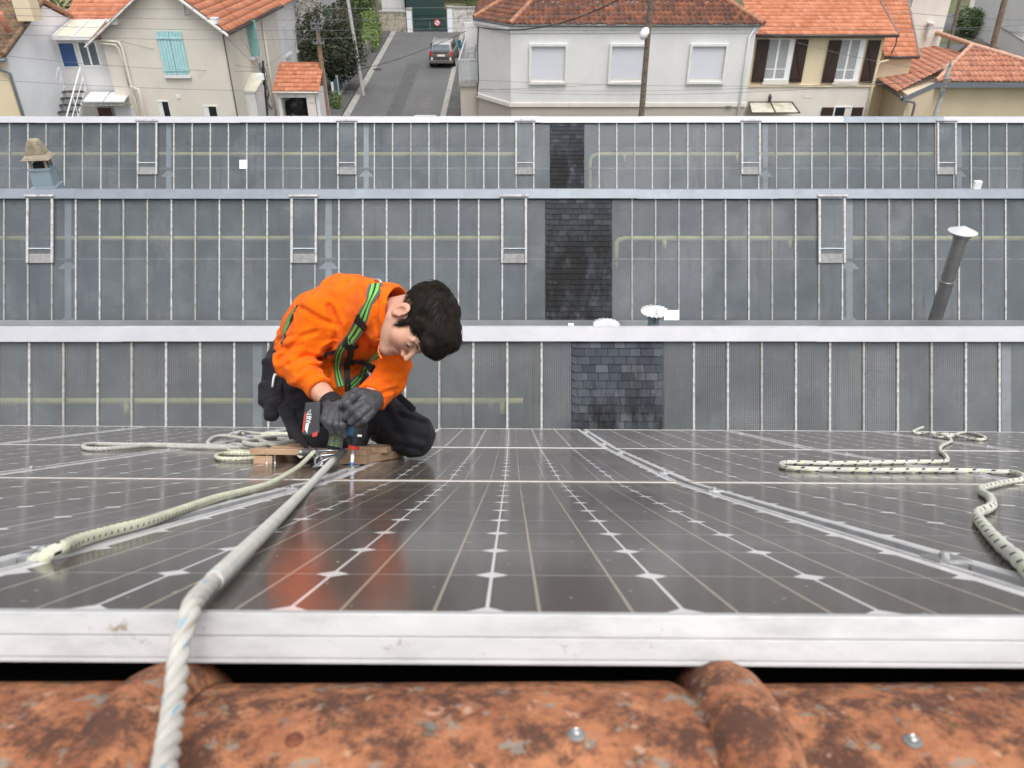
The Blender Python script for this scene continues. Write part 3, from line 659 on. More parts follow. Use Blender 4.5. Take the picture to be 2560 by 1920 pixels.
lace = NT('lace_curtain'); c = lace.ramp(lace.noise(55, 4, .6), [(.42, (.16, .17, .18)), (.58, (.55, .56, .57))]); lace.set(col=c, rough=.4, coat=.4); M_lace = lace.m
def shutmat():
    t = NT('roller_shutter'); z = t.N('SeparateXYZ'); t.L(t.coord(), z.inputs[0]); f = t.math('FRACT', t.math('MULTIPLY', z.outputs[2], 20)); f = t.math('LESS_THAN', f, .3)
    t.set(col=t.mix(f, (.68, .69, .74), (.46, .47, .52)), rough=.5); return t.m
M_roll = shutmat()
class Wall:                               # things drawn on a plane y = Y, pixel-measured once, then solid geometry
    def __init__(s, Y): s.Y = Y
    def r(s, xl, yt, xr, yb):
        a = V(xl, yt, s.Y); b = V(xr, yt, s.Y); c_ = V((xl+xr)/2, yb, s.Y); return a.x, b.x, c_.z, (a.z+b.z)/2
    def box(s, name, rect, y0, y1, mat, par, bev=0, raw=False):
        x0, x1, z0, z1 = rect if raw else s.r(*rect); mb = MB(); mb.box((x0, s.Y+y0, z0), (x1, s.Y+y1, z1)); return mk(name, mb, mat, par, bev=bev)
    def frame(s, rect, w, y0, y1, mb=None, sides='lrtb'):
        x0, x1, z0, z1 = rect; mb = mb or MB()
        if 't' in sides: mb.box((x0-w, s.Y+y0, z1), (x1+w, s.Y+y1, z1+w))
        if 'b' in sides: mb.box((x0-w, s.Y+y0, z0-w), (x1+w, s.Y+y1, z0))
        if 'l' in sides: mb.box((x0-w, s.Y+y0, z0), (x0, s.Y+y1, z1))
        if 'r' in sides: mb.box((x1, s.Y+y0, z0), (x1+w, s.Y+y1, z1))
        return mb
def pipe(par, pts, r, mat, name='downpipe'):
    mb = MB(); mb.tube(pts, r, 8); return mk(name, mb, mat, par, smooth=True)
def gutter(par, a, b, mat, r=.06):
    mb = MB(); mb.tube([a, b], r, 8); return mk('gutter', mb, mat, par, smooth=True)

# ---------------- white house with three roller shutters ----------------
w = Wall(40.0); E1 = V(1277, 62, 40); E2 = V(1893, 62, 40); ez = (E1.z+E2.z)/2
E0 = G(1190, 46, ez); E1 = Vector((E1.x, 40, ez)); E2 = Vector((E2.x, 40, ez)); bz = V(1500, 258, 40).z; gz = zg(40)
t = thing('white_house', 'white rendered house with three closed roller shutters and a brown canal-tile hipped roof', 'house', (E1.x+4, 40, gz))
mb = MB(); A = Vector((E0.x, E0.y, 0)); back = 9
foot = [Vector((E0.x, E0.y, 0)), Vector((E1.x, 40, 0)), Vector((E2.x, 40, 0)), Vector((E2.x, 40+back, 0)), Vector((E0.x, 40+back, 0))]
def prism(foot, z0, z1, out=0.0):
    cx = sum(foot, Vector())/len(foot); mb = MB(); n = len(foot)
    f2 = [p + (Vector((p.x-cx.x, p.y-cx.y, 0)).normalized()*out if out else Vector()) for p in foot]
    vs = [Vector((p.x, p.y, z0)) for p in f2]+[Vector((p.x, p.y, z1)) for p in f2]
    mb.add(vs, [list(range(n))[::-1], list(range(n, 2*n))]+[[i, (i+1) % n, n+(i+1) % n, n+i] for i in range(n)]); return mb
mk('wall', prism(foot, bz, ez), M_white, t); mk('lower_wall', prism(foot, gz-.5, bz-.005, -.03), M_taupe, t)
mk('string_course', prism(foot, bz-.16, bz+.02, .09), M_creamw, t); mk('cornice', prism(foot, ez-.34, ez-.2, .07), M_trim, t); mk('cornice', prism(foot, ez-.2, ez-.03, .16), M_trim, t)
for rect in ((1329, 115, 1414, 204), (1530, 115, 1614, 204), (1731, 115, 1815, 203)):
    x0, x1, z0, z1 = w.r(*rect)
    fr_ = mk('window', w.frame((x0, x1, z0, z1), .11, -.13, .0), M_trim, t)
    mb = MB(); mb.box((x0, 39.985, z0+.12), (x1, 40.02, z1)); mk('roller_shutter', mb, M_roll, fr_)
    mb = MB(); mb.box((x0, 39.965, z0), (x1, 40.02, z0+.09)); mb.box((x1-.10, 39.962, z0+.1), (x1-.06, 39.984, z1)); mk('sill', mb, M_creamw, fr_)
mb = MB(); mb.tube([E0+Vector((-.1, -.1, 0)), E1+Vector((-.05, -.15, 0)), E2+Vector((.2, -.15, 0))], .07, 8); mk('gutter', mb, M_zg, t, smooth=True)
mb = MB(); p = V(1888, 66, 39.9); q_ = V(1875, 85, 39.9); mb.tube([p, p+Vector((0, 0, -.1)), q_+Vector((0, 0, -.1)), Vector((q_.x, 39.9, gz))], .05, 8); mk('downpipe', mb, M_pvc, t, smooth=True)
r0 = Vector((E1.x+3.3, 45.2, ez+2.5)); r1 = Vector((E2.x-4.2, 45.2, ez+2.5)); e1, e2, e0 = E1+Vector((-.05, -.2, 0)), E2+Vector((.25, -.2, 0)), E0+Vector((-.1, -.15, 0)); up = Vector((0, 0, .02))
rfh = mk('roof', tiled([e1+up, e2+up, r1+up, r0+up], .235, .36, .075, .035, seed=1), M_brown, t, smooth=True)
mk('roof', tiled([e0+up, e1+up, r0+up], .235, .36, .075, .035, seed=2), M_brown, t, smooth=True)
mk('roof', tiled([e0+Vector((0, 9, 0))+up, e0+up, r0+up], .235, .36, .075, .035, seed=3), M_brown, t, smooth=True)
mk('roof', tiled([e2+up, e2+Vector((0, 9, 0))+up, r1+up], .235, .36, .075, .035, seed=4), M_brown, t, smooth=True)
def ridge(par, a, b, r, mat, n=None):
    a, b = Vector(a), Vector(b); L = (b-a).length; n = n or int(L/.4)+1; mb = MB()
    for i in range(n):
        p = a.lerp(b, i/n); q2 = a.lerp(b, (i+1.08)/n); mb.tube([p, q2], [r*1.12, r*.95], 10)
    mk('ridge_cap', mb, mat, par, smooth='auto')
ridge(t, e1+Vector((0, 0, .08)), r0+Vector((0, 0, .08)), .11, M_ridgec); ridge(t, e0+Vector((0, 0, .08)), r0+Vector((0, 0, .09)), .11, M_ridgec); ridge(t, e2+Vector((0, 0, .08)), r1+Vector((0, 0, .08)), .13, M_ridgec); ridge(t, r0+Vector((0, 0, .1)), r1+Vector((0, 0, .1)), .11, M_ridgec)
mb = MB(); p = V(1822, 268, 39.9); mb.box((p.x-.12, 39.93, p.z-.05), (p.x+.12, 39.99, p.z+.05)); mk('air_vent', mb, M_zg, t)
mb = MB(); pts = [V(1193, 66, 39.6)+Vector((0, .9, 0))]; pts = [V(1196, 68, 40.9), V(1194, 120, 40.9), V(1196, 200, 40.9), V(1192, 240, 40.85)]; mb.tube(pts, .03, 6); mk('cable', mb, M_black, t)

# ---------------- cream house with brown shutters ----------------
w = Wall(41.2); t = thing('cream_house', 'cream rendered house with open dark brown shutters under an orange tiled roof', 'house', (14.5, 41.2, gz))
x0, x1, _, _ = w.r(1889, 90, 2214, 90); ezc = V(2050, 83, 41.2).z
zb = V(2050, 212, 41.2).z
mb = MB(); mb.box((E2.x+.02, 41.2, zb), (x1, 50, ezc)); mk('wall', mb, M_cream, t)
mb = MB(); mb.box((E2.x+.02, 41.203, gz-.5), (x1-.003, 50, zb-.003)); mk('lower_wall', mb, M_creamw, t)
mb = MB(); mb.box((E2.x+.1, 41.12, zb-.08), (x1, 41.2, zb-.0)); mk('string_course', mb, M_cream, t)
for gl, sh1, sh2 in (((1924, 99, 1975, 196), (1893, 98, 1924, 205), (1990, 98, 2021, 205)), ((2104, 100, 2152, 198), (2073, 100, 2104, 206), (2171, 100, 2202, 206))):
    x0, x1_, z0, z1 = w.r(*gl); mb = w.frame((x0, x1_, z0, z1), .055, -.03, .02); mb.box(((x0+x1_)/2-.045, 41.165, z0), ((x0+x1_)/2+.045, 41.2, z1)); mb.box((x0, 41.175, z0+.42), (x1_, 41.2, z0+.46)); mb.box((x1_+.055, 41.16, z0-.05), (x1_+.26, 41.199, z1+.05))
    wi = mk('window', mb, M_pvc, t); mb = MB(); mb.box((x0, 41.185, z0), (x1_, 41.21, z1)); mk('pane', mb, M_lace, wi)
    mb = MB(); mb.box((x0-.06, 41.10, z0-.28), (x1_+.26, 41.2, z0-.06)); mk('sill', mb, M_creamw, wi)
    for k, rr in enumerate((sh1, sh2)):
        a, b, c0, c1 = w.r(*rr); mb = MB(); mb.box((a, 41.10, c0), (b, 41.14, c1)); mb.box((a+.02, 41.07, c0+.16), (b-.02, 41.1, c0+.28)); mb.box((a+.02, 41.07, c1-.3), (b-.02, 41.1, c1-.18)); mb.beam((a+.08, 41.08, c0+.26) if k == 0 else (b-.08, 41.08, c0+.26), (b-.08, 41.08, c1-.28) if k == 0 else (a+.08, 41.08, c1-.28), .09, .025, up=(0, 1, 0)); mk('shutter', mb, M_brn, t)
x0, x1_, z0, z1 = w.r(2089, 268, 2128, 300); wi = mk('window', w.frame((x0, x1_, z0, z1), .05, -.03, .02), M_pvc, t); mb = MB(); mb.box((x0, 41.18, z0), ((x0+x1_)/2+.1, 41.21, z1)); mk('pane', mb, M_darkw, wi)
for rr in ((2055, 268, 2084, 320), (2131, 268, 2158, 320)): w.box('shutter', rr, -.07, -.03, M_brn, t)
ov = .45; x1 = w.r(1889, 90, 2214, 90)[1]
a = Vector((E2.x+.1, 41.2-ov, ezc+.0)); b = V(2247, 82, 41.2-ov); b = Vector((b.x, b.y, a.z)); sl_ = .42
rr = [a, b, Vector((b.x-.15, 47.2, a.z+6.2*sl_)), Vector((a.x, 47.2, a.z+6.2*sl_))]
mk('roof', tiled(rr, .215, .33, .022, .03, 'flat', seed=5), M_orange, t, smooth=True)
mb = MB(); mb.tube([a+Vector((0, -.05, -.05)), b+Vector((0, -.05, -.05))], .07, 8); mk('gutter', mb, M_dk, t, smooth=True)
mb = MB(); mb.beam(b+Vector((.02, 0, .03)), rr[2]+Vector((.02, 0, .03)), .05, .06); mk('verge', mb, M_zg, t)
# lower side wing, eave lower and further right
wy = 41.9; ew = V(2253, 141, wy); a2 = V(2211, 141, wy); b2 = V(2298, 139, wy); b2.z = a2.z
rr = [a2, b2, b2+Vector((.5, 5.2, 5.2*.62)), a2+Vector((0, 5.2, 5.2*.62))]
mk('roof', tiled(rr, .215, .33, .022, .03, 'flat', seed=6), M_orange, t, smooth=True)
mb = MB(); mb.tube([a2+Vector((0, -.05, -.04)), b2+Vector((0, -.05, -.04))], .065, 8); mk('gutter', mb, M_dk, t, smooth=True)
mb = MB(); mb.beam(b2+Vector((.02, 0, .03)), b2+Vector((.52, 5.2, 5.2*.62+.03)), .07, .08); mk('verge', mb, M_zg, t)
mb = MB(); mb.box((x1+.003, wy+.35, gz-.5), (b2.x-.15, 48, a2.z+.15)); mk('wall', mb, M_cream, t)
pd = V(2222, 150, 41.9); mb = MB(); mb.tube([pd, V(2198, 156, 41.15), V(2192, 168, 41.1), Vector((V(2192, 168, 41.1).x, 41.1, gz))], .05, 8); mk('downpipe', mb, simple('cream_pipe', (.72, .62, .44), .5), t, smooth=True)
mb = MB(); mb.tube([V(2243, 88, 40.9), V(2240, 110, 41.2), V(2228, 135, 41.8)], .035, 6); mk('downpipe', mb, M_zg, t, smooth=True)
# glazed canopy and lantern over its door
M_cang = simple('dirty_canopy_glass', (.55, .54, .46), .3, 0, .2, 2, dirt=(.25, .22, .08), dirtscale=1.2, dirtamt=.7)
a = V(1872, 256, 41.1); b = V(1980, 256, 41.1); b.z = a.z; c3 = V(2006, 283, 40.0); d3 = Vector((a.x-.1, 40.0, c3.z)); c3 = Vector((b.x+.1, 40.0, c3.z))
cn = mk('canopy', MB().poly([d3, c3, b, a], thick=(0, 0, -.02)), M_cang, t); mb = MB()
for p, q2 in ((a, d3), (b, c3), ((a+b)/2, (d3+c3)/2), (a, b), (d3, c3)): mb.beam(p+Vector((0, 0, .02)), q2+Vector((0, 0, .02)), .05, .04)
mk('frame', mb, M_dk, cn)
ln = V(1925, 245, 41.0); mb = MB(); mb.lathe([(.03, -.2), (.07, -.15), (.09, .05), (.10, .06), (.03, .16), (.01, .2)], 6, Matrix.Translation(ln)); mb.beam(ln+Vector((0, 0, .1)), ln+Vector((0, .2, .15)), .03, .03); mk('lantern', mb, M_dk, t)
pl = w.r(2010, 228, 2033, 243); mb = MB(); w.frame((pl[0], pl[1], pl[2], pl[3]), .02, -.015, .01, mb); mb.box((pl[0], 41.195, pl[2]), (pl[1], 41.2, pl[3])); mk('plaque', mb, M_creamw, t)

# ---------------- sand house with hipped pink roof ----------------
ez3 = 3.75; Ea, Eb, Ec, Ed = G(2188, 197, ez3), G(2259, 242, ez3), G(2339, 206, ez3), G(2575, 205, ez3)
Ed = Vector((Ed.x, Ec.y, ez3)); az = 5.12; Ap = G(2429, 116, az); Rl = G(2305, 74, az+.1); Hr = G(2600, 188, ez3+.1)
t = thing('sand_house', 'sand coloured corner house with a hipped pink clay tile roof at the right', 'house', (Eb.x+1.5, Eb.y+2, gz))
ins = lambda p, d: p + (Vector(((Ap.x-p.x), (Ap.y-p.y), 0)).normalized()*d)
mk('wall', prism([ins(Ea, .5), ins(Eb, .55), ins(Ec, .5)+Vector((0, .1, 0)), Vector((Ed.x+6, Ec.y+.6, 0)), Vector((Ed.x+6, Ec.y+5, 0)), Vector((Ea.x+.4, Ea.y+6, 0))], gz-.5, ez3-.02), M_sand, t)
u_ = Vector((0, 0, .03)); 
mk('roof', tiled([Ea+u_, Eb+u_, Ec+u_, Ap+u_, Rl+u_], .23, .40, .055, .035, seed=7), M_pink, t, smooth=True)
Hr = Vector((Ed.x+3, Ec.y, ez3)); mk('roof', tiled([Ec+u_, Hr+u_, Ap+u_], .26, .33, .075, .04, seed=8), M_pink, t, smooth=True)
mk('roof', tiled([Hr+u_, Hr+Vector((0, 9, 0)), Ap+u_], .26, .33, .075, .04, seed=8), M_pink, t, smooth=True)
ridge(t, Ec+Vector((0, 0, .1)), Ap+Vector((0, 0, .1)), .10, M_ridgep); ridge(t, Rl+Vector((0, 0, .09)), Ap+Vector((0, 0, .09)), .11, M_ridgep); ridge(t, Hr+Vector((0, 0, .09)), Ap+Vector((0, 0, .09)), .11, M_ridgep)
mb = MB()
for p, q2 in ((Eb, Ec), (Ec, Hr)): mb.beam(p+Vector((0, -.03, -.12)), q2+Vector((0, -.03, -.12)), .05, .24)
mk('fascia', mb, M_slategrey, t); mb = MB(); mb.beam(Ea+Vector((0, 0, -.07)), Eb+Vector((0, -.03, -.07)), .10, .12); mk('gutter', mb, M_dk, t)
p = V(2252, 243, Eb.y+.05); mb = MB(); mb.tube([p, p+Vector((.1, .1, -.12)), V(2285, 256, Eb.y+.5), V(2287, 262, Eb.y+.5), Vector((V(2287, 262, Eb.y+.5).x, Eb.y+.5, gz))], .06, 8); mk('downpipe', mb, M_zg, t, smooth=True)

# ---------------- beige gable house ----------------
w = Wall(38.0); GY = zg(38); ap = V(392, -59, 38); la = V(228, 100, 38); ra = V(573, 78, 38); XR = V(552, 60, 38).x
t = thing('beige_gable_house', 'tall beige gable house with closed aqua shutters and peeling white bargeboards', 'house', (XR-4, 38, GY))
zr = ap.z - (XR-ap.x)*((ap.z-ra.z)/(ra.x-ap.x)); XL = V(262, 130, 38).x; zl = ap.z - (ap.x-XL)*((ap.z-la.z)/(ap.x-la.x))
mb = MB(); mb.poly([(XL, 38, GY-.5), (XR, 38, GY-.5), (XR, 38, zr-.06), (ap.x, 38, ap.z-.06), (XL, 38, zl-.06)], thick=(0, 9, 0)); mk('wall', mb, M_beige, t)
ov = .35; o_ = Vector((0, -ov, 0)); dn = Vector((0, 9.4, 0)); rE = Vector((ra.x, 38, ra.z)); 
mk('roof', tiled([rE+o_, rE+dn, ap+dn, ap+o_], .21, .34, .022, .03, 'flat', seed=11), M_orange, t, smooth=True)
mb = MB(); mb.poly([la+o_, ap+o_, ap+dn, la+dn], thick=(0, 0, -.08)); mk('roof', mb, M_ridgec, t)
M_peel = simple('peeling_white_wood', (.72, .72, .71), .7, 0, .1, 5, dirt=(.25, .23, .20), dirtscale=9, dirtamt=.9)
mb = MB(); mb.beam(la+o_+Vector((-.15, 0, -.22)), ap+o_+Vector((0, 0, -.1)), .06, .26, up=(0, 1, 0)); mb2 = mk('bargeboard', mb, M_peel, t); mb = MB(); mb.beam(rE+o_+Vector((.05, -.02, -.14)), ap+o_+Vector((0, -.02, -.1)), .07, .20, up=(0, 1, 0)); mk('bargeboard', mb, M_trim, t)
mb = MB(); mb.beam(rE+o_+Vector((.05, 0, -.08)), rE+dn+Vector((.05, 0, -.08)), .12, .10); mk('gutter', mb, M_dk, t)
for p in ((286, 52), (536, 50)): a = V(p[0], p[1], 37.8); mb = MB(); mb.box((a.x-.14, 37.65, a.z-.14), (a.x+.14, 38, a.z+.10)); mk('purlin_end', mb, M_trim, t)
x0, x1, z0, z1 = w.r(390, 78, 453, 186)
for a, b in ((x0, (x0+x1)/2-.01), ((x0+x1)/2+.01, x1)):
    mb = MB(); n = 4
    for i in range(n): mb.box((a+(b-a)*i/n+.006, 37.93, z0), (a+(b-a)*(i+1)/n-.006, 37.98, z1))
    for zz in (z0+.15, z1-.32): mb.box((a-.03, 37.90, zz), (b+.0, 37.93, zz+.07))
    mk('shutter', mb, M_aqua, t)
w.box('sill', (x0-.03, x1+.05, z0-.14, z0-.02), -.12, .0, M_trim, t, raw=True)
for rr in ((396, 254, 420, 300), (510, 266, 540, 310)):
    x0, x1, z0, z1 = w.r(*rr); wi = mk('window', w.frame((x0, x1, z0, z1), .05, -.04, .02), M_trim, t); mb = MB(); mb.box((x0+(x1-x0)*.35, 37.985, z0), (x1, 38.01, z1)); mk('pane', mb, M_darkw, wi); mb = MB(); mb.box((x0, 37.98, z0), (x0+(x1-x0)*.35, 38.01, z1)); mk('reveal', mb, M_trim, wi)
w.box('air_vent', (440, 236, 449, 246), -.03, .0, M_trim, t)
# side wall windows, seen edge on
def side(px, py, X):
    r = _ray(px, py); return r*(X/r.x)+Vector((0, 0, H))
def sbox(par, name, pxa, pxb, pyt, pyb, X, d, mat):
    a = side(pxa, pyt, X); b = side(pxb, pyt, X); z1 = a.z; z0 = side(pxa, pyb, X).z; mb = MB(); mb.box((X, a.y, z0), (X+d, b.y, z1)); return mk(name, mb, mat, par)
a = side(612, 55, XR); z0 = side(624, 142, XR).z
mb = MB(); mb.box((XR, a.y, z0), (XR+.04, a.y+1.05, a.z+.1)); wi = mk('window', mb, M_trim, t)
mb = MB(); mb.box((XR+.04, a.y-.02, z0), (XR+.5, a.y+.02, a.z+.1)); mk('shutter', mb, M_grnp, t); mb = MB(); mb.box((XR+.041, a.y+.45, z0), (XR+.09, a.y+1.0, a.z+.1)); mk('shutter', mb, M_grn, t)
mb = MB(); mb.box((XR, a.y-.05, z0-.16), (XR+.2, a.y+1.2, z0-.02)); mk('sill', mb, M_trim, t)
M_cpipe = simple('cream_downpipe', (.70, .65, .56), .5, 0, .05, 3, dirt=(.4, .36, .3), dirtscale=3, dirtamt=.4)
p = [V(238, 100, 37.85), V(296, 104, 37.85), V(304, 118, 37.85), V(330, 222, 37.85), Vector((V(332, 225, 37.85).x, 37.85, GY))]; pipe(t, p, .055, M_cpipe)
p = [V(240, 107, 37.8), V(288, 112, 37.8), V(297, 122, 37.8), V(322, 215, 37.8)]; pipe(t, p, .035, M_cpipe)
p = [V(328, 218, 37.7), V(345, 222, 37.7), V(350, 238, 37.7), Vector((V(350, 238, 37.7).x, 37.7, GY))]; pipe(t, p, .055, M_cpipe)
pipe(t, [V(553, 62, 37.93), Vector((V(553, 62, 37.93).x, 37.93, GY))], .03, simple('dark_cable', (.06, .055, .05), .6), 'cable')
pipe(t, [V(456, -5, 37.95), V(460, 36, 37.95), V(474, 33, 37.9)], .035, M_trim, 'flue')
pipe(t, [side(655, 52, XR+.08), Vector((XR+.08, side(655, 52, XR+.08).y, zg(45)))], .05, M_cpipe)
# small lean-to porch at its right corner
yb_ = 41.0; mb = MB(); a = V(588, 229, 39.5); b = V(640, 240, 39.5); b.z = a.z; mb.poly([a, b, b+Vector((.2, 1.6, .55)), a+Vector((.2, 1.6, .55))], thick=(0, 0, -.05)); pr_ = mk('porch_roof', mb, M_poly, t)
mb = MB(); mb.poly([a+Vector((.03, .05, -.06)), b+Vector((-.02, .05, -.06)), Vector((b.x-.02, 39.55, GY)), Vector((a.x+.03, 39.55, GY))], thick=(0, .05, 0)); mb.poly([b+Vector((0, .05, -.06)), b+Vector((.0, 1.6, .4)), Vector((b.x, 41.1, GY)), Vector((b.x, 39.55, GY))], thick=(-.04, 0, 0)); mk('porch_wall', mb, M_trim, t)
w2 = Wall(39.53); w2.box('panel', (a.x+.1, a.x+.45, GY, a.z-.35), -.01, 0, M_poly, t, raw=True)

# ---------------- far-left house A with white side wall, annex ----------------
XA = -20.7; fz = side(16, 139, XA); rz_ = side(107, 10, XA); bz_ = side(178, 47, XA)
t = thing('mossy_roof_house', 'house at the far left with mossy canal tiles and a blank white side wall', 'house', (XA-4, fz.y+2, GY-.2))
yb_ = rz_.y + (rz_.z-4.0)*1.2
mb = MB(); mb.poly([(XA, fz.y, -.5), (XA, fz.y, fz.z-.05), (XA, rz_.y, rz_.z-.05), (XA, bz_.y, bz_.z-.05), (XA, bz_.y, -.5)], thick=(-9, 0, 0)); mk('side_wall', mb, M_coldw, t)
mb = MB(); mb.box((XA-9, fz.y-.15, -.5), (XA-.12, fz.y-.005, fz.z-.3)); mk('wall', mb, M_cream, t)
mk('roof', tiled([Vector((XA-10, fz.y-.35, fz.z-.02)), Vector((XA+.12, fz.y-.35, fz.z-.02)), Vector((XA+.12, rz_.y, rz_.z+.08)), Vector((XA-10, rz_.y, rz_.z+.08))], .24, .33, .085, .03, seed=21), M_mossy, t, smooth=True)
mk('roof', tiled([Vector((XA+.12, bz_.y, bz_.z)), Vector((XA-10, bz_.y, bz_.z)), Vector((XA-10, rz_.y, rz_.z+.06)), Vector((XA+.12, rz_.y, rz_.z+.06))], .24, .33, .085, .03, seed=22), M_mossy, t, smooth=True)
ridge(t, (XA+.05, fz.y-.3, fz.z+.08), (XA+.05, rz_.y, rz_.z+.16), .10, M_mossy); ridge(t, (XA+.05, rz_.y, rz_.z+.14), (XA+.05, bz_.y, bz_.z+.1), .10, M_ridgec)
mb = MB(); mb.tube([(XA-9, fz.y-.4, fz.z-.12), (XA+.1, fz.y-.4, fz.z-.12)], .07, 8); mk('gutter', mb, M_zg, t, smooth=True)
pipe(t, [(XA-.25, fz.y-.4, fz.z-.15), (XA-.2, fz.y-.35, fz.z-.5), (XA+.05, fz.y-.22, fz.z-.65), (XA+.05, fz.y-.22, 0)], .06, M_slategrey)
p = V(10, 42, 35.6); mb = MB(); mb.tube([(p.x, 35.6, p.z-.6), (p.x-.1, 35.6, p.z), (p.x-.12, 35.6, p.z+.2)], [.1, .1, .14], 10); mk('clay_flue', mb, simple('salmon_clay', (.55, .20, .14), .8), t, smooth=True)
p = V(60, 12, 36.4); mb = MB(); mb.box((p.x-.35, 36.2, p.z-.6), (p.x+.35, 36.9, p.z+.8)); mk('chimney_stack', mb, M_cream, t)
w = Wall(38.6); t = thing('white_annex', 'white annex with a blue door, a sliding window and a translucent canopy on top', 'annex', (XA+2, 38.6, GY))
xa0 = XA+.003; za = V(185, 98, 38.6).z; XB = XL-.003
mb = MB(); mb.box((xa0, 38.6, GY-.5), (XB, 41.4, za)); mk('wall', mb, M_white, t)
x0, x1, z0, z1 = w.r(145, 108, 182, 166); d_ = mk('door', w.frame((x0, x1, z0, z1), .05, -.03, .01), M_trim, t); mb = MB(); mb.box((x0, 38.585, z0), (x1, 38.61, z1)); mk('blue_panel', mb, M_blue, d_)
x0, x1, z0, z1 = w.r(195, 106, 236, 163); mb = w.frame((x0, x1, z0, z1), .05, -.03, .01); mb.box(((x0+x1)/2-.04, 38.57, z0), ((x0+x1)/2+.04, 38.6, z1)); wi = mk('window', mb, M_pvc, t); mb = MB(); mb.box((x0, 38.585, z0), (x1, 38.61, z1)); mk('pane', mb, M_glass, wi)
a, b = V(131, 93, 38.2), V(230, 93, 38.2); b.z = a.z; c3, d3 = V(266, 50, 40.6), V(180, 50, 40.6); d3.z = c3.z
mb = MB(); mb.poly([a, b, c3, d3], thick=(0, 0, -.05)); cn = mk('canopy', mb, M_poly, t); mb = MB(); mb.beam(a+Vector((0, -.03, -.04)), b+Vector((0, -.03, -.04)), .08, .14)
for p, q2 in ((a, d3), (b, c3), ((a+b)/2, (d3+c3)/2)): mb.beam(p+Vector((0, 0, .03)), q2+Vector((0, 0, .03)), .06, .05)
mk('frame', mb, M_trim, cn)
a = V(175, 50, 41.5); b = V(330, 46, 41.5); b.z = a.z
mk('roof', tiled([a+Vector((-.3, 0, 0)), b, b+Vector((0, 5.0, 2.4)), a+Vector((-.3, 5.0, 2.4))], .21, .34, .022, .03, 'flat', seed=13), M_orange, t, smooth=True); gutter(t, a+Vector((-.3, -.05, -.05)), b+Vector((0, -.05, -.05)), M_trim, .08)
mb = MB(); mb.box((a.x, 41.7, GY), (b.x, 46, a.z+.1)); mk('back_wall', mb, M_beige, t)
# lower entrance canopy
a, b = V(226, 229, 38.5), V(328, 229, 38.5); b.z = a.z; c3, d3 = V(310, 256, 37.3), V(204, 256, 37.3); c3.z = d3.z
t = thing('entrance_canopy', 'white two-panel entrance canopy on scroll brackets under the annex', 'canopy', (c3+d3)/2)
mk('sheet', MB().poly([d3, c3, b, a], thick=(0, 0, -.03)), M_polyw, t); mb = MB()
for p, q2 in ((a, d3), (b, c3), ((a+b)/2, (d3+c3)/2), (a, b), (d3, c3)): mb.beam(p+Vector((0, 0, .02)), q2+Vector((0, 0, .02)), .04, .04)
mb.beam(b, b+Vector((0, 0, -.6)), .04); mb.beam(b+Vector((0, 0, -.6)), c3, .04)
for i in range(10): mb.beam(d3.lerp(c3, i/9)+Vector((0, 0, 0)), d3.lerp(c3, i/9)+Vector((.06, 0, -.12)), .02)
mb.beam(d3+Vector((0, 0, -.12)), c3+Vector((0, 0, -.12)), .03); mk('frame', mb, simple('canopy_grey', (.45, .45, .46), .4, .3), t)
w = Wall(37.97); bt = bpy.data.objects['beige_gable_house']
w.box('door', (243, 269, 276, 330), -.02, .02, simple('brown_door', (.07, .025, .02), .5), bt); 
x0, x1, z0, z1 = w.r(289, 270, 330, 330); wi = mk('window', w.frame((x0, x1, z0, z1), .06, -.04, .02), M_trim, bt); mb = MB(); mb.box((x0, 37.95, z0), (x1, 37.99, z1)); mk('roller_shutter', mb, M_roll, wi)
# outside stairs with white railings
t = thing('outside_stairs', 'steep outside stairs with dark treads and white railings against the annex', 'stairs', V(170, 300, 37.6))
top = V(205, 221, 38.5); bot = V(160, 300, 35.9); wd = 1.0; n = 9; mb = MB(); M_tread = simple('dark_tread', (.05, .05, .055), .6)
tx0 = V(165, 222, 38.5).x
for i in range(n):
    f = i/(n-1); y = 38.3-2.2*f; z = top.z-.05-1.9*f; mb.box((tx0-.15*f, y-.26, z-.04), (tx0+wd-.15*f, y, z))
mk('treads', mb, M_tread, t)
for s_ in (0, 1):
    x = tx0+s_*wd; mb = MB(); a = Vector((x, 38.4, top.z)); b = Vector((x-.15, 36.1, top.z-1.95)); mb.beam(a, b, .05, .22); mb.beam(b, Vector((b.x, b.y, GY-.5)), .05, .1); mk('stringer', mb, M_trim, t)
for s_ in (0, 1):
    x = tx0+s_*wd*.98; mb = MB(); a = Vector((x, 38.4, top.z+.95)); b = Vector((x-.15, 36.0, top.z-1.0))
    mb.tube([a, b], .03, 6); mb.tube([a+Vector((0, 0, -.45)), b+Vector((0, 0, -.45))], .02, 6)
    for f in (0, .5, 1): mb.tube([a.lerp(b, f), a.lerp(b, f)+Vector((0, 0, -1))], .025, 6)
    mk('railing', mb, M_pvc, t)
M_patch = simple('asphalt_patch', (.083, .083, .084), .9, 0, .2, 3)
sheet('road', -7.4, -6.5, 47, 60, .008, M_patch); sheet('road', -9.3, -8.2, 41, 45, .008, M_patch); sheet('road', -5.6, -4.9, 36, 52, .008, simple('pale_asphalt', (.118, .116, .115), .9, 0, .2, 3))
p = GR(943, 173, .016); mb = MB(); mb.lathe([(.3, 0), (.3, .012)], 20, Matrix.Translation(p)); tag(mk('manhole_cover', mb, simple('cast_iron', (.06, .058, .055), .6, .4), origin=p), 'round iron manhole cover beside the left gutter of the street', 'manhole cover')
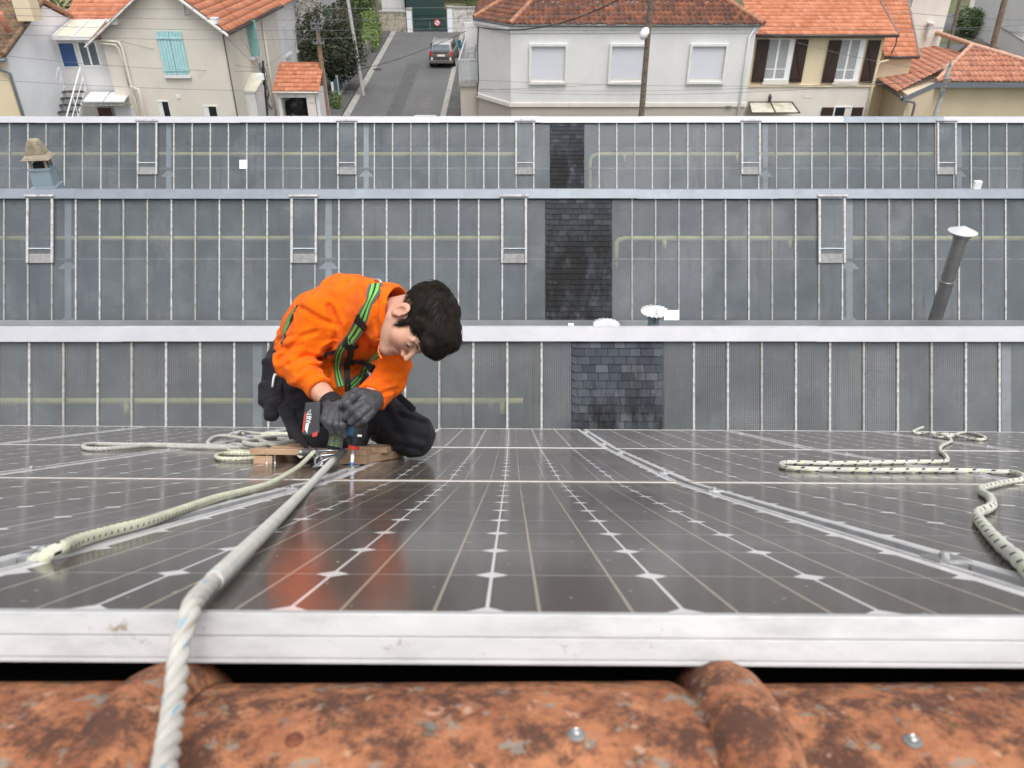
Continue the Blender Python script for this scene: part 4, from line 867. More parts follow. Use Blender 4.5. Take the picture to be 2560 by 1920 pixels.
# ---------------- trees and shrubs ----------------
def leafmat(name, a, b, c_):
    t = NT(name); oi = t.N('Attribute'); oi.attribute_name = 'UVMap'; s_ = t.N('SeparateXYZ'); t.L(t.N('UVMap').outputs[0], s_.inputs[0])
    t.set(col=t.ramp(s_.outputs[0], [(0, a), (.55, b), (1, c_)]), rough=.55, spec=.3); return t.m
M_ldark = leafmat('dark_leaves', (.016, .024, .012), (.035, .045, .022), (.085, .09, .05)); M_lgreen = leafmat('green_leaves', (.03, .055, .012), (.07, .115, .03), (.14, .20, .06)); M_llime = leafmat('light_leaves', (.05, .09, .015), (.12, .19, .04), (.22, .30, .09)); M_lred = leafmat('brownish_leaves', (.05, .04, .02), (.10, .085, .04), (.18, .15, .08))
M_bark = simple('bark', (.10, .075, .055), .9, 0, .3, 12)
def crown(blobs, n, size, seed, top=1.0):
    rng = random.Random(seed); mb = MB(); vol = [b[3]*b[4]*b[5] for b in blobs]; tot = sum(vol)
    for bi, b in enumerate(blobs):
        c0 = Vector(b[:3]); tone0 = rng.uniform(-.1, .12)
        for i in range(int(n*vol[bi]/tot)):
            d = Vector((rng.gauss(0, 1), rng.gauss(0, 1), rng.gauss(0, 1))).normalized(); r = rng.uniform(.35, 1)**.45*(1+.16*math.sin(d.x*7+bi)*math.sin(d.y*6+d.z*8))
            p = c0+Vector((d.x*b[3], d.y*b[4], d.z*b[5]))*r
            u = Vector((rng.gauss(0, 1), rng.gauss(0, 1), rng.gauss(0, .7))).normalized(); w = u.orthogonal().normalized(); s_ = size*rng.uniform(.5, 1.25)
            tone = min(.99, max(.01, rng.gauss(.42+tone0, .24)))
            mb.add([p-u*s_, p+w*s_*.42, p+u*s_, p-w*s_*.42], [(0, 1, 2, 3)], [[(tone, .5)]*4])
    return mb
def tree(name, base, blobs, n, size, mat, seed, lab, cat='tree', group=None, trunk=.14):
    t = thing(name, lab, cat, base, group); base = Vector(base)
    mk('crown', crown([(base.x+b[0], base.y+b[1], base.z+b[2], b[3], b[4], b[5]) for b in blobs], n, size, seed), mat, t)
    mb = MB(); top = max(b[2] for b in blobs); mb.tube([base+Vector((0, 0, -.2)), base+Vector((.05, 0, top*.5)), base+Vector((-.05, .05, top))], [trunk, trunk*.75, trunk*.3], 8)
    rng = random.Random(seed)
    for b in blobs: mb.tube([base+Vector((0, 0, top*.35)), base+Vector((b[0]*.5, b[1]*.5, b[2]*.75)), base+Vector((b[0], b[1], b[2]+b[5]*.5))], [trunk*.5, trunk*.35, trunk*.1], 6)
    mk('trunk', mb, M_bark, t, smooth=True)
c = GR(845, 235); bx = V(815, 130, c.y)
tree('street_tree', (bx.x+.3, c.y, zg(c.y)), [(0, 0, 2.6, 1.9, 1.7, 1.5), (-1.0, -.2, 3.3, 1.5, 1.3, 1.2), (.9, .2, 2.4, 1.3, 1.2, 1.3), (-.2, 0, 4.3, 1.2, 1.1, .9), (-1.5, -.5, 2.2, 1.0, 1.0, .9), (1.1, .4, 3.5, .9, .9, .8), (.3, .3, 1.4, 1.2, 1.1, .8)], 11000, .105, M_ldark, 3, 'dark evergreen street tree behind the brown wooden pole on the left pavement')
mb = crown([(bx.x-.9, c.y-.2, c.z+5.0, .9, .7, .8), (bx.x+.9, c.y+.2, c.z+4.3, .8, .7, .8)], 800, .07, 8); ch = mk('crown', mb, M_lred, bpy.data.objects['street_tree'])
def bush(name, px, py, blobs, n, size, mat, seed, lab, cat='bush', trunk=.04, group=None): p = GR(px, py); tree(name, (p.x, p.y, zg(p.y)), blobs, n, size, mat, seed, lab, cat, group, trunk)
bush('bush', 840, 268, [(0, 0, .45, .35, .5, .5), (.15, -.5, .3, .3, .4, .3)], 900, .07, M_lgreen, 12, 'low green weeds at the foot of the brown wooden pole')
bush('hedge', 945, 112, [(-.5, 0, .8, .9, 1.3, .9), (-.2, -2.2, .7, .7, 1.3, .8), (-.7, 1.6, 1.3, .9, 1.1, 1.0)], 3200, .10, M_llime, 14, 'light green climbing hedge along the left pavement below the stone wall')
bush('garden_tree', 905, 75, [(0, 0, 2.6, 1.4, 1.4, 1.7), (-.9, .5, 3.6, 1.1, 1.0, 1.2), (.5, .2, 4.3, 1.1, 1.0, 1.1)], 4200, .14, M_lgreen, 15, 'tall green garden tree left of the stone wall, behind the grey pole', 'tree', .12)
bush('garden_tree', 880, 120, [(0, 0, 1.7, .9, 1.0, 1.2), (-.4, .8, 2.6, .8, .8, .9)], 2200, .11, M_ldark, 16, 'dark garden tree between the street tree and the lime hedge', 'tree', .1)
bush('shrub', 1168, 66, [(0, 0, .8, .8, .6, .8), (.4, .3, 1.7, .6, .5, .7)], 1500, .09, M_lgreen, 17, 'green shrub against the white stone wall beside the balcony')
bush('garden_tree', 1165, 5, [(0, 0, 2.0, 3.0, 1.5, 1.5), (-3, .5, 2.2, 2.4, 1.5, 1.4)], 3200, .18, M_lgreen, 18, 'broad green trees rising above the green gate', 'tree', .15)
p = GR(2425, 90); tree('round_bush', (p.x, p.y, zg(p.y)), [(0, 0, 1.0, 1.5, 1.2, 1.1), (.6, -.3, 1.3, 1.1, 1, .9), (-.7, 0, 1.4, .9, .9, .8)], 3600, .11, M_lgreen, 19, 'round dark green oleander bush above the pink tiled roof', 'bush', None, .05)
tree('garden_tree', (V(130, 8, 44).x, 44, .5), [(0, 0, 6.9, 2, 1.5, 1.5)], 1600, .14, M_lgreen, 20, 'dark green tree top behind the white peak at the far left', 'tree', None, .2)

# ---------------- walls, gate and houses at the end of the street ----------------
def stonemat(name, a, b, m):
    t = NT(name); v = t.N('TexVoronoi'); v.inputs['Scale'].default_value = 4.5; mp = t.N('Mapping'); mp.inputs['Scale'].default_value = (1, 1, 1.8); t.L(t.coord(), mp.inputs[0]); t.L(mp.outputs[0], v.inputs[0])
    c = t.mix(v.outputs['Color'], a, b); e = t.N('TexVoronoi', feature='DISTANCE_TO_EDGE'); e.inputs['Scale'].default_value = 4.5; t.L(mp.outputs[0], e.inputs[0]); c = t.mix(t.ramp(e.outputs['Distance'], [(.02, 1.0), (.08, 0.0)]), c, m)
    c = t.mix(t.ramp(t.noise(2, 8, .7), [(.5, 0.0), (.62, .7)]), c, (.07, .065, .055)); t.set(col=c, rough=.9); return t.m
M_stone = stonemat('rubble_stone', (.42, .38, .30), (.30, .26, .20), (.5, .46, .38)); M_wstone = stonemat('white_stone', (.70, .69, .65), (.55, .54, .5), (.35, .33, .3))
gp = GR(1070, 80); YG = gp.y; w = Wall(YG); g0 = zg(YG)
def wbox(lab, name, rect, d, mat, cat, extra=None, g=None):
    x0, x1, z0, z1 = w.r(*rect); t = thing(name, lab, cat, ((x0+x1)/2, w.Y, z0), g); mb = MB(); mb.box((x0, w.Y, z0-.3), (x1, w.Y+d, z1)); mk('wall', mb, mat, t, bev=.03)
    mb = MB(); mb.box((x0-.04, w.Y-.04, z1), (x1+.04, w.Y+d+.04, z1+.12)); mk('coping', mb, M_gutc, t, bev=.02); return t
wbox('rubble stone garden wall left of the green gate', 'stone_wall', (940, 32, 1014, 82), .5, M_stone, 'wall'); wbox('white stone wall right of the green gate', 'stone_wall', (1130, 22, 1186, 77), .5, M_wstone, 'wall')
w.Y -= .1
wbox('left white pillar of the green gate', 'gate_pillar', (1015, 25, 1028, 80), .6, M_coldw, 'pillar', g='gate pillars'); wbox('right white pillar of the green gate', 'gate_pillar', (1117, 20, 1130, 77), .6, M_coldw, 'pillar', g='gate pillars'); w.Y += .1
x0, x1, z0, z1 = w.r(1030, 25, 1115, 77); M_gg = simple('dark_green_gate', (.012, .045, .038), .5, 0, .2, 2); t = thing('garden_gate', 'dark green double gate with a round no-parking sign at the end of the street', 'gate', ((x0+x1)/2, YG, z0))
for a, b in ((x0, (x0+x1)/2-.02), ((x0+x1)/2+.02, x1)):
    mb = MB(); n = 9
    for i in range(n): mb.box((a+(b-a)*i/n+.01, YG+.1, z0), (a+(b-a)*(i+1)/n-.01, YG+.14, z1))
    mb.box((a, YG+.07, z0+.2), (b, YG+.1, z0+.35)); mb.box((a, YG+.07, z1-.4), (b, YG+.1, z1-.25)); mk('gate_leaf', mb, M_gg, t)
p = V(1093, 57, YG+.02); Ms = Matrix.Translation((p.x, YG+.02, p.z)) @ Matrix.Rotation(math.radians(90), 4, 'X')
mb = MB(); mb.lathe([(.26, -.02), (.26, 0.0)], 28, Ms); sg = mk('sign', mb, simple('sign_red', (.6, .03, .03), .4), t)
mb = MB(); mb.lathe([(.19, .0), (.19, .008)], 28, Ms); mk('disc', mb, simple('sign_blue', (.65, .66, .7), .4), sg); mb = MB(); mb.box((-.18, -.03, .009), (.18, .03, .014), Ms @ Matrix.Rotation(math.radians(-45), 4, 'Z')); mk('bar', mb, bpy.data.materials['sign_red'], sg)
def house(name, lab, x0, x1, y0, y1, ze, rise, wm, rm, wins=(), ov=.4, axis='x', seed=31, ttype='flat', wmat=None):
    t = thing(name, lab, 'house', ((x0+x1)/2, y0, zg(y0))); mb = MB(); zb = zg(y0)-.5; 
    if axis == 'x':
        ym = (y0+y1)/2; mb.poly([(x0, y0, zb), (x0, y1, zb), (x0, y1, ze), (x0, ym, ze+rise), (x0, y0, ze)], thick=(x1-x0, 0, 0)); mk('wall', mb, wm, t); k = rise/(ym-y0)
        mk('roof', tiled([(x0-ov, y0-ov, ze-ov*k+.05), (x1+ov, y0-ov, ze-ov*k+.05), (x1+ov, ym, ze+rise+.05), (x0-ov, ym, ze+rise+.05)], .24, .36, .03, .03, ttype, seed=seed), rm, t, smooth=True)
        mb = MB(); mb.poly([(x0-ov, ym, ze+rise+.05), (x1+ov, ym, ze+rise+.05), (x1+ov, y1+ov, ze-ov*k), (x0-ov, y1+ov, ze-ov*k)], thick=(0, 0, -.08)); mk('roof', mb, M_ridgec, t)
        mb = MB(); mb.tube([(x0-ov, y0-ov-.06, ze-ov*k), (x1+ov, y0-ov-.06, ze-ov*k)], .07, 6); mk('gutter', mb, M_zg, t)
    else:
        xm = (x0+x1)/2; mb.poly([(x0, y0, zb), (x1, y0, zb), (x1, y0, ze), (xm, y0, ze+rise), (x0, y0, ze)], thick=(0, y1-y0, 0)); mk('wall', mb, wm, t); k = rise/(xm-x0)
        mk('roof', tiled([(x1+ov, y0-ov, ze-ov*k+.05), (x1+ov, y1, ze-ov*k+.05), (xm, y1, ze+rise+.05), (xm, y0-ov, ze+rise+.05)], .24, .36, .03, .03, ttype, seed=seed), rm, t, smooth=True)
        mk('roof', tiled([(x0-ov, y1, ze-ov*k+.05), (x0-ov, y0-ov, ze-ov*k+.05), (xm, y0-ov, ze+rise+.05), (xm, y1, ze+rise+.05)], .24, .36, .03, .03, ttype, seed=seed+1), rm, t, smooth=True)
        mb = MB(); mb.beam((x1+ov, y0-ov, ze-ov*k), (xm, y0-ov, ze+rise), .05, .16, up=(0, 1, 0)); mb.beam((x0-ov, y0-ov, ze-ov*k), (xm, y0-ov, ze+rise), .05, .16, up=(0, 1, 0)); mk('bargeboard', mb, M_trim, t)
    for face, a, b, c0, c1, m in wins:
        if face == 'f': mb = MB(); mb.box((a, y0-.03, c0), (b, y0+.01, c1)); o = mk('window', mb, m, t); mb = MB(); mb.box((a-.08, y0-.1, c0-.12), (b+.08, y0, c0-.01)); mk('sill', mb, M_trim, o)
        else: mb = MB(); mb.box((x1-.01, a, c0), (x1+.04, b, c1)); o = mk('window', mb, m, t); mb = MB(); mb.box((x1, a-.08, c0-.14), (x1+.14, b+.08, c0-.01)); mk('sill', mb, M_trim, o)
    return t
# the houses along the left side of the street, their side walls seen from the road
h1 = house('white_street_house', 'white two-storey house right behind the beige gable house', -20, XR-.15, 47.6, 53.5, 6.6, 1.5, M_white, M_orange, [('s', 48.5, 49.5, 3.9, 5.4, M_roll), ('s', 51.2, 52.1, 3.7, 5.2, M_roll), ('f', -14.4, -13.5, 3.4, 4.9, M_roll)], .35, 'y', 41)
h2 = house('pale_street_house', 'pale house with a brown ridge farther up the left side of the street', -21, XR-.4, 54.2, 60.5, 6.2, 1.6, M_creamw, M_orange, [('s', 55.5, 56.4, 3.8, 5.2, M_darkw), ('s', 58.2, 59.1, 3.8, 5.2, M_darkw)], .35, 'y', 43)
h3 = house('white_street_house', 'white house with a small orange eave beyond, above the lime hedge', -22, -13.6, 62, 69, 5.6, 1.6, M_white, M_orange, [('s', 63.2, 64.4, 3.2, 4.6, M_grn), ('s', 66, 67, 3.2, 4.6, M_darkw)], .35, 'y', 45)
h4 = house('grey_annex_house', 'white boarded house behind the rubble stone wall', V(955, 20, YG+5).x, V(1012, 20, YG+5).x, YG+5, YG+10, g0+4.6, 1.2, M_trim, M_brown, [('f', V(985, 5, YG+5).x, V(995, 5, YG+5).x, g0+2.2, g0+3.6, M_darkw)], .3, 'x', 47)
h5 = house('dark_barn', 'dark green building with a brown roof behind the green gate', V(1016, 20, YG+4).x, V(1100, 20, YG+4).x, YG+4, YG+9, g0+4.0, 1.4, simple('barn_green', (.02, .05, .045), .6), M_brown, [], .3, 'x', 49)
for i, (x, y, s_, m) in enumerate(((-34, 52, 6.4, M_cream), (-45, 60, 6, M_white), (9, 62, 6.2, M_white), (-30, 78, 6, M_white), (-2, 90, 6, M_creamw), (18, 92, 6, M_white), (-48, 88, 6, M_cream), (42, 62, 6, M_white))):
    house('street_house', ['cream house in the back row at the far left', 'white house beyond the cream one at the far left', 'white house behind the brown-roofed white house', 'white house in the row beyond the stone wall', 'pale house beyond the trees over the gate', 'white house beyond the cream house chimney side', 'cream house farthest to the left', 'white house at the far right corner'][i], x-5, x+5, y, y+8, s_+zg(y)-1, 1.8, m, M_orange, [('f', x-3, x-2, zg(y)+3.3, zg(y)+4.6, M_darkw), ('f', x+1, x+2, zg(y)+3.3, zg(y)+4.6, M_darkw)], .4, 'x', 50+i)
tree('garden_tree', (-18, 76, 2.3), [(0, 0, 3.5, 3, 2, 2.5), (3, 1, 2.5, 2, 2, 2)], 3500, .2, M_ldark, 71, 'dark garden tree beyond the last house on the left side', 'tree', None, .2)

# ---------------- right-hand background ----------------
hr = house('tall_pale_house', 'tall pale house wall between the orange roof and the oleander bush', V(2268, 60, 47).x, V(2362, 60, 47).x, 47, 56, 8.2, 1.2, M_creamw, M_orange, [], .3, 'x', 61)
p = V(2325, 62, 46.9); mb = MB(); mb.lathe([(.12, -.6), (.12, .05), (.2, .06), (.2, .14)], 10, Matrix.Translation((p.x, 46.8, p.z))); mk('flue', mb, M_trim, hr)
M_wallw = simple('white_garden_wall', (.66, .64, .60), .9, 0, .1, 2, dirt=(.35, .34, .30), dirtscale=2, dirtamt=.5)
def gwall(name, lab, pts, h, mat, coping=True):
    q_ = [GR(*p) for p in pts]; t = thing(name, lab, 'wall', q_[0]); mb = MB()
    for a, b in zip(q_[:-1], q_[1:]): mb.beam(a+Vector((0, 0, h/2)), b+Vector((0, 0, h/2)), .2, h)
    mk('wall', mb, mat, t); mb = MB()
    for a, b in zip(q_[:-1], q_[1:]): mb.beam(a+Vector((0, 0, h+.04)), b+Vector((0, 0, h+.04)), .28, .08)
    mk('coping', mb, M_gutc, t)
gwall('garden_wall', 'long white garden wall running down to the right beside the oleander', [(2430, 75), (2520, 135), (2640, 215)], 1.3, M_wallw)
gwall('garden_wall', 'low cream wall with two pillars beyond the right-hand road', [(2400, 52), (2640, 60)], .9, M_wallw)
gwall('garden_wall', 'far pale wall on top of the grassy bank at the upper right', [(2420, 24), (2640, 38)], 1.0, M_wallw)
for i, px in enumerate((2492, 2524)):
    p = GR(px, 68); t = thing('wall_pillar', ['left cream pillar of the small gateway at upper right', 'right cream pillar of the small gateway at upper right'][i], 'pillar', p, 'gateway pillars'); mb = MB(); mb.box((p.x-.2, p.y-.2, p.z-.2), (p.x+.2, p.y+.2, p.z+1.45)); mk('shaft', mb, M_creamw, t); mb = MB(); mb.box((p.x-.27, p.y-.27, p.z+1.45), (p.x+.27, p.y+.27, p.z+1.6)); mk('cap', mb, M_creamw, t)
M_corr = NT('fibre_cement'); xx = M_corr.N('SeparateXYZ'); M_corr.L(M_corr.coord(), xx.inputs[0]); M_corr.set(col=M_corr.ramp(M_corr.noise(2, 6, .7), [(.3, (.16, .155, .14)), (.7, (.30, .29, .27))]), rough=.9)
a = V(2395, 96, 49.5); b = V(2620, 200, 46.0); t = thing('corrugated_shed', 'grey corrugated shed roof behind the pink tiled roof', 'shed', (a.x+2, 48, zg(48)))
zc_ = 4.4; A1, B1 = G(2395, 97, 4.9), G(2485, 97, 4.9); C1, D1 = G(2500, 170, 3.9), G(2392, 130, 3.9)
mk('roof', tiled([D1, C1, B1, A1], .16, 2.2, .05, .02, 'canal', seed=66), M_corr.m, t, smooth=True); mb = MB(); mb.poly([D1+Vector((0, .2, -.1)), C1+Vector((0, .2, -.1)), Vector((C1.x, C1.y+.2, 0)), Vector((D1.x, D1.y+.2, 0))], thick=(0, .1, 0)); mk('wall', mb, M_wallw, t)

# ---------------- small tiled shelter with a covered motorbike ----------------
w = Wall(41.3); a = V(683, 229, 41.0); b = V(796, 229, 41.0); b.z = a.z; zt = a.z; g_ = zg(41.3)
t = thing('tiled_shelter', 'small open white shelter with an orange tiled roof beside the wooden pole', 'shelter', ((a.x+b.x)/2, 41.5, g_))
mk('roof', tiled([a+Vector((-.05, 0, 0)), b+Vector((.05, 0, 0)), b+Vector((0.02, 1.9, 1.0)), a+Vector((.0, 1.9, 1.0))], .21, .30, .035, .04, 'flat', seed=15), M_orange, t, smooth=True); gutter(t, a+Vector((-.05, -.05, -.03)), b+Vector((0, -.05, -.03)), M_cpipe, .05)
x0, x1 = a.x+.12, b.x-.05; mb = MB(); mb.box((x0, 43.0, g_), (x1, 43.2, zt+.7)); mb.box((x0, 41.15, g_), (x0+.16, 43.0, zt-.05)); mb.box((x1-.16, 41.15, g_), (x1, 43.0, zt-.02)); mb.box((x0+.16, 41.15, zt-.32), (x1-.16, 41.3, zt-.03)); mk('wall', mb, M_trim, t)
mb = MB(); p = V(779, 244, 41.15); mb.box((x1-.62, 41.10, g_), (x1-.2, 41.5, p.z+.18)); o = mk('pillar', mb, M_creamw, t); mb = MB(); mb.box((x1-.5, 41.07, p.z-.22), (x1-.2, 41.1, p.z+.1)); mk('letterbox', mb, M_creamw, o)
cx = (x0+x1)/2; p = V(740, 258, 41.9)
mt = thing('covered_motorbike', 'motorbike under a black crumpled tarpaulin inside the tiled shelter', 'motorbike', (p.x, 42.0, g_))
bm = bmesh.new(); bmesh.ops.create_icosphere(bm, subdivisions=4, radius=1)
from mathutils import noise as mn
for v in bm.verts:
    d = v.co.copy(); f = 1+.22*mn.noise(d*2.3)+.10*mn.noise(d*6); top = .28*max(0, math.sin(d.x*2.2+.6))
    v.co = Vector((p.x+d.x*.72*f, 42.0+d.y*.35*f, p.z-.12+d.z*(.36+top)*f))
mk('tarpaulin', bm, simple('black_tarpaulin', (.018, .018, .021), .35, 0, .3, 8), mt, smooth=True)
for dx, m_ in ((-.55, simple('orange_rim', (.45, .13, .05), .5)), (.55, M_rail)):
    Mw = Matrix.Translation((p.x+dx, 41.72, p.z-.42)) @ Matrix.Rotation(math.radians(90), 4, 'X'); mb = MB(); mb.lathe([(.20, -.05), (.30, -.05), (.31, 0), (.30, .05), (.20, .05)], 20, Mw); wh = mk('wheel', mb, M_black, mt); mb = MB(); mb.lathe([(.17, -.03), (.20, -.052), (.20, .052), (.17, .03)], 20, Mw); mk('rim', mb, m_, wh)

# fence along the left pavement
t = thing('panel_fence', 'blue-green panel fence with white posts beside the dark tree', 'fence', GR(845, 255)); f0, f1 = GR(845, 262), GR(868, 190); f0, f1 = Vector((-10.75, GR(845, 250).y-1.2, 0)), Vector((-10.9, GR(845, 250).y+5.5, 0)); M_bgf = simple('blue_green_panel', (.05, .12, .15), .5)
for i in range(5):
    a = f0.lerp(f1, i/4); z = zg(a.y); mb = MB(); mb.box((a.x-.06, a.y-.06, z), (a.x+.06, a.y+.06, z+1.35)); mk('post', mb, M_trim, t)
    if i < 4: b = f0.lerp(f1, (i+1)/4); mb = MB(); mb.beam(a+Vector((0, .1, z+.75)), b+Vector((0, -.1, zg(b.y)+.75)), .04, 1.0); mk('panel', mb, M_bgf, t)
mb = MB(); mb.beam(f0+Vector((0, 0, zg(f0.y)+.1)), f1+Vector((0, 0, zg(f1.y)+.1)), .25, .3); mk('plinth', mb, M_gutc, t)
t = thing('garden_fence', 'weathered grey garden fence under the lime hedge', 'fence', (-10.6, 58, zg(58)))
for i in range(9):
    y = 56+i*1.4; mb = MB(); mb.box((-10.55, y-.05, zg(y)), (-10.45, y+.05, zg(y)+1.2)); mk('post', mb, M_gutc, t)
mb = MB(); mb.beam((-10.5, 56, zg(56)+.5), (-10.5, 67.2, zg(67.2)+.5), .05, .9); mk('panel', mb, simple('grey_boards', (.20, .19, .17), .8, 0, .3, 3), t)

# balcony of the white house with two chairs
w = Wall(42.0); sb_ = G(1168, 200, 3.35); YB = 42.4; zs = V(1168, 205, YB).z; xl, xr = V(1147, 200, YB).x, E0.x+.1
t = thing('balcony', 'paved balcony with a glass and metal railing at the left end of the white house', 'balcony', ((xl+xr)/2, YB, zs)); mb = MB(); mb.box((xl, YB, zs-.22), (xr, YB+6.5, zs)); mk('slab', mb, simple('balcony_floor', (.30, .29, .27), .85, 0, .15, 2), t)
mb = MB(); mb.box((xl+.05, YB+.1, zg(YB)-.3), (xr, YB+6.3, zs-.225)); mk('lower_wall', mb, M_taupe, t)
mb = MB(); ps = [(xl+.04, YB+.04), (xr-.05, YB+.04)]
for x, y in ((xl+.04, YB+.04), ((xl+xr)/2, YB+.04), (xr-.05, YB+.04), (xl+.04, YB+1.6), (xl+.04, YB+3.2), (xl+.04, YB+4.8), (xl+.04, YB+6.4)): mb.box((x-.025, y-.025, zs), (x+.025, y+.025, zs+1.05))
mb.beam((xl+.04, YB+.04, zs+1.06), (xr, YB+.04, zs+1.06), .06, .05); mb.beam((xl+.04, YB+.07, zs+1.06), (xl+.04, YB+6.5, zs+1.06), .06, .05); mk('railing', mb, M_cone, t)
gl = NT('frosted_railing_glass'); tr = gl.N('BsdfTransparent'); ms = gl.N('MixShader'); ms.inputs[0].default_value = .35; gl.set(col=(.5, .55, .55), rough=.2); gl.L(tr.outputs[0], ms.inputs[1]); gl.L(gl.b.outputs[0], ms.inputs[2]); gl.L(ms.outputs[0], gl.out.inputs[0])
mb = MB(); mb.box((xl+.08, YB+.03, zs+.08), (xr-.08, YB+.045, zs+1.0)); mk('glass_panel', mb, gl.m, t)
mb = MB(); mb.box((xl, YB+6.6, zs-1), (xr+.1, YB+6.8, zs+1.9)); mk('screen', mb, M_trim, t)
def chair(px, py, col, lab, rz):
    p = G(px, py, zs); t = thing('garden_chair', lab, 'chair', (p.x, p.y, zs), 'chairs on the balcony'); M = Matrix.Translation((p.x, p.y, zs)) @ Matrix.Rotation(rz, 4, 'Z')
    mb = MB(); mb.box((-.23, -.22, .42), (.23, .22, .45), M); mk('seat', mb, col, t, bev=.01)
    mb = MB(); 
    for i in range(5): x = -.2+i*.1; mb.beam(M @ Vector((x, .22, .45)), M @ Vector((x*1.05, .30, .85)), .05, .012)
    mb.beam(M @ Vector((-.24, .30, .86)), M @ Vector((.24, .30, .86)), .04, .03); mk('backrest', mb, col, t)
    for sx_ in (-1, 1):
        for sy_ in (-1, 1): mb = MB(); mb.tube([M @ Vector((sx_*.2, sy_*.19, .42)), M @ Vector((sx_*.25, sy_*.25, 0))], .014, 6); mk('leg', mb, col, t)
        mb = MB(); mb.tube([M @ Vector((sx_*.25, -.2, .42)), M @ Vector((sx_*.27, -.2, .64)), M @ Vector((sx_*.25, .28, .66))], .014, 6); mk('armrest', mb, col, t)
chair(1160, 141, simple('blue_chair', (.03, .14, .20), .4), 'blue garden chair on the balcony', 1.2); chair(1179, 152, simple('grey_chair', (.30, .33, .35), .4), 'light grey garden chair on the balcony beside the blue one', -1.4)

# ---------------- cars ----------------
def loft(mb, secs):
    n = len(secs[0]); o = len(mb.v)
    for s_ in secs: mb.v += [Vector(p) for p in s_]
    for i in range(len(secs)-1):
        for k in range(n): k2 = (k+1) % n; mb.f.append([o+i*n+k, o+i*n+k2, o+(i+1)*n+k2, o+(i+1)*n+k])
    mb.f.append([o+k for k in range(n)][::-1]); mb.f.append([o+(len(secs)-1)*n+k for k in range(n)])
def car(name, loc, yaw, paint, roofp, lab, rails=True):
    t = thing(name, lab, 'car', loc); M = Matrix.Translation(loc) @ Matrix.Rotation(yaw, 4, 'Z')
    def sec(y, hw, z0, z1, bulge=.04): return [M @ Vector(p) for p in ((-hw+.08, y, z0), (hw-.08, y, z0), (hw, y, z0+.10), (hw+bulge, y, (z0+z1)/2), (hw, y, z1-.06), (hw-.10, y, z1), (-hw+.10, y, z1), (-hw, y, z1-.06), (-hw-bulge, y, (z0+z1)/2), (-hw, y, z0+.10))]
    mb = MB(); loft(mb, [sec(-2.12, .72, .36, .70), sec(-2.08, .80, .30, .86), sec(-1.98, .83, .28, 1.02), sec(-1.2, .85, .24, 1.04), sec(0, .86, .22, 1.02), sec(1.0, .85, .24, .98), sec(1.75, .80, .28, .86), sec(2.1, .70, .32, .70)]); mk('body', mb, paint, t, smooth='auto')
    def gs(y, hw, z, z0=1.0): return [M @ Vector(p) for p in ((-hw-.10, y, z0), (hw+.10, y, z0), (hw+.02, y, (z+z0)/2), (hw-.03, y, z-.05), (hw-.12, y, z), (-hw+.12, y, z), (-hw+.03, y, z-.05), (-hw-.02, y, (z+z0)/2))]
    mb = MB(); loft(mb, [gs(-1.96, .66, 1.10), gs(-1.72, .66, 1.52), gs(-.9, .68, 1.58), gs(.1, .68, 1.56), gs(.55, .64, 1.42), gs(1.15, .62, 1.05)]); mk('cabin', mb, roofp, t, smooth='auto')
    mb = MB(); pts = [(-.62, -2.005, 1.10), (.62, -2.005, 1.10), (.54, -1.80, 1.46), (-.54, -1.80, 1.46)]; mb.poly([M @ Vector(p) for p in pts], thick=M.to_3x3() @ Vector((0, .03, 0))); mk('rear_window', mb, M_glass, t)
    for s_ in (-1, 1):
        for ya, yb, yc, yd in ((-1.65, -.85, -.9, -1.5), (-.75, .15, .05, -.75), (.22, .95, .45, .12)):
            mb = MB(); pts = [(s_*.775, ya, 1.08), (s_*.775, yb, 1.08), (s_*.695, yc, 1.46), (s_*.695, yd, 1.46)]; mb.poly([M @ Vector(p) for p in (pts if s_ > 0 else pts[::-1])], thick=M.to_3x3() @ Vector((-s_*.03, 0, 0))); mk('side_window', mb, M_darkw, t)
        mb = MB(); mb.poly([M @ Vector(p) for p in ((s_*.60, -2.13, .66), (s_*.82, -2.08, .66), (s_*.80, -2.04, 1.05), (s_*.66, -2.07, 1.05))][::s_], thick=M.to_3x3() @ Vector((0, .06, 0))); lt = mk('tail_light', mb, simple('tail_light_red', (.5, .02, .02), .25) if 'tail_light_red' not in bpy.data.materials else bpy.data.materials['tail_light_red'], t)
        mb = MB(); mb.box((s_*.64-.06, -2.16, .50), (s_*.64+.06, -2.1, .68), M); mk('reflector', mb, simple('lamp_white', (.7, .68, .62), .3) if 'lamp_white' not in bpy.data.materials else bpy.data.materials['lamp_white'], lt)
        mb = MB(); mb.box((s_*.9-.02, .62, 1.0), (s_*1.06, .74, 1.14), M); mk('wing_mirror', mb, M_black, t, bev=.02)
        for y in (-1.35, 1.35):
            Mw = M @ Matrix.Translation((s_*.80, y, .32)) @ Matrix.Rotation(math.radians(90), 4, 'Y'); mb = MB(); mb.lathe([(.20, -.1), (.31, -.1), (.325, 0), (.31, .1), (.2, .1)], 24, Mw); wh = mk('wheel', mb, M_black, t); mb = MB(); mb.lathe([(.05, -.112), (.2, -.105), (.2, .105), (.05, .112)], 16, Mw); mk('rim', mb, M_cone, wh)
        if rails: mb = MB(); mb.tube([M @ Vector((s_*.60, -1.6, 1.60)), M @ Vector((s_*.62, -.6, 1.65)), M @ Vector((s_*.6, .2, 1.61))], .02, 6); mk('roof_rail', mb, M_cone, t)
    mb = MB(); mb.box((-.26, -2.155, .74), (.26, -2.10, .86), M); mk('number_plate', mb, simple('plate_white', (.75, .75, .72), .4) if 'plate_white' not in bpy.data.materials else bpy.data.materials['plate_white'], t)
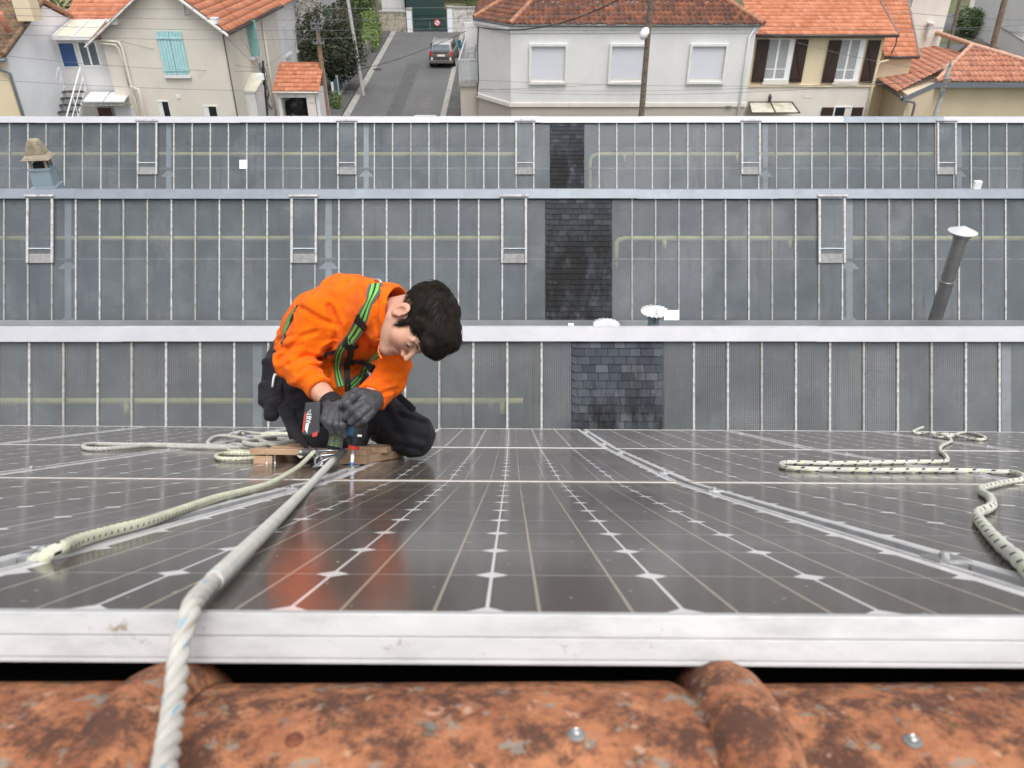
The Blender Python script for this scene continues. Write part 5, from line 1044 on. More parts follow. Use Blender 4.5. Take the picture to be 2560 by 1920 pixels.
    mb = MB(); mb.box((-.84, -2.17, .30), (.84, -2.0, .50), M); mb.box((-.55, -2.12, 1.02), (.55, -2.04, 1.06), M); mk('bumper', mb, simple('grey_plastic', (.12, .11, .105), .6) if 'grey_plastic' not in bpy.data.materials else bpy.data.materials['grey_plastic'], t, bev=.03)
    mb = MB(); mb.tube([M @ Vector((0, -1.5, 1.56)), M @ Vector((0, -1.75, 1.74))], .008, 5); mk('aerial', mb, M_black, t)
taupe = simple('taupe_car_paint', (.075, .067, .058), .3, .2, .04); roof_hl = simple('car_roof_highlight', (.36, .355, .35), .25, .2, .04); whp = simple('white_car_paint', (.80, .80, .82), .25, 0, .03)  # the estate car's paler roof has its highlights put into the colour
p = GR(1105, 172); car('parked_car', Vector((p.x+.05, p.y+2.1, zg(p.y+1)+.01)), math.radians(-2), taupe, roof_hl, 'taupe estate car with painted-in roof highlights parked at the right kerb')
Yc = 45.6; p = V(1067, 277, Yc); car('parked_car', Vector((p.x, Yc-1.0, p.z-1.58)), 0, whp, whp, 'white car at the bottom of the street, only its roof showing', False)

# ---------------- poles, lamp, wires ----------------
M_pole = simple('weathered_pole_wood', (.17, .13, .10), .9, 0, .3, 9, dirt=(.07, .055, .045), dirtscale=5, dirtamt=.7); M_pole2 = simple('brown_pole_wood', (.24, .155, .10), .9, 0, .25, 9); M_cpole = simple('concrete_pole', (.42, .41, .39), .9, 0, .12, 7); M_wire = simple('black_wire', (.03, .03, .032), .6); M_wiren = simple('grey_wire', (.14, .14, .145), .5)
def pole(name, lab, pa, pb, Y, r, mat, zb=0, zt=None, steps=False):
    a = V(pa[0], pa[1], Y); b = V(pb[0], pb[1], Y); d = (b-a)/(b.z-a.z); base = a+d*(zb-a.z); top = b if zt is None else a+d*(zt-a.z)
    t = thing(name, lab, 'pole', base, None); mb = MB(); mb.tube([base, top], [r*1.15, r*.85], 12); mk('shaft', mb, mat, t, smooth='auto')
    if steps:
        mb = MB()
        for i in range(14): p = base.lerp(top, .30+i*.05); mb.box((p.x-.02, p.y-r-.04, p.z-.03), (p.x+.02, p.y-r+.03, p.z+.03))
        mk('step_bolt', mb, M_wire, t)
    return t, base, top
YP = 37.2; t, pb_, pt_ = pole('utility_pole', 'tall weathered pole with a white lamp in front of the white house', (1604, 283), (1627, 0), YP, .125, M_pole, 0, 10.2, True)
p = V(1613, 88, YP-.1); mb = MB(); mb.beam(p+Vector((.05, 0, -.15)), p+Vector((-.05, -.25, 0)), .05, .05); lp = mk('lamp_arm', mb, M_zg, t)
Ml = Matrix.Translation(p+Vector((-.10, -.3, .08))) @ Matrix.Rotation(math.radians(25), 4, 'Y'); mb = MB(); mb.lathe([(.06, -.22), (.15, -.15), (.18, .0), (.17, .16), (.10, .26), (.02, .3)], 20, Ml); mk('lamp_globe', mb, M_pvc, lp, smooth=True)
pole('utility_pole', 'brown wooden pole in front of the dark street tree', (816, 272), (792, 58), 42.5, .12, M_pole2, zg(42.5))
cp = V(791, 56, 42.4); t = bpy.data.objects['utility_pole.001']; mb = MB()
mb.box((cp.x-.03, 42.3, cp.z-1.0), (cp.x+.03, 42.34, cp.z))
for dz in (0, -.22, -.9): mb.box((cp.x-.28, 42.3, cp.z-.08+dz), (cp.x+.28, 42.38, cp.z-.03+dz)); [mb.lathe([(.035, 0), (.035, .09), (.015, .1)], 8, Matrix.Translation((cp.x+x, 42.34, cp.z-.04+dz))) for x in (-.25, -.1, .1, .25)]
mk('insulator_bracket', mb, M_zg, t)
pole('utility_pole', 'thin grey concrete pole rising beside the lime hedge', (903, 205), (868, -10), 52, .10, M_cpole, zg(52), 11)
pole('utility_pole', 'slim dark pole behind the rubble stone wall', (948, 98), (940, -10), YG-2, .11, M_pole, zg(YG-2), 12)
pole('utility_pole', 'thick dark pole leaning over the white garden wall at upper right', (2484, 108), (2512, 0), 46.5, .16, M_pole, 1, 10.5)
pole('utility_pole', 'dark pole above the oleander bush at the right', (2390, 42), (2400, 0), 58, .11, M_pole, zg(58), 12)
t, b_, tp = pole('utility_pole', 'short grey pole with tangled brackets in front of the pink roof', (2340, 281), (2374, 168), 36.6, .105, M_cpole, 0, None)
mb = MB(); mb.lathe([(.09, -.05), (.05, .15), (.01, .25)], 8, Matrix.Translation(tp)); [mb.box((tp.x-.2+.04*k, tp.y-.16, tp.z-.5-.16*k), (tp.x+.18-.03*k, tp.y-.1, tp.z-.45-.16*k)) for k in range(4)]; mb.box((tp.x-.2, tp.y-.2, tp.z-1.15), (tp.x+.0, tp.y-.12, tp.z-.95)); mk('bracket', mb, M_zg, t)
t, b_, tp = pole('utility_pole', 'slim black pole with a white junction box beside the beige house', (668, 283), (657, 152), 39.4, .055, M_wire, 0, None)
p = V(654, 191, 39.3); mb = MB(); mb.box((p.x-.14, 39.1, p.z-.14), (p.x+.14, 39.25, p.z+.14)); mk('junction_box', mb, M_pvc, t, bev=.02); mb = MB(); mb.lathe([(.05, -.2), (.07, .1), (.07, .2), (.03, .25)], 10, Matrix.Translation(p+Vector((0, 0, .42)))); mk('insulator', mb, M_zg, t)
rng = random.Random(5)
for i in range(7): mb = MB(); a = tp+Vector((0, -.06, -.3)); mb.tube([a+Vector((rng.uniform(-.15, .15), rng.uniform(-.1, 0), -k*.38+rng.uniform(-.1, .1))) for k in range(6)], .013, 5); mk('loose_cable', mb, M_wire, t)
def wire(pa, Ya, pb, Yb, sag, r, mat, lab):
    a = V(pa[0], pa[1], Ya); b = V(pb[0], pb[1], Yb); mb = MB(); n = 24; mb.tube([a.lerp(b, i/n)+Vector((0, 0, -sag*4*(i/n)*(1-i/n))) for i in range(n+1)], r, 5, cap=False); tag(mk('overhead_wire', mb, mat, origin=(a+b)/2, smooth=True), lab, 'wire', 'overhead wires crossing the street')
wires = [((-40, 20), 33.5, (1620, 10), 37.1, .10, 'topmost thin wire across the upper left'), ((-40, 36), 33.5, (1621, 30), 37.1, .25, 'second thin wire from the top across the left roofs'), ((-40, 58), 33.5, (1620, 48), 37.1, .35, 'third wire from the top, passing over the aqua shutters'), ((-40, 82), 33.5, (1160, 80), 41, .30, 'bright wire crossing the top of the street to the balcony'),
 ((20, 140), 34, (652, 178), 39.3, .15, 'wire from the mossy roof corner to the black pole'), ((-40, 198), 33.5, (1618, 205), 37.0, .45, 'low wire passing below the aqua shutters'), ((250, 90), 37.4, (652, 172), 39.3, .12, 'wire sloping across the beige wall to the black pole'), ((1190, 200), 39.6, (2340, 205), 36.6, .22, 'lowest pale wire along the white house wall'), ((1190, 222), 39.6, (2340, 192), 36.6, .30, 'wire just above the string course of the white house'), ((1190, 227), 39.6, (2340, 198), 36.6, .38, 'wire touching the string course of the white house'),
 ((1630, 38), 37.1, (2600, 60), 33, .35, 'wire above the cream house windows towards the right'), ((1893, 75), 41, (2360, 180), 36.6, .2, 'wire from the white gutter to the short grey pole'), ((2250, 30), 40, (2600, 52), 36, .05, 'wire over the tall pale house at upper right'), ((2250, 60), 40, (2600, 82), 36, .05, 'wire over the oleander bush'), ((2375, 200), 36.6, (2600, 218), 33, .05, 'wire leaving the short grey pole along the grey fascia'), ((600, 90), 40, (655, 170), 39.3, .02, 'service wire from the green shutter to the black pole'), ((655, 170), 39.3, (780, 75), 42.3, .1, 'wire rising from the black pole to the brown pole'), ((560, 85), 37.4, (655, 178), 39.3, .05, 'service wire from the beige corner to the black pole')]
for pa, Ya, pb, Yb, sg_, lab in wires: wire(pa, Ya, pb, Yb, sg_, .0085, M_wiren, lab)
wire((1194, 67), 40.6, (1555, -6), 37, .55, .03, M_wire, 'thick black bundled cable swooping over the brown tiled roof'); wire((1165, 78), 41, (890, 175), 52, .2, .014, M_wire, 'dark cable crossing the street behind the estate car')
# ---------------- board, ropes, rope grabs ----------------
def catmull(pts, n=8):
    p = [Vector(q) for q in pts]; p = [p[0]*2-p[1]]+p+[p[-1]*2-p[-2]]; out = []
    for i in range(1, len(p)-2):
        for k in range(n):
            t = k/n; a, b, c, d = p[i-1:i+3]
            out.append(.5*((2*b)+(c-a)*t+(2*a-5*b+4*c-d)*t*t+(3*b-a-3*c+d)*t**3))
    out.append(p[-2]); return out
def ropemat(name, base, fleck, per, wid, tw, fleck2=None, braid=300, thr=.30):
    t = NT(name); uv = t.N('UVMap').outputs[0]; s_ = t.N('SeparateXYZ'); t.L(uv, s_.inputs[0]); u, v = s_.outputs[0], s_.outputs[1]
    c = t.mix(t.ramp(t.noise(30, 5, .7), [(.35, 0.0), (.7, 1.0)]), [k*.75 for k in base], base)
    sp = t.math('FRACT', t.math('ADD', t.math('MULTIPLY', v, 1/per), t.math('MULTIPLY', u, tw)))
    du = t.math('ABSOLUTE', t.math('SUBTRACT', t.math('FRACT', t.math('MULTIPLY', u, 4)), .5))
    m = t.math('MULTIPLY', t.math('LESS_THAN', sp, wid), t.math('LESS_THAN', du, thr)); c = t.mix(m, c, fleck)
    if fleck2: m2 = t.math('MULTIPLY', t.math('GREATER_THAN', sp, .5), t.math('LESS_THAN', t.math('FRACT', t.math('ADD', u, t.math('MULTIPLY', v, 1.3/per))), .35)); c = t.mix(t.math('MULTIPLY', m2, .7), c, fleck2)
    t.set(col=c, rough=.9, spec=.15)
    a = t.math('SINE', t.math('MULTIPLY', t.math('ADD', t.math('MULTIPLY', v, braid/6.28*2), t.math('MULTIPLY', u, 4)), 6.283)); b = t.math('SINE', t.math('MULTIPLY', t.math('SUBTRACT', t.math('MULTIPLY', v, braid/6.28*2), t.math('MULTIPLY', u, 4)), 6.283))
    t.bump(t.math('ADD', t.math('MULTIPLY', a, b), t.math('MULTIPLY', t.noise(500, 3), 1.5)), .22, .001); return t.m
M_ra = ropemat('white_rope', (.52, .50, .455), (.10, .33, .50), .075, .12, 1, thr=.1); M_rb = ropemat('pale_green_rope', (.70, .69, .56), (.03, .03, .03), .018, .22, 1, (.55, .64, .38), thr=.16)
M_rd = ropemat('white_flecked_rope', (.64, .63, .58), (.03, .035, .03), .055, .20, 1, (.58, .68, .42), thr=.26)
def rope(name, pts, r, mat, lab, n=10, sides=12, par=None, sm=6, wob=.0, grp=None):
    c = catmull(pts, sm); rng = random.Random(len(pts)); L = 0
    for i in range(1, len(c)-1): c[i] = c[i]+Vector((rng.gauss(0, wob), rng.gauss(0, wob), rng.gauss(0, wob*.5)))
    mb = MB(); mb.tube(c, r, sides, uvl=True); o = mk(name, mb, mat, par, origin=None if par else c[len(c)//2], smooth=True)
    if not par: tag(o, lab, 'rope', grp)
    return o
def twisted(name, pts, r, mat, lab, pitch=.055, par=None, grp=None, sm=10):
    c = catmull(pts, sm); L = [0]
    for i in range(1, len(c)): L.append(L[-1]+(c[i]-c[i-1]).length)
    N = max(60, int(L[-1]/.0045)); mb = MB(); P_ = []; j = 0
    for i in range(N+1):
        s_ = L[-1]*i/N
        while j < len(L)-2 and L[j+1] < s_: j += 1
        f = (s_-L[j])/max(1e-9, L[j+1]-L[j]); P_.append((c[j].lerp(c[j+1], f), (c[j+1]-c[j]).normalized(), s_))
    u = P_[0][1].orthogonal().normalized(); fr_ = []
    for p, t_, s_ in P_: u = (u-t_*u.dot(t_)).normalized(); fr_.append((p, u.copy(), t_.cross(u), s_))
    for k in range(3):
        mb.tube([p+(u*math.cos(2*math.pi*(s_/pitch+k/3))+w*math.sin(2*math.pi*(s_/pitch+k/3)))*r*.44 for p, u, w, s_ in fr_], r*.575, 8, uvl=True)
    o = mk(name, mb, mat, par, origin=None if par else c[len(c)//2], smooth=True)
    if not par: tag(o, lab, 'rope', grp)
    return o
RR_ = lambda L_, off, s, h=.009: [onroof(off[0]+x/s, off[1]+y/s, h if not isinstance(h, (list, tuple)) else h[i])[0] for i, (x, y) in enumerate(L_)]
# thick white rope coming up over the panel frame towards the man
zz = lambda t: 1/((1-t)/.585+t/2.42)
up_ = [P(470+(800-470)*t*1.0+10*math.sin(t*3), 1520-(1520-1185)*t**.93, zz(t)) for t in (.06, .2, .35, .5, .65, .8, .92)]
fr_pts = [P(398, 1990, .43), P(411, 1920, .455), P(422, 1850, .485), P(437, 1740, .53), P(446, 1650, .56), P(456, 1590, .574), P(473, 1535, .584)]
t = thing('thick_rope', 'thick white rope hanging over the panel frame in the foreground and running up to the man', P(452, 1590, .572) and 'rope', P(452, 1590, .572)) if False else thing('thick_rope', 'thick white rope over the panel frame in the foreground, running up to the board', 'rope', P(452, 1590, .572))
twisted('twisted_end', fr_pts+up_[:2], .0079, M_ra, '', pitch=.052, par=t)
M_rs = ropemat('pale_sheath', (.66, .64, .59), (.35, .55, .68), .075, .10, 1, thr=.1)
rope('sheathed_part', [up_[0].lerp(up_[1], .8)]+up_[1:]+[P(835, 1148, 2.55)], [.0070, .0078, .0082]+[.0085+.0015*i/39 for i in range(40)], M_rs, '', par=t, sides=14)
mb = MB(); mb.tube([P(826, 1160, 2.5), P(858, 1130, 2.72)], [.0125, .0145], 14); M_grab = simple('grey_grab_metal', (.16, .165, .17), .4, .6, .2, 30); mk('end_sleeve', mb, M_grab, t, smooth='auto')
# pale green rope with black flecks along the seam
pb = [(1640, 290), (1500, 370), (1350, 415), (1200, 452), (1000, 520), (800, 588), (600, 640), (430, 690), (330, 735), (215, 792), (150, 826), (60, 862), (-60, 905)]
o4 = (0, 1040); s4 = 2.212
c_ = [P(786, 1129, 2.66), P(765, 1150, 2.60)]+RR_(pb, o4, s4, [.018, .011, .009, .009, .009, .009, .009, .010, .011, .000, -.012, -.02, -.03])
rope('green_rope', c_, .0078, M_rb, 'pale green rope with black flecks lying along the left seam up to the board')
# white looped rope on the far right
rd = [(1655, 62), (1625, 72), (1600, 88), (1640, 97), (1700, 92), (1740, 103), (1800, 112), (1870, 92), (1940, 98), (1992, 116), (1985, 130), (1900, 124), (1830, 105), (1765, 100), (1710, 104), (1735, 116), (1795, 122), (1808, 140), (1765, 160), (1748, 178), (1752, 198), (1775, 215), (1788, 238), (1765, 252), (1600, 254), (1400, 258), (1150, 262), (950, 258), (888, 258), (868, 270), (885, 284), (960, 292), (1150, 297), (1400, 301), (1650, 301), (1900, 303), (2060, 310), (2150, 312), (2205, 330), (2205, 350), (2120, 366), (2030, 385), (1975, 402), (1985, 425), (2025, 450), (2035, 490), (2010, 512), (1965, 530), (1955, 555), (1985, 600), (2040, 665), (2110, 735), (2190, 800), (2280, 905)]
rope('white_rope', RR_(rd, (1560, 1040), s4, [.02, .03, .02, .01, .02, .01, .02, .01, .01, .01, .01, .01, .02, .025, .012, .01]+[.009]*40), .0088, M_rd, 'white rope with green and black flecks looped over the right-hand panels', wob=.0003)
# the heap of rope beside the board
rc = 'ropes heaped left of the board'
twisted('coiled_rope', RR_([(1690, 150), (1560, 172), (1400, 168), (1170, 166), (900, 158), (700, 158), (540, 154), (470, 162), (475, 178), (560, 182), (700, 176), (850, 164), (1000, 168), (1180, 174), (1400, 182), (1560, 186), (1680, 182)], o4, s4, [.03]+[.011]*16), .0105, M_ra, 'dirty white twisted rope laid in a long flat loop left of the rope heap', grp=rc)
twisted('coiled_rope', RR_([(1160, 160), (1150, 145), (1180, 120), (1240, 108), (1330, 122), (1420, 142), (1520, 150), (1620, 140), (1690, 128), (1700, 115), (1600, 112), (1500, 118), (1440, 130), (1520, 160), (1640, 168), (1700, 160)], o4, s4, [.011, .012, .012, .02, .03, .035, .04, .05, .05, .05, .05, .06, .06, .05, .03, .02]), .0100, M_ra, 'white twisted rope arching up and looping twice in the middle of the heap', grp=rc)
twisted('coiled_rope', RR_([(1265, 118), (1275, 100), (1310, 92), (1345, 98), (1330, 108), (1300, 104), (1322, 88), (1360, 90), (1450, 97), (1560, 100), (1680, 100)], o4, s4, [.011, .02, .03, .035, .02, .03, .045, .03, .02, .02, .02]), .0085, M_ra, 'thin white rope with a stopper knot along the back of the heap', grp=rc)
twisted('coiled_rope', RR_([(1690, 145), (1600, 138), (1480, 145), (1380, 150), (1340, 162), (1390, 172), (1500, 176), (1620, 178), (1700, 172)], o4, s4, .035), .0100, M_ra, 'white twisted rope lying in a tight loop on top of the heap', grp=rc)
rope('coiled_rope', RR_([(1690, 165), (1560, 175), (1440, 188), (1350, 182), (1290, 174), (1262, 182), (1285, 195), (1380, 196), (1480, 200), (1600, 196), (1690, 190)], o4, s4, [.03, .02, .012, .01, .01, .01, .012, .018, .03, .03, .03]), .0085, M_rb, 'pale green flecked rope folded at the front of the heap', grp=rc)
rope('coiled_rope', RR_([(1640, 190), (1560, 196), (1440, 210), (1300, 207), (1220, 210), (1196, 222), (1220, 236), (1320, 238), (1440, 232), (1560, 225)], o4, s4, [.03, .03, .012, .01, .01, .01, .01, .01, .01, .01]), .0085, M_rb, 'pale green flecked rope loop touching the left end of the board', grp=rc)
rope('coiled_rope', RR_([(1440, 100), (1520, 94), (1600, 98), (1680, 92), (1700, 104), (1620, 108), (1520, 104), (1450, 110)], o4, s4, [.02, .03, .03, .03, .03, .03, .02, .02]), .0085, M_rb, 'pale green flecked rope curled at the back of the heap beside the man', grp=rc)

twisted('coiled_rope', RR_([(1700, 138), (1610, 128), (1500, 126), (1400, 134), (1350, 146), (1420, 158), (1540, 154), (1660, 148)], o4, s4, .05), .0100, M_ra, 'white twisted rope coil leaning highest against the black trousers', grp=rc)
twisted('coiled_rope', RR_([(1700, 178), (1600, 186), (1480, 176), (1340, 176), (1270, 168), (1310, 158), (1450, 166), (1600, 160), (1700, 154)], o4, s4, .022), .0100, M_ra, 'white twisted rope bight low in the front of the heap, above the flecked rope', grp=rc)
rope('coiled_rope', RR_([(1700, 120), (1590, 118), (1470, 112), (1410, 120), (1470, 130), (1580, 128), (1700, 132)], o4, s4, .045), .0080, M_rb, 'pale green flecked rope looped high between the twisted coils', grp=rc)
# wooden board of slats on two skids
wd = NT('pallet_wood'); mpn = wd.noise(5, 6, .65, sc=(1, 9, 9)); c = wd.mix(wd.ramp(mpn, [(.3, 0.0), (.7, 1.0)]), (.33, .20, .115), (.54, .37, .24)); c = wd.mix(wd.ramp(wd.noise(9, 5, .7), [(.55, 0.0), (.7, .5)]), c, (.14, .09, .06)); wd.set(col=c, rough=.8); wd.bump(wd.noise(40, 4, .7, sc=(1, 9, 9)), .4, .002); M_wood = wd.m
BM = roofmat(1, 0); o_ = BM.inverted() @ roofpt(-.70, 3.0); BB = BM @ Matrix.Translation((o_.x, o_.y, 0)) @ Matrix.Rotation(math.radians(-3), 4, 'Z')
t = thing('slatted_board', 'small wooden slatted board under the kneeling man', 'board', BB.translation)
for i, (y0, y1, xl, xr) in enumerate(((-.185, -.105, -.225, .195), (-.03, .05, -.205, .235), (.125, .205, -.2, .262))):
    mb = MB(); mb.box((xl, y0, .030), (xr, y1, .052), BB); mk('slat', mb, M_wood, t, bev=.002)
mb = MB(); mb.box((.10, -.19, .001), (.195, -.11, .0298), BB); mb.beam(BB @ Vector((.16, -.12, .015)), BB @ Vector((.225, .21, .015)), .07, .029, up=BB.to_3x3() @ Vector((0, 0, 1))); mk('skid', mb, M_wood, t, bev=.002)
mb = MB(); mb.beam(BB @ Vector((-.18, -.18, .012)), BB @ Vector((-.15, .21, .012)), .07, .029, up=BB.to_3x3() @ Vector((0, 0, 1))); mk('skid', mb, M_wood, t, bev=.002)
for x in (-.165, -.135): mb = MB(); mb.lathe([(.004, .0), (.003, .004), (.0018, .006), (.0018, .03)], 8, BB @ Matrix.Translation((x, -.18, 0))); mk('nail', mb, M_steel, t)
# rope grab and carabiner lying on the board
t = thing('rope_grab', 'metal rope grab and carabiner clipped to the ropes on the board', 'rope grab', P(790, 1140, 2.7))
mb = MB(); mb.tube([P(752, 1132, 2.74), P(792, 1130, 2.70)], .0135, 14); mk('tube', mb, M_grab, t, smooth='auto')
mb = MB(); mb.tube([P(745, 1137, 2.735), P(752, 1128, 2.72), P(760, 1137, 2.73), P(752, 1143, 2.73), P(745, 1137, 2.735)], .006, 8); mk('cord_loop', mb, M_rb, t, smooth=True)
def ring(pts, r, nm, mat): mb = MB(); mb.tube(catmull(pts+[pts[0]], 5), r, 8); mk(nm, mb, mat, t, smooth=True)
ring([P(790, 1128, 2.66), P(830, 1126, 2.66), P(848, 1130, 2.68), P(832, 1136, 2.66), P(795, 1138, 2.65)], .0032, 'carabiner', M_steel)
ring([P(788, 1150, 2.62), P(800, 1140, 2.62), P(806, 1158, 2.60), P(790, 1166, 2.60)], .0035, 'shackle', M_steel)
ring([P(782, 1168, 2.60), P(812, 1150, 2.60), P(835, 1142, 2.62), P(815, 1162, 2.60)], .003, 'carabiner', M_steel)
mb = MB(); mb.poly([P(793, 1123, 2.67), P(818, 1122, 2.67), P(818, 1132, 2.66), P(795, 1133, 2.66)], thick=(0, .008, -.004)); mk('cheek_plate', mb, M_steel, t, bev=.001)
mb = MB(); mb.tube([P(797, 1130, 2.65), P(792, 1148, 2.63)], .007, 8); mb.tube([P(800, 1140, 2.63), P(806, 1158, 2.61)], .004, 8); mk('lever', mb, M_grab, t)
# ---------------- smooth bodies from distance fields ----------------
def LW(a): a = np.asarray(a, dtype=np.float64); x, u, w = a[..., 0], a[..., 1], a[..., 2]; z = -w; v = -u; return np.stack([x, z*CT-v*ST, H-z*ST-v*CT], -1)
def lp(px, py, z): return np.array([(px-1280)/F*z, -(py-960)/F*z, -z])
def ln_(p): return np.linalg.norm(p, axis=-1)
def smin(a, b, k):
    h = np.clip(k-np.abs(a-b), 0, None)/k; return np.minimum(a, b)-h*h*k*.25
def smax(a, b, k): return -smin(-a, -b, k)
def cap(p, a, b, ra, rb):
    a, b = np.asarray(a, np.float32), np.asarray(b, np.float32); ab = b-a; t = np.clip(((p-a)@ab)/float(ab@ab), 0, 1); return ln_(p-a-t[..., None]*ab)-(ra+(rb-ra)*t)
def ell(p, c, r, R=None):
    q_ = p-np.asarray(c, np.float32)
    if R is not None: q_ = q_@np.asarray(R, np.float32).T
    r = np.asarray(r, np.float32); k0 = ln_(q_/r); k1 = ln_(q_/(r*r))+1e-9; return k0*(k0-1)/k1
def rbox(p, c, hs, r, R=None):
    q_ = p-np.asarray(c, np.float32)
    if R is not None: q_ = q_@np.asarray(R, np.float32).T
    d = np.abs(q_)-np.asarray(hs, np.float32)+r; return ln_(np.maximum(d, 0))+np.minimum(d.max(-1), 0)-r
def wav(p, s, ph=0.):                       # cheap smooth noise, -1..1
    x, y, z = p[..., 0]*s, p[..., 1]*s, p[..., 2]*s
    return (np.sin(x*1.7+1.3*np.sin(y*1.1+ph)+ph)*np.sin(y*1.9+1.1*np.sin(z*1.3+2*ph))+np.sin(z*1.6+1.2*np.sin(x*1.2-ph)+3*ph)*np.cos(y*1.4-x*.7+ph))*.5
def surfnet(f, lo, hi, h):
    lo, hi = np.array(lo, np.float32), np.array(hi, np.float32); n = np.ceil((hi-lo)/h).astype(int)+1
    ax = [lo[i]+h*np.arange(n[i], dtype=np.float32) for i in range(3)]; Fv = np.empty(n, np.float32)
    for i0 in range(0, n[0], 24):
        g = np.stack(np.meshgrid(ax[0][i0:i0+24], ax[1], ax[2], indexing='ij'), -1); Fv[i0:i0+24] = f(g)
    ins = Fv < 0; c = np.zeros(n-1, np.int8)
    sl_ = [(slice(0, -1), slice(1, None))[k] for k in (0, 1)]
    for i in (0, 1):
        for j in (0, 1):
            for k in (0, 1): c += ins[sl_[i], sl_[j], sl_[k]]
    act = (c > 0) & (c < 8); idx = -np.ones(act.shape, np.int64); A = np.argwhere(act); idx[act] = np.arange(len(A)); acc = np.zeros((len(A), 3)); cnt = np.zeros(len(A))
    for a in range(3):
        for i in (0, 1):
            for j in (0, 1):
                o0 = np.zeros(3, int); b, c2 = [q2 for q2 in range(3) if q2 != a]; o0[b] = i; o0[c2] = j; o1 = o0.copy(); o1[a] = 1
                f0 = Fv[tuple((A+o0).T)]; f1 = Fv[tuple((A+o1).T)]; m = (f0 < 0) != (f1 < 0); t = np.where(m, f0/np.where(m, f0-f1, 1), 0); pt = A+o0; pt = pt.astype(float); pt[:, a] += t; acc[m] += pt[m]; cnt[m] += 1
    V_ = lo+h*(acc/cnt[:, None]); faces = []
    for a in range(3):
        b, c2 = (a+1) % 3, (a+2) % 3; s0 = [slice(None)]*3; s1 = [slice(None)]*3; s0[a] = slice(0, -1); s1[a] = slice(1, None)
        m = ins[tuple(s0)] != ins[tuple(s1)]; E = np.argwhere(m); E = E[(E[:, b] > 0) & (E[:, c2] > 0) & (E[:, b] < n[b]-1) & (E[:, c2] < n[c2]-1)]
        eb = np.zeros(3, int); eb[b] = 1; ec = np.zeros(3, int); ec[c2] = 1
        Q = np.stack([idx[tuple((E-eb-ec).T)], idx[tuple((E-ec).T)], idx[tuple(E.T)], idx[tuple((E-eb).T)]], 1); fl = ~ins[tuple(E.T)]; Q[fl] = Q[fl][:, ::-1]; faces.append(Q)
    return V_, np.concatenate(faces)
def sdfmesh(name, f, lo, hi, h, mat, par, uvn=False, smoothit=1):
    v, fc = surfnet(f, lo, hi, h); o = mk(name, (LW(v), fc), mat, par, smooth=True); return o, v, fc

# materials
fl_ = NT('orange_fleece'); c = fl_.mix(fl_.ramp(fl_.noise(14, 5, .6), [(.3, 0.0), (.7, 1.0)]), (.76, .115, .004), (.93, .175, .008)); fl_.set(col=c, rough=1.0, spec=.05, sheen=.06); fl_.bump(fl_.math('ADD', fl_.noise(420, 4, .7), fl_.math('MULTIPLY', fl_.noise(34, 4, .6), 2.5)), .5, .006); M_fleece = fl_.m
tb = NT('black_work_cloth'); c = tb.mix(tb.ramp(tb.noise(12, 6, .6), [(.3, 0.0), (.7, 1.0)]), (.009, .009, .012), (.024, .024, .030)); tb.set(col=c, rough=.85, spec=.25, sheen=.06); tb.bump(tb.math('ADD', tb.noise(300, 3), tb.math('MULTIPLY', tb.noise(22, 5, .65), 4)), .45, .006); M_cloth = tb.m
sk = NT('skin'); c = sk.mix(sk.ramp(sk.noise(24, 5, .6), [(.3, 0.0), (.7, 1.0)]), (.52, .27, .185), (.64, .37, .27)); ta = sk.N('Attribute'); ta.attribute_name = 'tint'; c = sk.mix(1.0, c, ta.outputs['Color'], 'MULTIPLY'); sk.set(col=c, rough=.55, spec=.3, sss=.05); sk.b.inputs['Subsurface Radius'].default_value = (.9, .35, .2); sk.b.inputs['Subsurface Scale'].default_value = .008; sk.bump(sk.noise(260, 3), .08, .001); M_skin = sk.m
gv = NT('grey_coated_glove'); c = gv.mix(gv.ramp(gv.noise(30, 6, .7), [(.35, 0.0), (.75, 1.0)]), (.035, .036, .040), (.085, .086, .09)); gv.set(col=c, rough=.5, spec=.4); gv.bump(gv.noise(120, 4), .3, .002); M_glove = gv.m
kn = NT('black_knit_cuff'); kn.set(col=kn.mix(kn.ramp(kn.noise(160, 4), [(.55, 0.0), (.7, .6)]), (.010, .010, .010), (.07, .07, .065)), rough=.95); kn.bump(kn.noise(220, 3), .5, .002); M_knit = kn.m
ha = NT('dark_hair'); ha.set(col=ha.ramp(ha.noise(40, 4, .6), [(.3, (.007, .006, .005)), (.75, (.032, .023, .017))]), rough=.58, spec=.22); M_hair = ha.m
M_dark = simple('dark_tool_plastic', (.018, .02, .024), .45, 0, .2, 30, spec=.5); M_teal = simple('blue_tool_plastic', (.012, .045, .085), .4, 0, .1, 30); M_red = simple('red_tool_plastic', (.45, .03, .02), .4, 0, .1, 30); M_lblw = simple('pale_label', (.62, .62, .63), .5)

PR = thing('person', 'man in an orange fleece and black work trousers kneeling with a power driver', 'person', roofpt(-.62, 3.0))
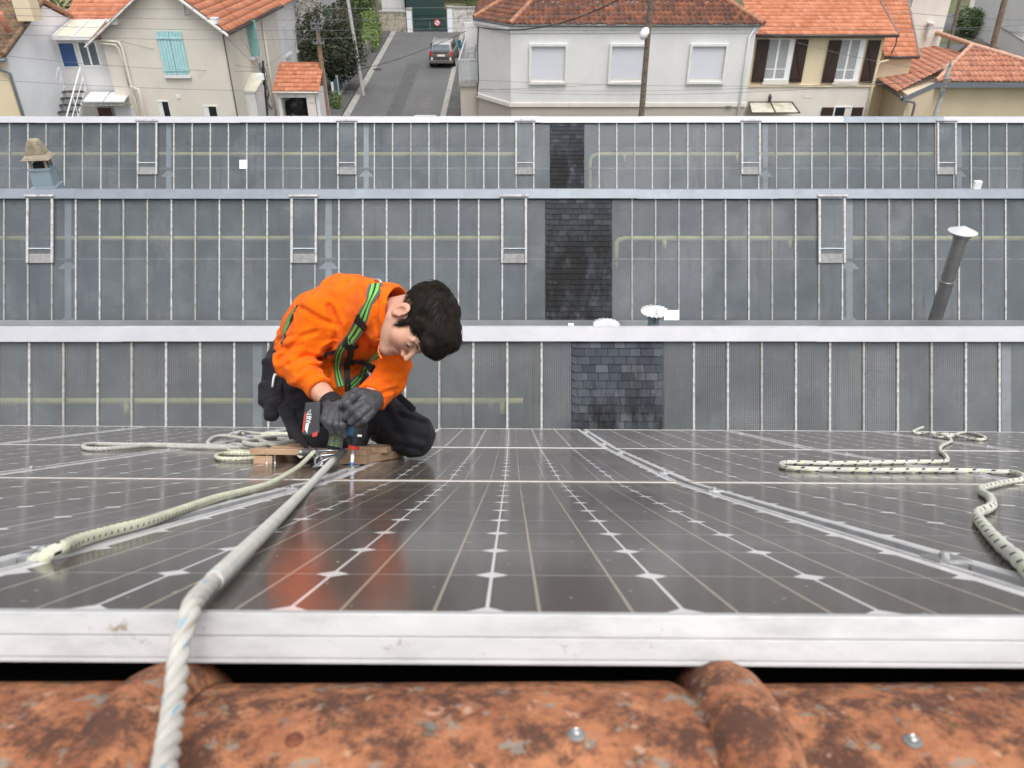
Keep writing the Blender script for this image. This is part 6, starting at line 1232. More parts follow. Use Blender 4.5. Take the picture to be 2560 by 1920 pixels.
# --- head frame ---
Uh = np.array([.88, .10, .38]); Fh = np.array([.18, -.93, .32]); Uh /= np.linalg.norm(Uh); Fh -= Uh*(Fh@Uh); Fh /= np.linalg.norm(Fh); Lh = np.cross(Uh, Fh)
R_h = np.stack([Lh, Fh, Uh]).astype(np.float32); HS = 1.06
ear = lp(1005, 777, 2.52); HC = ear - HS*(R_h.T@np.array([-.078, -.008, -.006]))
def HL(q_): return HC+HS*(R_h.T@np.asarray(q_))
def tohead(p): return ((p-HC.astype(np.float32))@R_h.T)/HS
def headf(p):
    q_ = tohead(p); S_ = lambda x: np.stack([np.abs(q_[..., 0]), q_[..., 1], q_[..., 2]], -1); m = S_(0)
    d = ell(q_, (0, -.014, .034), (.076, .097, .088)); d = smin(d, ell(q_, (0, .034, -.030), (.060, .060, .084)), .03)
    d = smin(d, cap(m, (.054, -.002, -.055), (.012, .072, -.102), .020, .018), .03); d = smin(d, ell(q_, (0, .078, -.104), (.021, .018, .016)), .02)
    d = smin(d, ell(m, (.043, .060, -.028), (.026, .026, .024)), .03); d = smin(d, cap(m, (.044, .076, .016), (.012, .092, .014), .008, .009), .016)
    d = smax(d, -ell(m, (.032, .104, -.003), (.019, .019, .012)), .014); d = smin(d, ell(m, (.032, .078, -.003), (.0145, .0135, .0115)), .004)
    d = smax(d, -cap(m, (.022, .0925, -.0085), (.043, .088, -.0065), .0012, .0012), .003)
    d = smin(d, cap(q_, (0, .090, .006), (0, .117, -.034), .0070, .0088), .012); d = smin(d, ell(m, (.0115, .103, -.040), (.0075, .0105, .007)), .007); d = smax(d, -ell(m, (.007, .108, -.049), (.004, .006, .004)), .003)
    d = smin(d, ell(q_, (0, .0865, -.066), (.027, .013, .0075)), .008); d = smin(d, ell(q_, (0, .084, -.078), (.022, .013, .0075)), .008); d = smax(d, -cap(m, (0, .101, -.0715), (.025, .087, -.0725), .0016, .001), .003)
    # ear on each side
    e = ell(m, (.084, -.011, -.006), (.0068, .021, .033)); e = smax(e, -ell(m, (.0945, -.006, -.006), (.0125, .0125, .021)), .002); e = smin(e, ell(m, (.086, .007, -.012), (.005, .005, .006)), .004); e = smin(e, ell(m, (.077, -.004, -.034), (.007, .009, .009)), .005)
    d = smin(d, e, .006); return d*HS
NB, NT_ = lp(925, 800, 2.78), HL((0, -.035, -.055))
def bodyhead(p):
    d = headf(p); d = smin(d, cap(p, NB, NT_, .066, .056), .03); return d
def bb(pts, m): pts = np.array(pts); return pts.min(0)-m, pts.max(0)+m
lo, hi = bb([HC, HL((0, .1, -.1)), HL((0, 0, .12)), NB], .115)
v1, f1 = surfnet(bodyhead, lo, hi, .0021)
J = dict(pel=lp(752, 888, 3.12), mid=lp(812, 826, 3.0), che=lp(880, 800, 2.88), col=lp(925, 790, 2.80), sR=lp(800, 785, 2.80), eR=lp(738, 902, 2.80), wR=lp(806, 984, 2.70), hR=lp(838, 1012, 2.66), sL=lp(980, 855, 2.92), eL=lp(972, 948, 2.80), wL=lp(925, 992, 2.68), hL=lp(905, 1008, 2.62),
 hipR=lp(738, 940, 3.08), knR=lp(826, 1090, 2.955), anR=lp(770, 1092, 3.32), ftR=lp(752, 1082, 3.50), hipL=lp(850, 965, 3.14), knL=lp(1034, 1084, 3.08), anL=lp(962, 1082, 3.42), ftL=lp(948, 1074, 3.58))
def bodyrest(p):
    d = cap(p, J['pel'], J['mid'], .10, .115); d = smin(d, cap(p, J['mid'], J['che'], .115, .13), .05); d = smin(d, cap(p, J['che'], J['col'], .12, .07), .05)
    for a, b, ra, rb in (('sR', 'eR', .052, .042), ('eR', 'wR', .042, .0315), ('wR', 'hR', .0315, .027), ('sL', 'eL', .05, .042), ('eL', 'wL', .042, .03), ('hipR', 'knR', .055, .042), ('knR', 'anR', .04, .03), ('anR', 'ftR', .04, .035), ('hipL', 'knL', .055, .042), ('knL', 'anL', .04, .03), ('anL', 'ftL', .04, .035), ('che', 'sR', .08, .055), ('che', 'sL', .08, .055), ('pel', 'hipR', .09, .08), ('pel', 'hipL', .09, .08), ('wL', 'hL', .03, .026)): d = smin(d, cap(p, J[a], J[b], ra, rb), .02)
    return d
lo, hi = bb([J[k] for k in J], .15); v2, f2 = surfnet(bodyrest, lo, hi, .008)
body = mk('body', (LW(np.concatenate([v1, v2])), np.concatenate([f1, f2+len(v1)])), M_skin, PR, smooth=True)

qv = ((v1-HC)@R_h.T)/HS; mx_ = np.abs(qv[:, 0]); col_ = np.ones((len(v1)+len(v2), 4), np.float32)
gs_ = lambda c_, r_: np.exp(-(((np.stack([mx_, qv[:, 1], qv[:, 2]], 1)-np.array(c_))/np.array(r_))**2).sum(1))
lipw = np.clip(gs_((0, .094, -.0715), (.024, .012, .0085))*1.4, 0, 1)*.8; red = np.clip(gs_((.045, .07, -.03), (.02, .03, .02))*.45+gs_((.082, -.005, -.01), (.02, .02, .03))*.6+gs_((0, .117, -.038), (.02, .012, .012))*.5, 0, 1); stub = np.clip(gs_((.02, .085, -.085), (.045, .04, .028))*.35+gs_((.05, .02, -.06), (.02, .04, .03))*.25, 0, 1)
base_c = np.array([1., 1, 1]); cc_ = base_c*(1-lipw[:, None])+np.array([.86, .52, .52])*lipw[:, None]; cc_ = cc_*(1-red[:, None]*.5)+cc_*np.array([1.05, .70, .66])*red[:, None]*.5; cc_ = cc_*(1-stub[:, None]*.6)+cc_*np.array([.72, .76, .82])*stub[:, None]*.6; col_[:len(v1), :3] = cc_
at_ = body.data.color_attributes.new('tint', 'FLOAT_COLOR', 'POINT'); at_.data.foreach_set('color', col_.ravel())
# --- fleece ---
CO, CI = lp(978, 786, 2.665), lp(1045, 782, 2.60)
CREASE = [([(822, 765), (846, 812), (836, 862), (800, 896)], .011, 7), ([(716, 874), (757, 840), (790, 830)], .008, 6), ([(696, 902), (727, 872), (752, 862)], .008, 6), ([(722, 912), (767, 888), (798, 896)], .008, 6), ([(745, 935), (775, 915), (806, 918)], .006, 5),
 ([(757, 772), (802, 800), (841, 813)], .008, 7), ([(846, 722), (868, 706)], .006, 6), ([(962, 883), (1004, 900)], .008, 6), ([(930, 955), (980, 958)], .007, 5), ([(944, 988), (990, 972)], .006, 5), ([(956, 920), (1000, 932)], .007, 6), ([(946, 728), (940, 797), (950, 842)], .007, 6),
 ([(905, 838), (930, 868)], .007, 7), ([(835, 905), (842, 955)], .007, 7), ([(812, 900), (822, 940)], .007, 6), ([(862, 900), (858, 960)], .005, 6), ([(700, 850), (735, 838)], .006, 6), ([(905, 720), (922, 760), (915, 800)], .005, 7), ([(690, 880), (712, 868)], .006, 5)]
def fleece(p):
    d = cap(p, lp(752, 884, 3.12), lp(812, 826, 3.0), .112, .138); d = smin(d, cap(p, lp(812, 826, 3.0), lp(882, 797, 2.885), .138, .150), .06)
    d = smin(d, cap(p, lp(882, 790, 2.89), lp(930, 785, 2.80), .146, .112), .05)
    d = smin(d, cap(p, J['che'], lp(975, 850, 2.92), .11, .078), .06)
    collar = cap(p, lp(925, 778, 2.80), CO, .105, .098); d = smin(d, collar, .03)
    w1 = .0065*wav(p, 17)+.0035*wav(p, 39, 1.); cz = wav(p, 11, 4.); w1 = w1-.007*np.exp(-(cz/.10)**2)*(wav(p, 6, 2.) > -.3)
    t_ = (p@(J['eR']-J['sR']).astype(np.float32)); aR = cap(p, lp(805, 790, 2.80), J['eR'], .083, .066)+.0045*np.sin(t_*170+3.5*wav(p, 14))
    t2 = (p@(J['wR']-J['eR']).astype(np.float32)); fR = cap(p, J['eR'], lp(797, 973, 2.71), .066, .044)+.0040*np.sin(t2*260+3*wav(p, 16, 2))
    t3 = (p@(J['eL']-J['sL']).astype(np.float32)); aL = cap(p, lp(985, 858, 2.92), J['eL'], .076, .062)+.004*np.sin(t3*220+3*wav(p, 14, 1))
    t4 = (p@(J['wL']-J['eL']).astype(np.float32)); fL = cap(p, J['eL'], lp(930, 990, 2.70), .062, .052)+.004*np.sin(t4*320+3*wav(p, 15, 3))
    d = smin(d, cap(p, lp(835, 870, 3.02), lp(850, 950, 2.97), .10, .075), .03)
    d = smin(d, aR, .012); d = smin(d, fR, .012); d = smin(d, aL, .014); d = smin(d, fL, .012); d = d+w1
    d = smax(d, -cap(p, lp(944, 785, 2.75), CI, .066, .100), .006)                      # neck opening
    d = smax(d, -cap(p, lp(850, 1045, 2.62), lp(801, 979, 2.70), .06, .0335), .006)     # right cuff
    d = smax(d, (p-lp(792, 967, 2.715).astype(np.float32))@((J['wR']-J['eR'])/np.linalg.norm(J['wR']-J['eR'])).astype(np.float32)-.012 if False else -cap(p, lp(905, 1012, 2.62), lp(922, 998, 2.665), .055, .040), .006)
    X_ = 1280+F*p[..., 0]/-p[..., 2]; Y_ = 960-F*p[..., 1]/-p[..., 2]
    for pl_, am, wd_ in CREASE:
        dm = None
        for (xa, ya), (xb, yb) in zip(pl_[:-1], pl_[1:]):
            tt = np.clip(((X_-xa)*(xb-xa)+(Y_-ya)*(yb-ya))/((xb-xa)**2+(yb-ya)**2), 0, 1); dd = (X_-xa-tt*(xb-xa))**2+(Y_-ya-tt*(yb-ya))**2; dm = dd if dm is None else np.minimum(dm, dd)
        r_ = np.sqrt(dm)/wd_; d = d+am*(np.exp(-r_*r_)-.45*np.exp(-(r_-1.9)**2))
    # cut sleeve ends square
    for a, b, c0, rr in ((J['eR'], J['wR'], lp(799, 975, 2.705), .075), (J['eL'], J['wL'], lp(922, 999, 2.685), .09)):
        n = ((b-a)/np.linalg.norm(b-a)).astype(np.float32); pl = (p-c0.astype(np.float32))@n; near = ln_(p-c0.astype(np.float32))-rr; d = smax(d, np.minimum(pl, 1)*1.0-.0*near, .005) if False else np.where(near < 0, smax(d, pl, .008), d)
    # hem
    hb = lp(722, 915, 3.12).astype(np.float32); hn = (lp(700, 935, 3.14)-lp(800, 835, 3.0)); hn = (hn/np.linalg.norm(hn)).astype(np.float32)
    d = np.where(ln_(p-hb) < .25, smax(d, (p-hb)@hn-.01, .01), d); return d
lo, hi = bb([J['pel'], J['mid'], J['che'], J['sR'], J['eR'], J['wR'], J['sL'], J['eL'], J['wL'], CO], .17)
fle, fv, ff = sdfmesh('fleece', fleece, lo, hi, .0045, M_fleece, PR)
# --- trousers ---
TCREASE = [([(1000, 1040), (1062, 1060)], .009, 7), ([(985, 1075), (1060, 1098)], .008, 7), ([(990, 1110), (1050, 1125)], .007, 6), ([(960, 1020), (1010, 1100)], .007, 8), ([(930, 1050), (970, 1120)], .007, 8), ([(735, 985), (790, 960)], .008, 8), ([(745, 1030), (800, 1010)], .008, 8), ([(760, 1070), (815, 1060)], .007, 7), ([(900, 1040), (940, 1030)], .006, 7)]
def trous(p):
    d = cap(p, lp(745, 905, 3.14), lp(745, 940, 3.12), .125, .12); d = smin(d, cap(p, lp(745, 930, 3.12), lp(850, 960, 3.15), .11, .11), .05)
    d = smin(d, cap(p, lp(738, 950, 3.09), lp(826, 1088, 2.965), .100, .076)+.004*np.sin(p[..., 1]*90+3*wav(p, 12)), .04)
    d = smin(d, cap(p, lp(858, 968, 3.14), lp(1034, 1086, 3.10), .100, .072)+.004*np.sin(p[..., 0]*80+3*wav(p, 12)), .03); d = smin(d, cap(p, lp(1030, 1082, 3.10), lp(1040, 1094, 3.10), .072, .070), .03)
    d = smin(d, cap(p, J['knR'], J['anR'], .068, .055), .03); d = smin(d, cap(p, lp(1030, 1092, 3.12), J['anL'], .07, .055), .03); d = smin(d, cap(p, lp(865, 1000, 3.12), lp(880, 1095, 3.10), .08, .065), .04)
    X_ = 1280+F*p[..., 0]/-p[..., 2]; Y_ = 960-F*p[..., 1]/-p[..., 2]
    for pl_, am, wd_ in TCREASE:
        (xa, ya), (xb, yb) = pl_; tt = np.clip(((X_-xa)*(xb-xa)+(Y_-ya)*(yb-ya))/((xb-xa)**2+(yb-ya)**2), 0, 1); r_ = np.sqrt((X_-xa-tt*(xb-xa))**2+(Y_-ya-tt*(yb-ya))**2)/wd_; d = d+am*(np.exp(-r_*r_)-.5*np.exp(-(r_-1.9)**2))
    return d+.005*wav(p, 17)+.003*wav(p, 38, 2.)
lo, hi = bb([J[k] for k in ('pel', 'hipR', 'knR', 'anR', 'hipL', 'knL', 'anL')], .16); tro, _, _ = sdfmesh('trousers', trous, lo, hi, .0055, M_cloth, PR)
def boots(p): return np.minimum(smin(cap(p, J['anR'], J['ftR'], .05, .048), cap(p, J['ftR'], J['ftR']+np.array([-.02, -.02, -.05]), .05, .04), .03), smin(cap(p, J['anL'], J['ftL'], .05, .048), cap(p, J['ftL'], J['ftL']+np.array([-.02, -.02, -.05]), .05, .04), .03))
lo, hi = bb([J[k] for k in ('anR', 'ftR', 'anL', 'ftL')], .12); sdfmesh('boots', boots, lo, hi, .008, M_dark, PR)
# --- tool pouches at his right hip ---
def pouch(p):
    d = rbox(p, lp(688, 930, 3.02), (.040, .052, .05), .018); d = smin(d, rbox(p, lp(682, 985, 3.0), (.046, .042, .045), .016), .012); d = smin(d, cap(p, lp(684, 1010, 2.99), lp(679, 1036, 2.98), .042, .028), .02)
    d = smin(d, rbox(p, lp(665, 975, 2.985), (.012, .035, .03), .01), .01); d = smin(d, cap(p, lp(700, 905, 3.02), lp(735, 925, 2.99), .03, .03), .02); d = smax(d, -rbox(p, lp(684, 968, 2.945), (.05, .0025, .01), .002), .004); return d+.004*wav(p, 40)+.0025*wav(p, 80, 1)
lo, hi = bb([lp(688, 930, 3.02), lp(679, 1030, 3.0), lp(740, 925, 3.0)], .10); sdfmesh('tool_pouch', pouch, lo, hi, .004, M_cloth, PR)
def flap(p): return rbox(p, lp(1012, 1003, 2.99), (.052, .012, .02), .008, R=[[.72, -.69, 0], [.69, .72, 0], [0, 0, 1]])+.002*wav(p, 60)
lo, hi = bb([lp(1012, 1003, 2.99)], .08); sdfmesh('pocket_flap', flap, lo, hi, .004, M_cloth, PR)
def flap2(p): return smin(cap(p, lp(712, 1020, 2.98), lp(735, 1075, 2.93), .028, .022), cap(p, lp(735, 1075, 2.93), lp(770, 1125, 2.86), .022, .006), .02)+.002*wav(p, 60)
lo, hi = bb([lp(712, 1020, 2.98), lp(770, 1125, 2.86)], .06); sdfmesh('cloth_strap', flap2, lo, hi, .004, M_cloth, PR)
def wl(px, py, z): return P(px, py, z)
mb = MB(); mb.tube([wl(681, 968, 2.93), wl(684, 945, 2.935), wl(687, 936, 2.94), wl(692, 938, 2.945)], .0045, 8); tag(mk('marker_pen', mb, simple('white_plastic', (.8, .8, .8), .4), origin=wl(683, 955, 2.93), smooth=True), 'white hooked marker sticking out of the black hip pouch', 'pen')

# --- gloves ---
def fing(p, pts, r, k=.008):
    d = None
    for i in range(len(pts)-1):
        e = cap(p, lp(*pts[i]), lp(*pts[i+1]), r[i], r[i+1]); d = e if d is None else smin(d, e, k)
    return d
def gloveL(p):
    d = cap(p, lp(934, 1000, 2.66), lp(904, 1000, 2.615), .034, .037); d = smin(d, cap(p, lp(925, 1012, 2.63), lp(915, 1030, 2.61), .034, .030), .02)
    fs = [([(906, 984, 2.60), (882, 992, 2.575), (866, 1010, 2.57), (870, 1026, 2.585)], [.0155, .0145, .0135, .012]), ([(906, 1008, 2.585), (882, 1024, 2.565), (863, 1043, 2.575)], [.0155, .0145, .0125]), ([(917, 1020, 2.585), (896, 1038, 2.565), (877, 1055, 2.575)], [.0155, .0142, .0120]), ([(928, 1032, 2.595), (911, 1049, 2.575), (892, 1061, 2.585)], [.0145, .0130, .0110])]
    for pt, r in fs: d = smin(d, fing(p, pt, r), .0022)
    d = smin(d, fing(p, [(918, 984, 2.63), (890, 980, 2.62), (868, 992, 2.62), (856, 1014, 2.60)], [.017, .015, .014, .0125]), .006)
    return d+.0006*wav(p, 110)+.0004*wav(p, 200, 1)
def gloveR(p):
    d = cap(p, lp(826, 1010, 2.665), lp(832, 1034, 2.64), .031, .035); d = smin(d, cap(p, lp(845, 1020, 2.655), lp(846, 1038, 2.63), .030, .030), .02)
    for pt, r in (([(817, 1030, 2.62), (811, 1048, 2.60), (820, 1066, 2.60)], [.0155, .014, .0115]), ([(830, 1034, 2.61), (825, 1056, 2.59), (831, 1079, 2.60)], [.0158, .0145, .0122]), ([(844, 1036, 2.61), (841, 1060, 2.585), (846, 1083, 2.60)], [.0158, .0145, .0122]), ([(857, 1034, 2.615), (857, 1062, 2.59), (862, 1089, 2.605)], [.0152, .014, .0118]), ([(850, 1010, 2.64), (868, 1026, 2.63), (880, 1046, 2.64)], [.016, .0145, .012])): d = smin(d, fing(p, pt, r), .0022)
    return d+.0006*wav(p, 110)+.0004*wav(p, 200, 1)
lo, hi = bb([lp(940, 1000, 2.66), lp(856, 1060, 2.58), lp(900, 975, 2.62)], .055); sdfmesh('glove', gloveL, lo, hi, .0021, M_glove, PR)
lo, hi = bb([lp(826, 1000, 2.66), lp(846, 1085, 2.6), lp(885, 1046, 2.62), lp(806, 1050, 2.6)], .055); sdfmesh('glove', gloveR, lo, hi, .0021, M_glove, PR)
def cuff(p):
    d = cap(p, lp(820, 995, 2.69), lp(838, 1022, 2.655), .0355, .0385); n = (lp(835, 1022, 2.655)-lp(812, 985, 2.70)); n = (n/np.linalg.norm(n)).astype(np.float32)
    d = smax(d, -(p-lp(822, 998, 2.685).astype(np.float32))@n, .003); return smax(d, (p-lp(838, 1023, 2.66).astype(np.float32))@n-.004, .006)+.0012*wav(p, 70)
lo, hi = bb([lp(820, 995, 2.69), lp(838, 1024, 2.65)], .06); sdfmesh('glove_cuff', cuff, lo, hi, .0028, M_knit, PR)

# --- hair: shaped cap with many strands ---
def hairf(p):
    q_ = tohead(p); m = np.stack([np.abs(q_[..., 0]), q_[..., 1], q_[..., 2]], -1)
    d = ell(q_, (0, -.012, .045), (.080, .104, .090)); d = smin(d, ell(q_, (0, .060, .100), (.066, .050, .040)), .03); d = smin(d, ell(q_, (-.01, .098, .070), (.056, .028, .030)), .02)
    face = ell(q_, (0, .118, -.055), (.082, .088, .100)); d = smax(d, -face, .006)
    low = q_[..., 2]+.030-.9*np.clip(-q_[..., 1]-.03, 0, .05)*-1.0; d = smax(d, -(q_[..., 2]+.040+.55*np.clip(-q_[..., 1]-.0, 0, .08)), .008)
    earh = ell(m, (.086, .002, -.018), (.03, .024, .036)); d = smax(d, -earh, .004)
    d = smin(d, ell(m, (.0715, .024, -.004), (.006, .009, .022)), .008)
    return (d+.0026*wav(q_, 42)+.0018*wav(q_, 95, 2))*HS
lo, hi = bb([HC, HL((0, .1, .1)), HL((0, -.1, 0)), HL((0, 0, .13))], .10); hv, hf = surfnet(hairf, lo, hi, .0028)
rng = np.random.default_rng(4); hair = MB(); qh = ((hv-HC)@R_h.T)/HS
base_ = mk('hair', (LW(hv), hf), M_hair, PR, smooth=True)
cr = np.array([0, -.045, .125]); e_ = .002
def hgrad(p):
    p = p.astype(np.float32); return np.stack([hairf(p+np.array(d, np.float32)*e_)-hairf(p-np.array(d, np.float32)*e_) for d in ((1, 0, 0), (0, 1, 0), (0, 0, 1))], -1)/(2*e_)
pick = rng.choice(len(hv), 4200); cur = hv[pick].copy(); paths = [cur.copy()]; jit = rng.normal(0, .25, cur.shape); g = hgrad(cur); lift = rng.uniform(0, .9, (len(cur), 1))
for s_i in range(6):
    g = hgrad(cur); g /= np.linalg.norm(g, axis=1, keepdims=True)+1e-9; qq = ((cur-HC)@R_h.T)/HS; dr = qq-cr; fw = np.stack([np.zeros(len(qq)), np.full(len(qq), .045), -.01*np.ones(len(qq))], 1)
    dr = (dr/np.linalg.norm(dr, axis=1, keepdims=True)*.05+fw)@R_h; dr = dr/np.linalg.norm(dr, axis=1, keepdims=True)+jit*.55; dr -= g*np.sum(dr*g, 1, keepdims=True); dr /= np.linalg.norm(dr, axis=1, keepdims=True)
    cur = cur+dr*.0065+g*.0016*lift; paths.append(cur.copy())
Pp = np.stack(paths, 1)
for i in range(len(Pp)): hair.tube([Vector(q_) for q_ in LW(Pp[i])], [.0006, .0007, .0007, .0007, .0006, .0004, .0002], 3, cap=False)
mk('hair_strands', hair, M_hair, base_, smooth=True); tag(bpy.data.objects['hair_strands'], kind='stuff')
# eyebrows and lashes
mb = MB()
for s_ in (-1, 1):
    for i in range(60):
        t_ = i/59; a = HL((s_*(.014+.034*t_), .0985-.016*t_*t_, .013+.008*math.sin(t_*2.6)+rng.uniform(-.002, .002))); b = a+(R_h.T@np.array([s_*.006, .001, .003]))*HS; mb.tube([Vector(LW(a)), Vector(LW(b))], [.0012, .0004], 3, cap=False)
    for i in range(12):
        t_ = i/11; a = HL((s_*(.024+.018*t_), .0915-.004*t_, -.0090+.001*t_)); b = a+(R_h.T@np.array([s_*.001, .003, -.003]))*HS; mb.tube([Vector(LW(a)), Vector(LW(b))], [.0004, .0002], 3, cap=False)
    mb.tube([Vector(LW(HL((s_*(.0195+.026*t_/6), .0935-.0052*(t_/6)**2+.0006, -.0092+.0016*abs(t_/6-.4))))) for t_ in range(7)], [.0003, .0009, .0011, .0012, .0011, .0009, .0003], 5, cap=False)
mk('eyebrows', mb, M_hair, PR)

# --- harness straps draped on the fleece ---
from mathutils.bvhtree import BVHTree
wv = LW(fv); bvh = BVHTree.FromPolygons([Vector(q_) for q_ in wv], ff.tolist()); EYE = Vector((0, 0, H))
def drape(path, off):
    out = []
    n_ = len(path); fine = catmull([Vector((a, b, 0)) for a, b in path], 7)
    for q_ in fine:
        r = _ray(q_.x, q_.y).normalized(); hit = bvh.ray_cast(EYE, r)
        if hit[0] is not None: out.append([hit[0], hit[1] if hit[1].dot(r) < 0 else -hit[1]])
    for _ in range(9):
        for i in range(1, len(out)-1): out[i][1] = (out[i-1][1]+out[i][1]*2+out[i+1][1]).normalized(); out[i][0] = (out[i-1][0]+out[i][0]*2+out[i+1][0])/4
    return [(p+n*off, n) for p, n in out]
st_ = NT('green_harness_webbing'); s_ = st_.N('SeparateXYZ'); st_.L(st_.N('UVMap').outputs[0], s_.inputs[0]); u = st_.math('ABSOLUTE', st_.math('SUBTRACT', s_.outputs[0], .5))
c = st_.ramp(u, [(0, (.012, .012, .012)), (.075, (.17, .52, .10)), (.30, (.012, .012, .012)), (.36, (.11, .11, .115))], 'CONSTANT'); st_.set(col=c, rough=.7); st_.bump(st_.noise(300, 3), .3, .002); M_web = st_.m
M_webk = simple('black_webbing', (.010, .010, .011), .7, 0, .2, 60)
def strap(path, w, mat, par, name='strap', off=.006, th=.003):
    d = drape(path, off)
    if len(d) < 3: return
    mb = MB(); n = len(d); L = 0
    for i in range(n):
        t_ = (d[min(i+1, n-1)][0]-d[max(i-1, 0)][0]).normalized(); nn = d[i][1]; s__ = t_.cross(nn).normalized(); p = d[i][0]
        mb.v += [p-s__*w/2, p+s__*w/2, p+s__*w/2-nn*th*2, p-s__*w/2-nn*th*2]
        if i:
            o = (i-1)*4
            for a, b, ua, ub in ((0, 1, 0, 1), (1, 2, 1, 1), (2, 3, 1, 0), (3, 0, 0, 0)): mb.uv[len(mb.f)] = [(ua, 0), (ub, 0), (ub, 1), (ua, 1)]; mb.f.append([o+a, o+b, o+4+b, o+4+a])
    mk(name, mb, mat, par, smooth='auto')
hz_ = [(940, 712), (932, 742), (918, 776), (902, 810), (884, 840), (872, 858)]
HN = mk('harness', MB().box((-.001, -.001, -.001), (.001, .001, .001), Matrix.Translation(LW(lp(875, 858, 2.80)))), M_webk, PR)
strap(hz_, .046, M_web, HN); strap([(872, 852), (852, 870), (846, 895), (846, 925), (852, 965)], .030, M_web, HN, off=.007); strap([(962, 862), (944, 890), (918, 918), (892, 948), (870, 968)], .034, M_web, HN, off=.007)
strap([(876, 855), (877, 880), (870, 905), (868, 935), (868, 975)], .022, M_webk, HN, off=.012); strap([(868, 858), (840, 878), (808, 890)], .012, M_webk, HN, off=.005)
strap([(742, 770), (728, 792), (718, 815), (710, 842), (706, 865)], .030, M_web, HN, off=.004); strap([(935, 925), (912, 905), (890, 900), (874, 908)], .03, M_webk, HN, off=.009); strap([(862, 850), (876, 862), (886, 868)], .040, M_webk, HN, off=.011, name='joint_plate'); strap([(909, 797), (901, 813)], .048, M_webk, HN, off=.0085, name='label_patch')
mb = MB(); a = P(947, 712, 2.74); mb.tube(catmull([P(930, 705, 2.76), P(940, 699, 2.74), P(950, 702, 2.73), P(953, 714, 2.73), P(944, 718, 2.73), P(932, 712, 2.75), P(930, 705, 2.76)], 5), .0045, 8); mk('d_ring', mb, M_steel, HN, smooth=True)
mb = MB(); mb.poly([P(928, 708, 2.73), P(945, 706, 2.72), P(954, 720, 2.72), P(948, 724, 2.72), P(932, 718, 2.73)], thick=(0, .02, -.01)); mk('back_pad', mb, M_webk, HN, bev=.003)
# zip pull
mb = MB(); mb.tube(catmull([P(957, 853, 2.60), P(948, 866, 2.595), P(947, 880, 2.59), P(953, 893, 2.585)], 6), [.0022]*18+[.0042], 6) if False else mb.tube(catmull([P(957, 853, 2.62), P(948, 866, 2.615), P(947, 880, 2.61), P(954, 897, 2.605)], 6), .0035, 6); mk('zip_cord', mb, simple('orange_cord', (.85, .16, .03), .6), PR, smooth=True)

# ---------------- impact driver ----------------
DR = thing('impact_driver', 'dark blue and black cordless impact driver held bit-down in both gloves', 'power tool', P(880, 1170, 2.63))
A_, B_ = P(897, 1040, 2.615), P(883, 1123, 2.625); Mx = Matrix.Translation(A_) @ (B_-A_).to_track_quat('Z', 'Y').to_matrix().to_4x4(); Ld = (B_-A_).length
mb = MB(); mb.lathe([(.018, -.012), (.030, -.006), (.0345, .01), (.0345, Ld*.52), (.030, Ld*.62), (.0235, Ld*.80), (.021, Ld*.86)], 28, Mx); mk('housing', mb, M_dark, DR, smooth='auto')
mb = MB(); mb.lathe([(.0178, Ld*.84), (.0182, Ld*.86), (.0182, Ld-.002), (.015, Ld)], 24, Mx); mk('nose_ring', mb, M_red, DR, smooth='auto')
Bt = P(879, 1169, 2.632); mb = MB(); mb.tube([B_, B_.lerp(Bt, .25)], .0065, 12); mk('chuck', mb, M_steel, DR, smooth='auto'); mb = MB(); mb.tube([B_.lerp(Bt, .25), B_.lerp(Bt, .35), B_.lerp(Bt, .7)], [.0045, .006, .0055], 10); bt_ = mk('bit', mb, M_pvc, DR, smooth='auto'); mb = MB(); mb.tube([B_.lerp(Bt, .7), B_.lerp(Bt, .86)], .0062, 10); mk('colour_band', mb, simple('blue_band', (.05, .22, .55), .4), bt_); mb = MB(); mb.tube([B_.lerp(Bt, .86), Bt], .0045, 10); mk('tip', mb, M_steel, bt_)
mb = MB(); ax_ = (B_-A_).normalized(); vd = (EYE-A_).normalized(); sd_ = ax_.cross(vd).normalized(); vd = sd_.cross(ax_).normalized()
def onh(f, s_, r_): return A_+ax_*Ld*f+vd*math.sqrt(max(0, r_*r_-s_*s_))+sd_*s_
pn = []
for f, lo_, hi_ in ((.22, -.030, -.006), (.62, -.026, -.004)): pn.append((f, lo_, hi_))
sg = -1 if sd_.x > 0 else 1
for k in range(5):
    pass
vs = []; 
for i in range(7):
    f = .18+.40*i/6
    for j in range(5): s1 = sg*(.006+.024*j/4); vs.append(onh(f, s1, .0358 if f < .52 else .034)+vd*.0)
mb.add(vs, [[i*5+j, i*5+j+1, (i+1)*5+j+1, (i+1)*5+j] for i in range(6) for j in range(4)]); o = mk('blue_panel', mb, M_teal, DR); md = o.modifiers.new('solid', 'SOLIDIFY'); md.thickness = .002; md.offset = 0
mb = MB(); [mb.beam(onh(.60+.06*k, sg*.010, .032), onh(.58+.06*k, sg*.027, .033), .003, .003) for k in range(4)]; mk('air_slot', mb, M_black, DR)
mb = MB(); q1, q2 = onh(.52, -sg*.006, .0362), onh(.52, -sg*.020, .0362); mb.beam(q1, q2, .007, .001, up=vd); mk('badge', mb, M_lblw, DR)
mb = MB(); hA, hB = P(885, 1052, 2.635), P(805, 1052, 2.655); mb.tube([hA, hA.lerp(hB, .5), hB], [.020, .0185, .021], 16); mk('handle', mb, M_dark, DR, smooth='auto')
mb = MB(); a = P(860, 1066, 2.60); mb.box((a.x-.006, a.y-.006, a.z-.012), (a.x+.010, a.y+.010, a.z+.010)); mk('trigger', mb, M_red, DR, bev=.002)
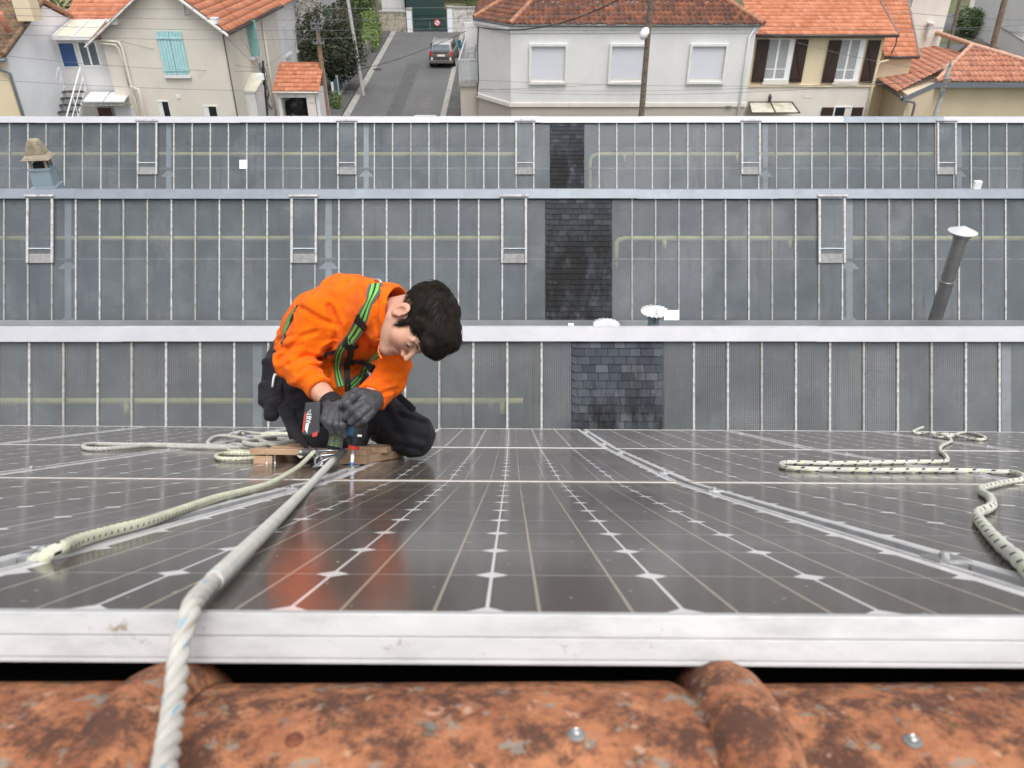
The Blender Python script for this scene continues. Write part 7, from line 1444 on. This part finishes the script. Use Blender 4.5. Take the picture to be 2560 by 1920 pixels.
c1, c2, c3, c4 = P(763, 1006, 2.63), P(802, 1004, 2.63), P(800, 1083, 2.62), P(754, 1086, 2.62); dv = (c1-EYE).normalized()*.062
mb = MB(); mb.poly([c1, c4, c4.lerp(c3, .18)+(c4-c1)*.06, c3.lerp(c4, .35)+(c3-c2)*.06, c3, c2], thick=dv); bat = mk('battery', mb, M_dark, DR, bev=.004)
ux = (c2-c1).normalized(); dy_ = (c4-c1).normalized(); nf = ux.cross(dy_).normalized(); nf = nf if nf.dot(EYE-c1) > 0 else -nf
def bq(a, b, h_=.0012): return c1+(c2-c1)*a+(c4-c1)*b+nf*h_
mb = MB(); mb.poly([bq(.03, .38), bq(.03, .92), bq(.14, .95), bq(.14, .28)], thick=nf*.001); mk('red_stripe', mb, M_red, bat); mb = MB(); mb.poly([bq(.20, .36), bq(.18, .86), bq(.36, .98), bq(.42, .64), bq(.44, .22)], thick=nf*.001); lb_ = mk('label', mb, M_lblw, bat)
mb = MB(); mb.poly([bq(.24, .38, .0025), bq(.22, .66, .0025), bq(.40, .62, .0025), bq(.42, .27, .0025)], thick=nf*.0005); mk('label_panel', mb, M_dark, lb_)
tcv = bpy.data.curves.new('volt', 'FONT'); tcv.body = '18V'; tcv.size = .021; tcv.extrude = .0004; to = bpy.data.objects.new('volt', tcv); COL.objects.link(to); dg = bpy.context.evaluated_depsgraph_get(); tme = bpy.data.meshes.new_from_object(to.evaluated_get(dg)); bpy.data.objects.remove(to)
bmt = bmesh.new(); bmt.from_mesh(tme); Rt = Matrix((dy_, ux, dy_.cross(ux))).transposed().to_4x4(); zz_ = nf
if zz_.dot(nf) < 0: Rt = Matrix((dy_, -ux, zz_)).transposed().to_4x4()
Rt.translation = bq(.245, .335, .0035); bmesh.ops.transform(bmt, matrix=Rt, verts=bmt.verts); mk('lettering', bmt, M_pvc, lb_)
mb = MB(); mb.poly([bq(.72, .97, .0), bq(1.05, .93, .0), bq(1.0, 1.08, 0), bq(.7, 1.10, 0)], thick=nf*.002); mk('release_button', mb, M_red, bat)
mb = MB(); mb.box((-.001, -.001, -.001), (.001, .001, .001), Matrix.Translation(hB)); 
mb = MB(); mb.tube([hB+Vector((.0, 0, .002)), P(800, 1048, 2.68)], [.022, .026], 12); mk('battery_foot', mb, M_teal, DR, bev=.003)
# bit case hanging on the harness
BC = thing('bit_case', 'small clear bit case with lime green bands hanging below the right glove', 'bit case', P(836, 1102, 2.72))
k1, k2, k3, k4 = P(824, 1081, 2.74), P(857, 1087, 2.74), P(852, 1124, 2.73), P(817, 1119, 2.73); kd = Vector((0, .02, -.012)); M_clear = simple('smoky_clear_plastic', (.20, .20, .19), .25, 0, .2, 60); M_lime = simple('lime_plastic', (.25, .58, .10), .5)
mb = MB(); mb.poly([k1, k4, k3, k2], thick=kd); mk('case', mb, M_clear, BC, bev=.003)
kn_ = (k2-k1).cross(k4-k1).normalized(); kn_ = kn_ if kn_.dot(EYE-k1) > 0 else -kn_
kq = lambda a, b, h_: k1+(k2-k1)*a+(k4-k1)*b+kn_*h_
for a in (.20, .58): mb = MB(); mb.poly([kq(a, .02, .001), kq(a, .86, .001), kq(a+.2, .86, .001), kq(a+.2, .02, .001)], thick=kn_*.001); mk('band', mb, M_lime, BC)
for j in range(4): mb = MB(); mb.poly([kq(.08, .12+.2*j, .0035), kq(.08, .24+.2*j, .0035), kq(.92, .24+.2*j, .0035), kq(.92, .12+.2*j, .0035)], thick=kn_*.0004) if False else mb.beam(kq(.06, .15+.19*j, .003), kq(.94, .15+.19*j, .003), .0035, .002); mk('bit_row', mb, simple('light_bits', (.42, .40, .34), .4) if 'light_bits' not in bpy.data.materials else bpy.data.materials['light_bits'], BC)
mb = MB(); mb.poly([kq(-.03, .84, .0), kq(-.03, 1.12, 0), kq(1.0, 1.12, 0), kq(1.02, .84, 0)], thick=kn_*.006-kd*.2); mk('base', mb, M_webk, BC, bev=.002)
for ob in list(bpy.data.objects): 
    if ob.name == 'harness': pass
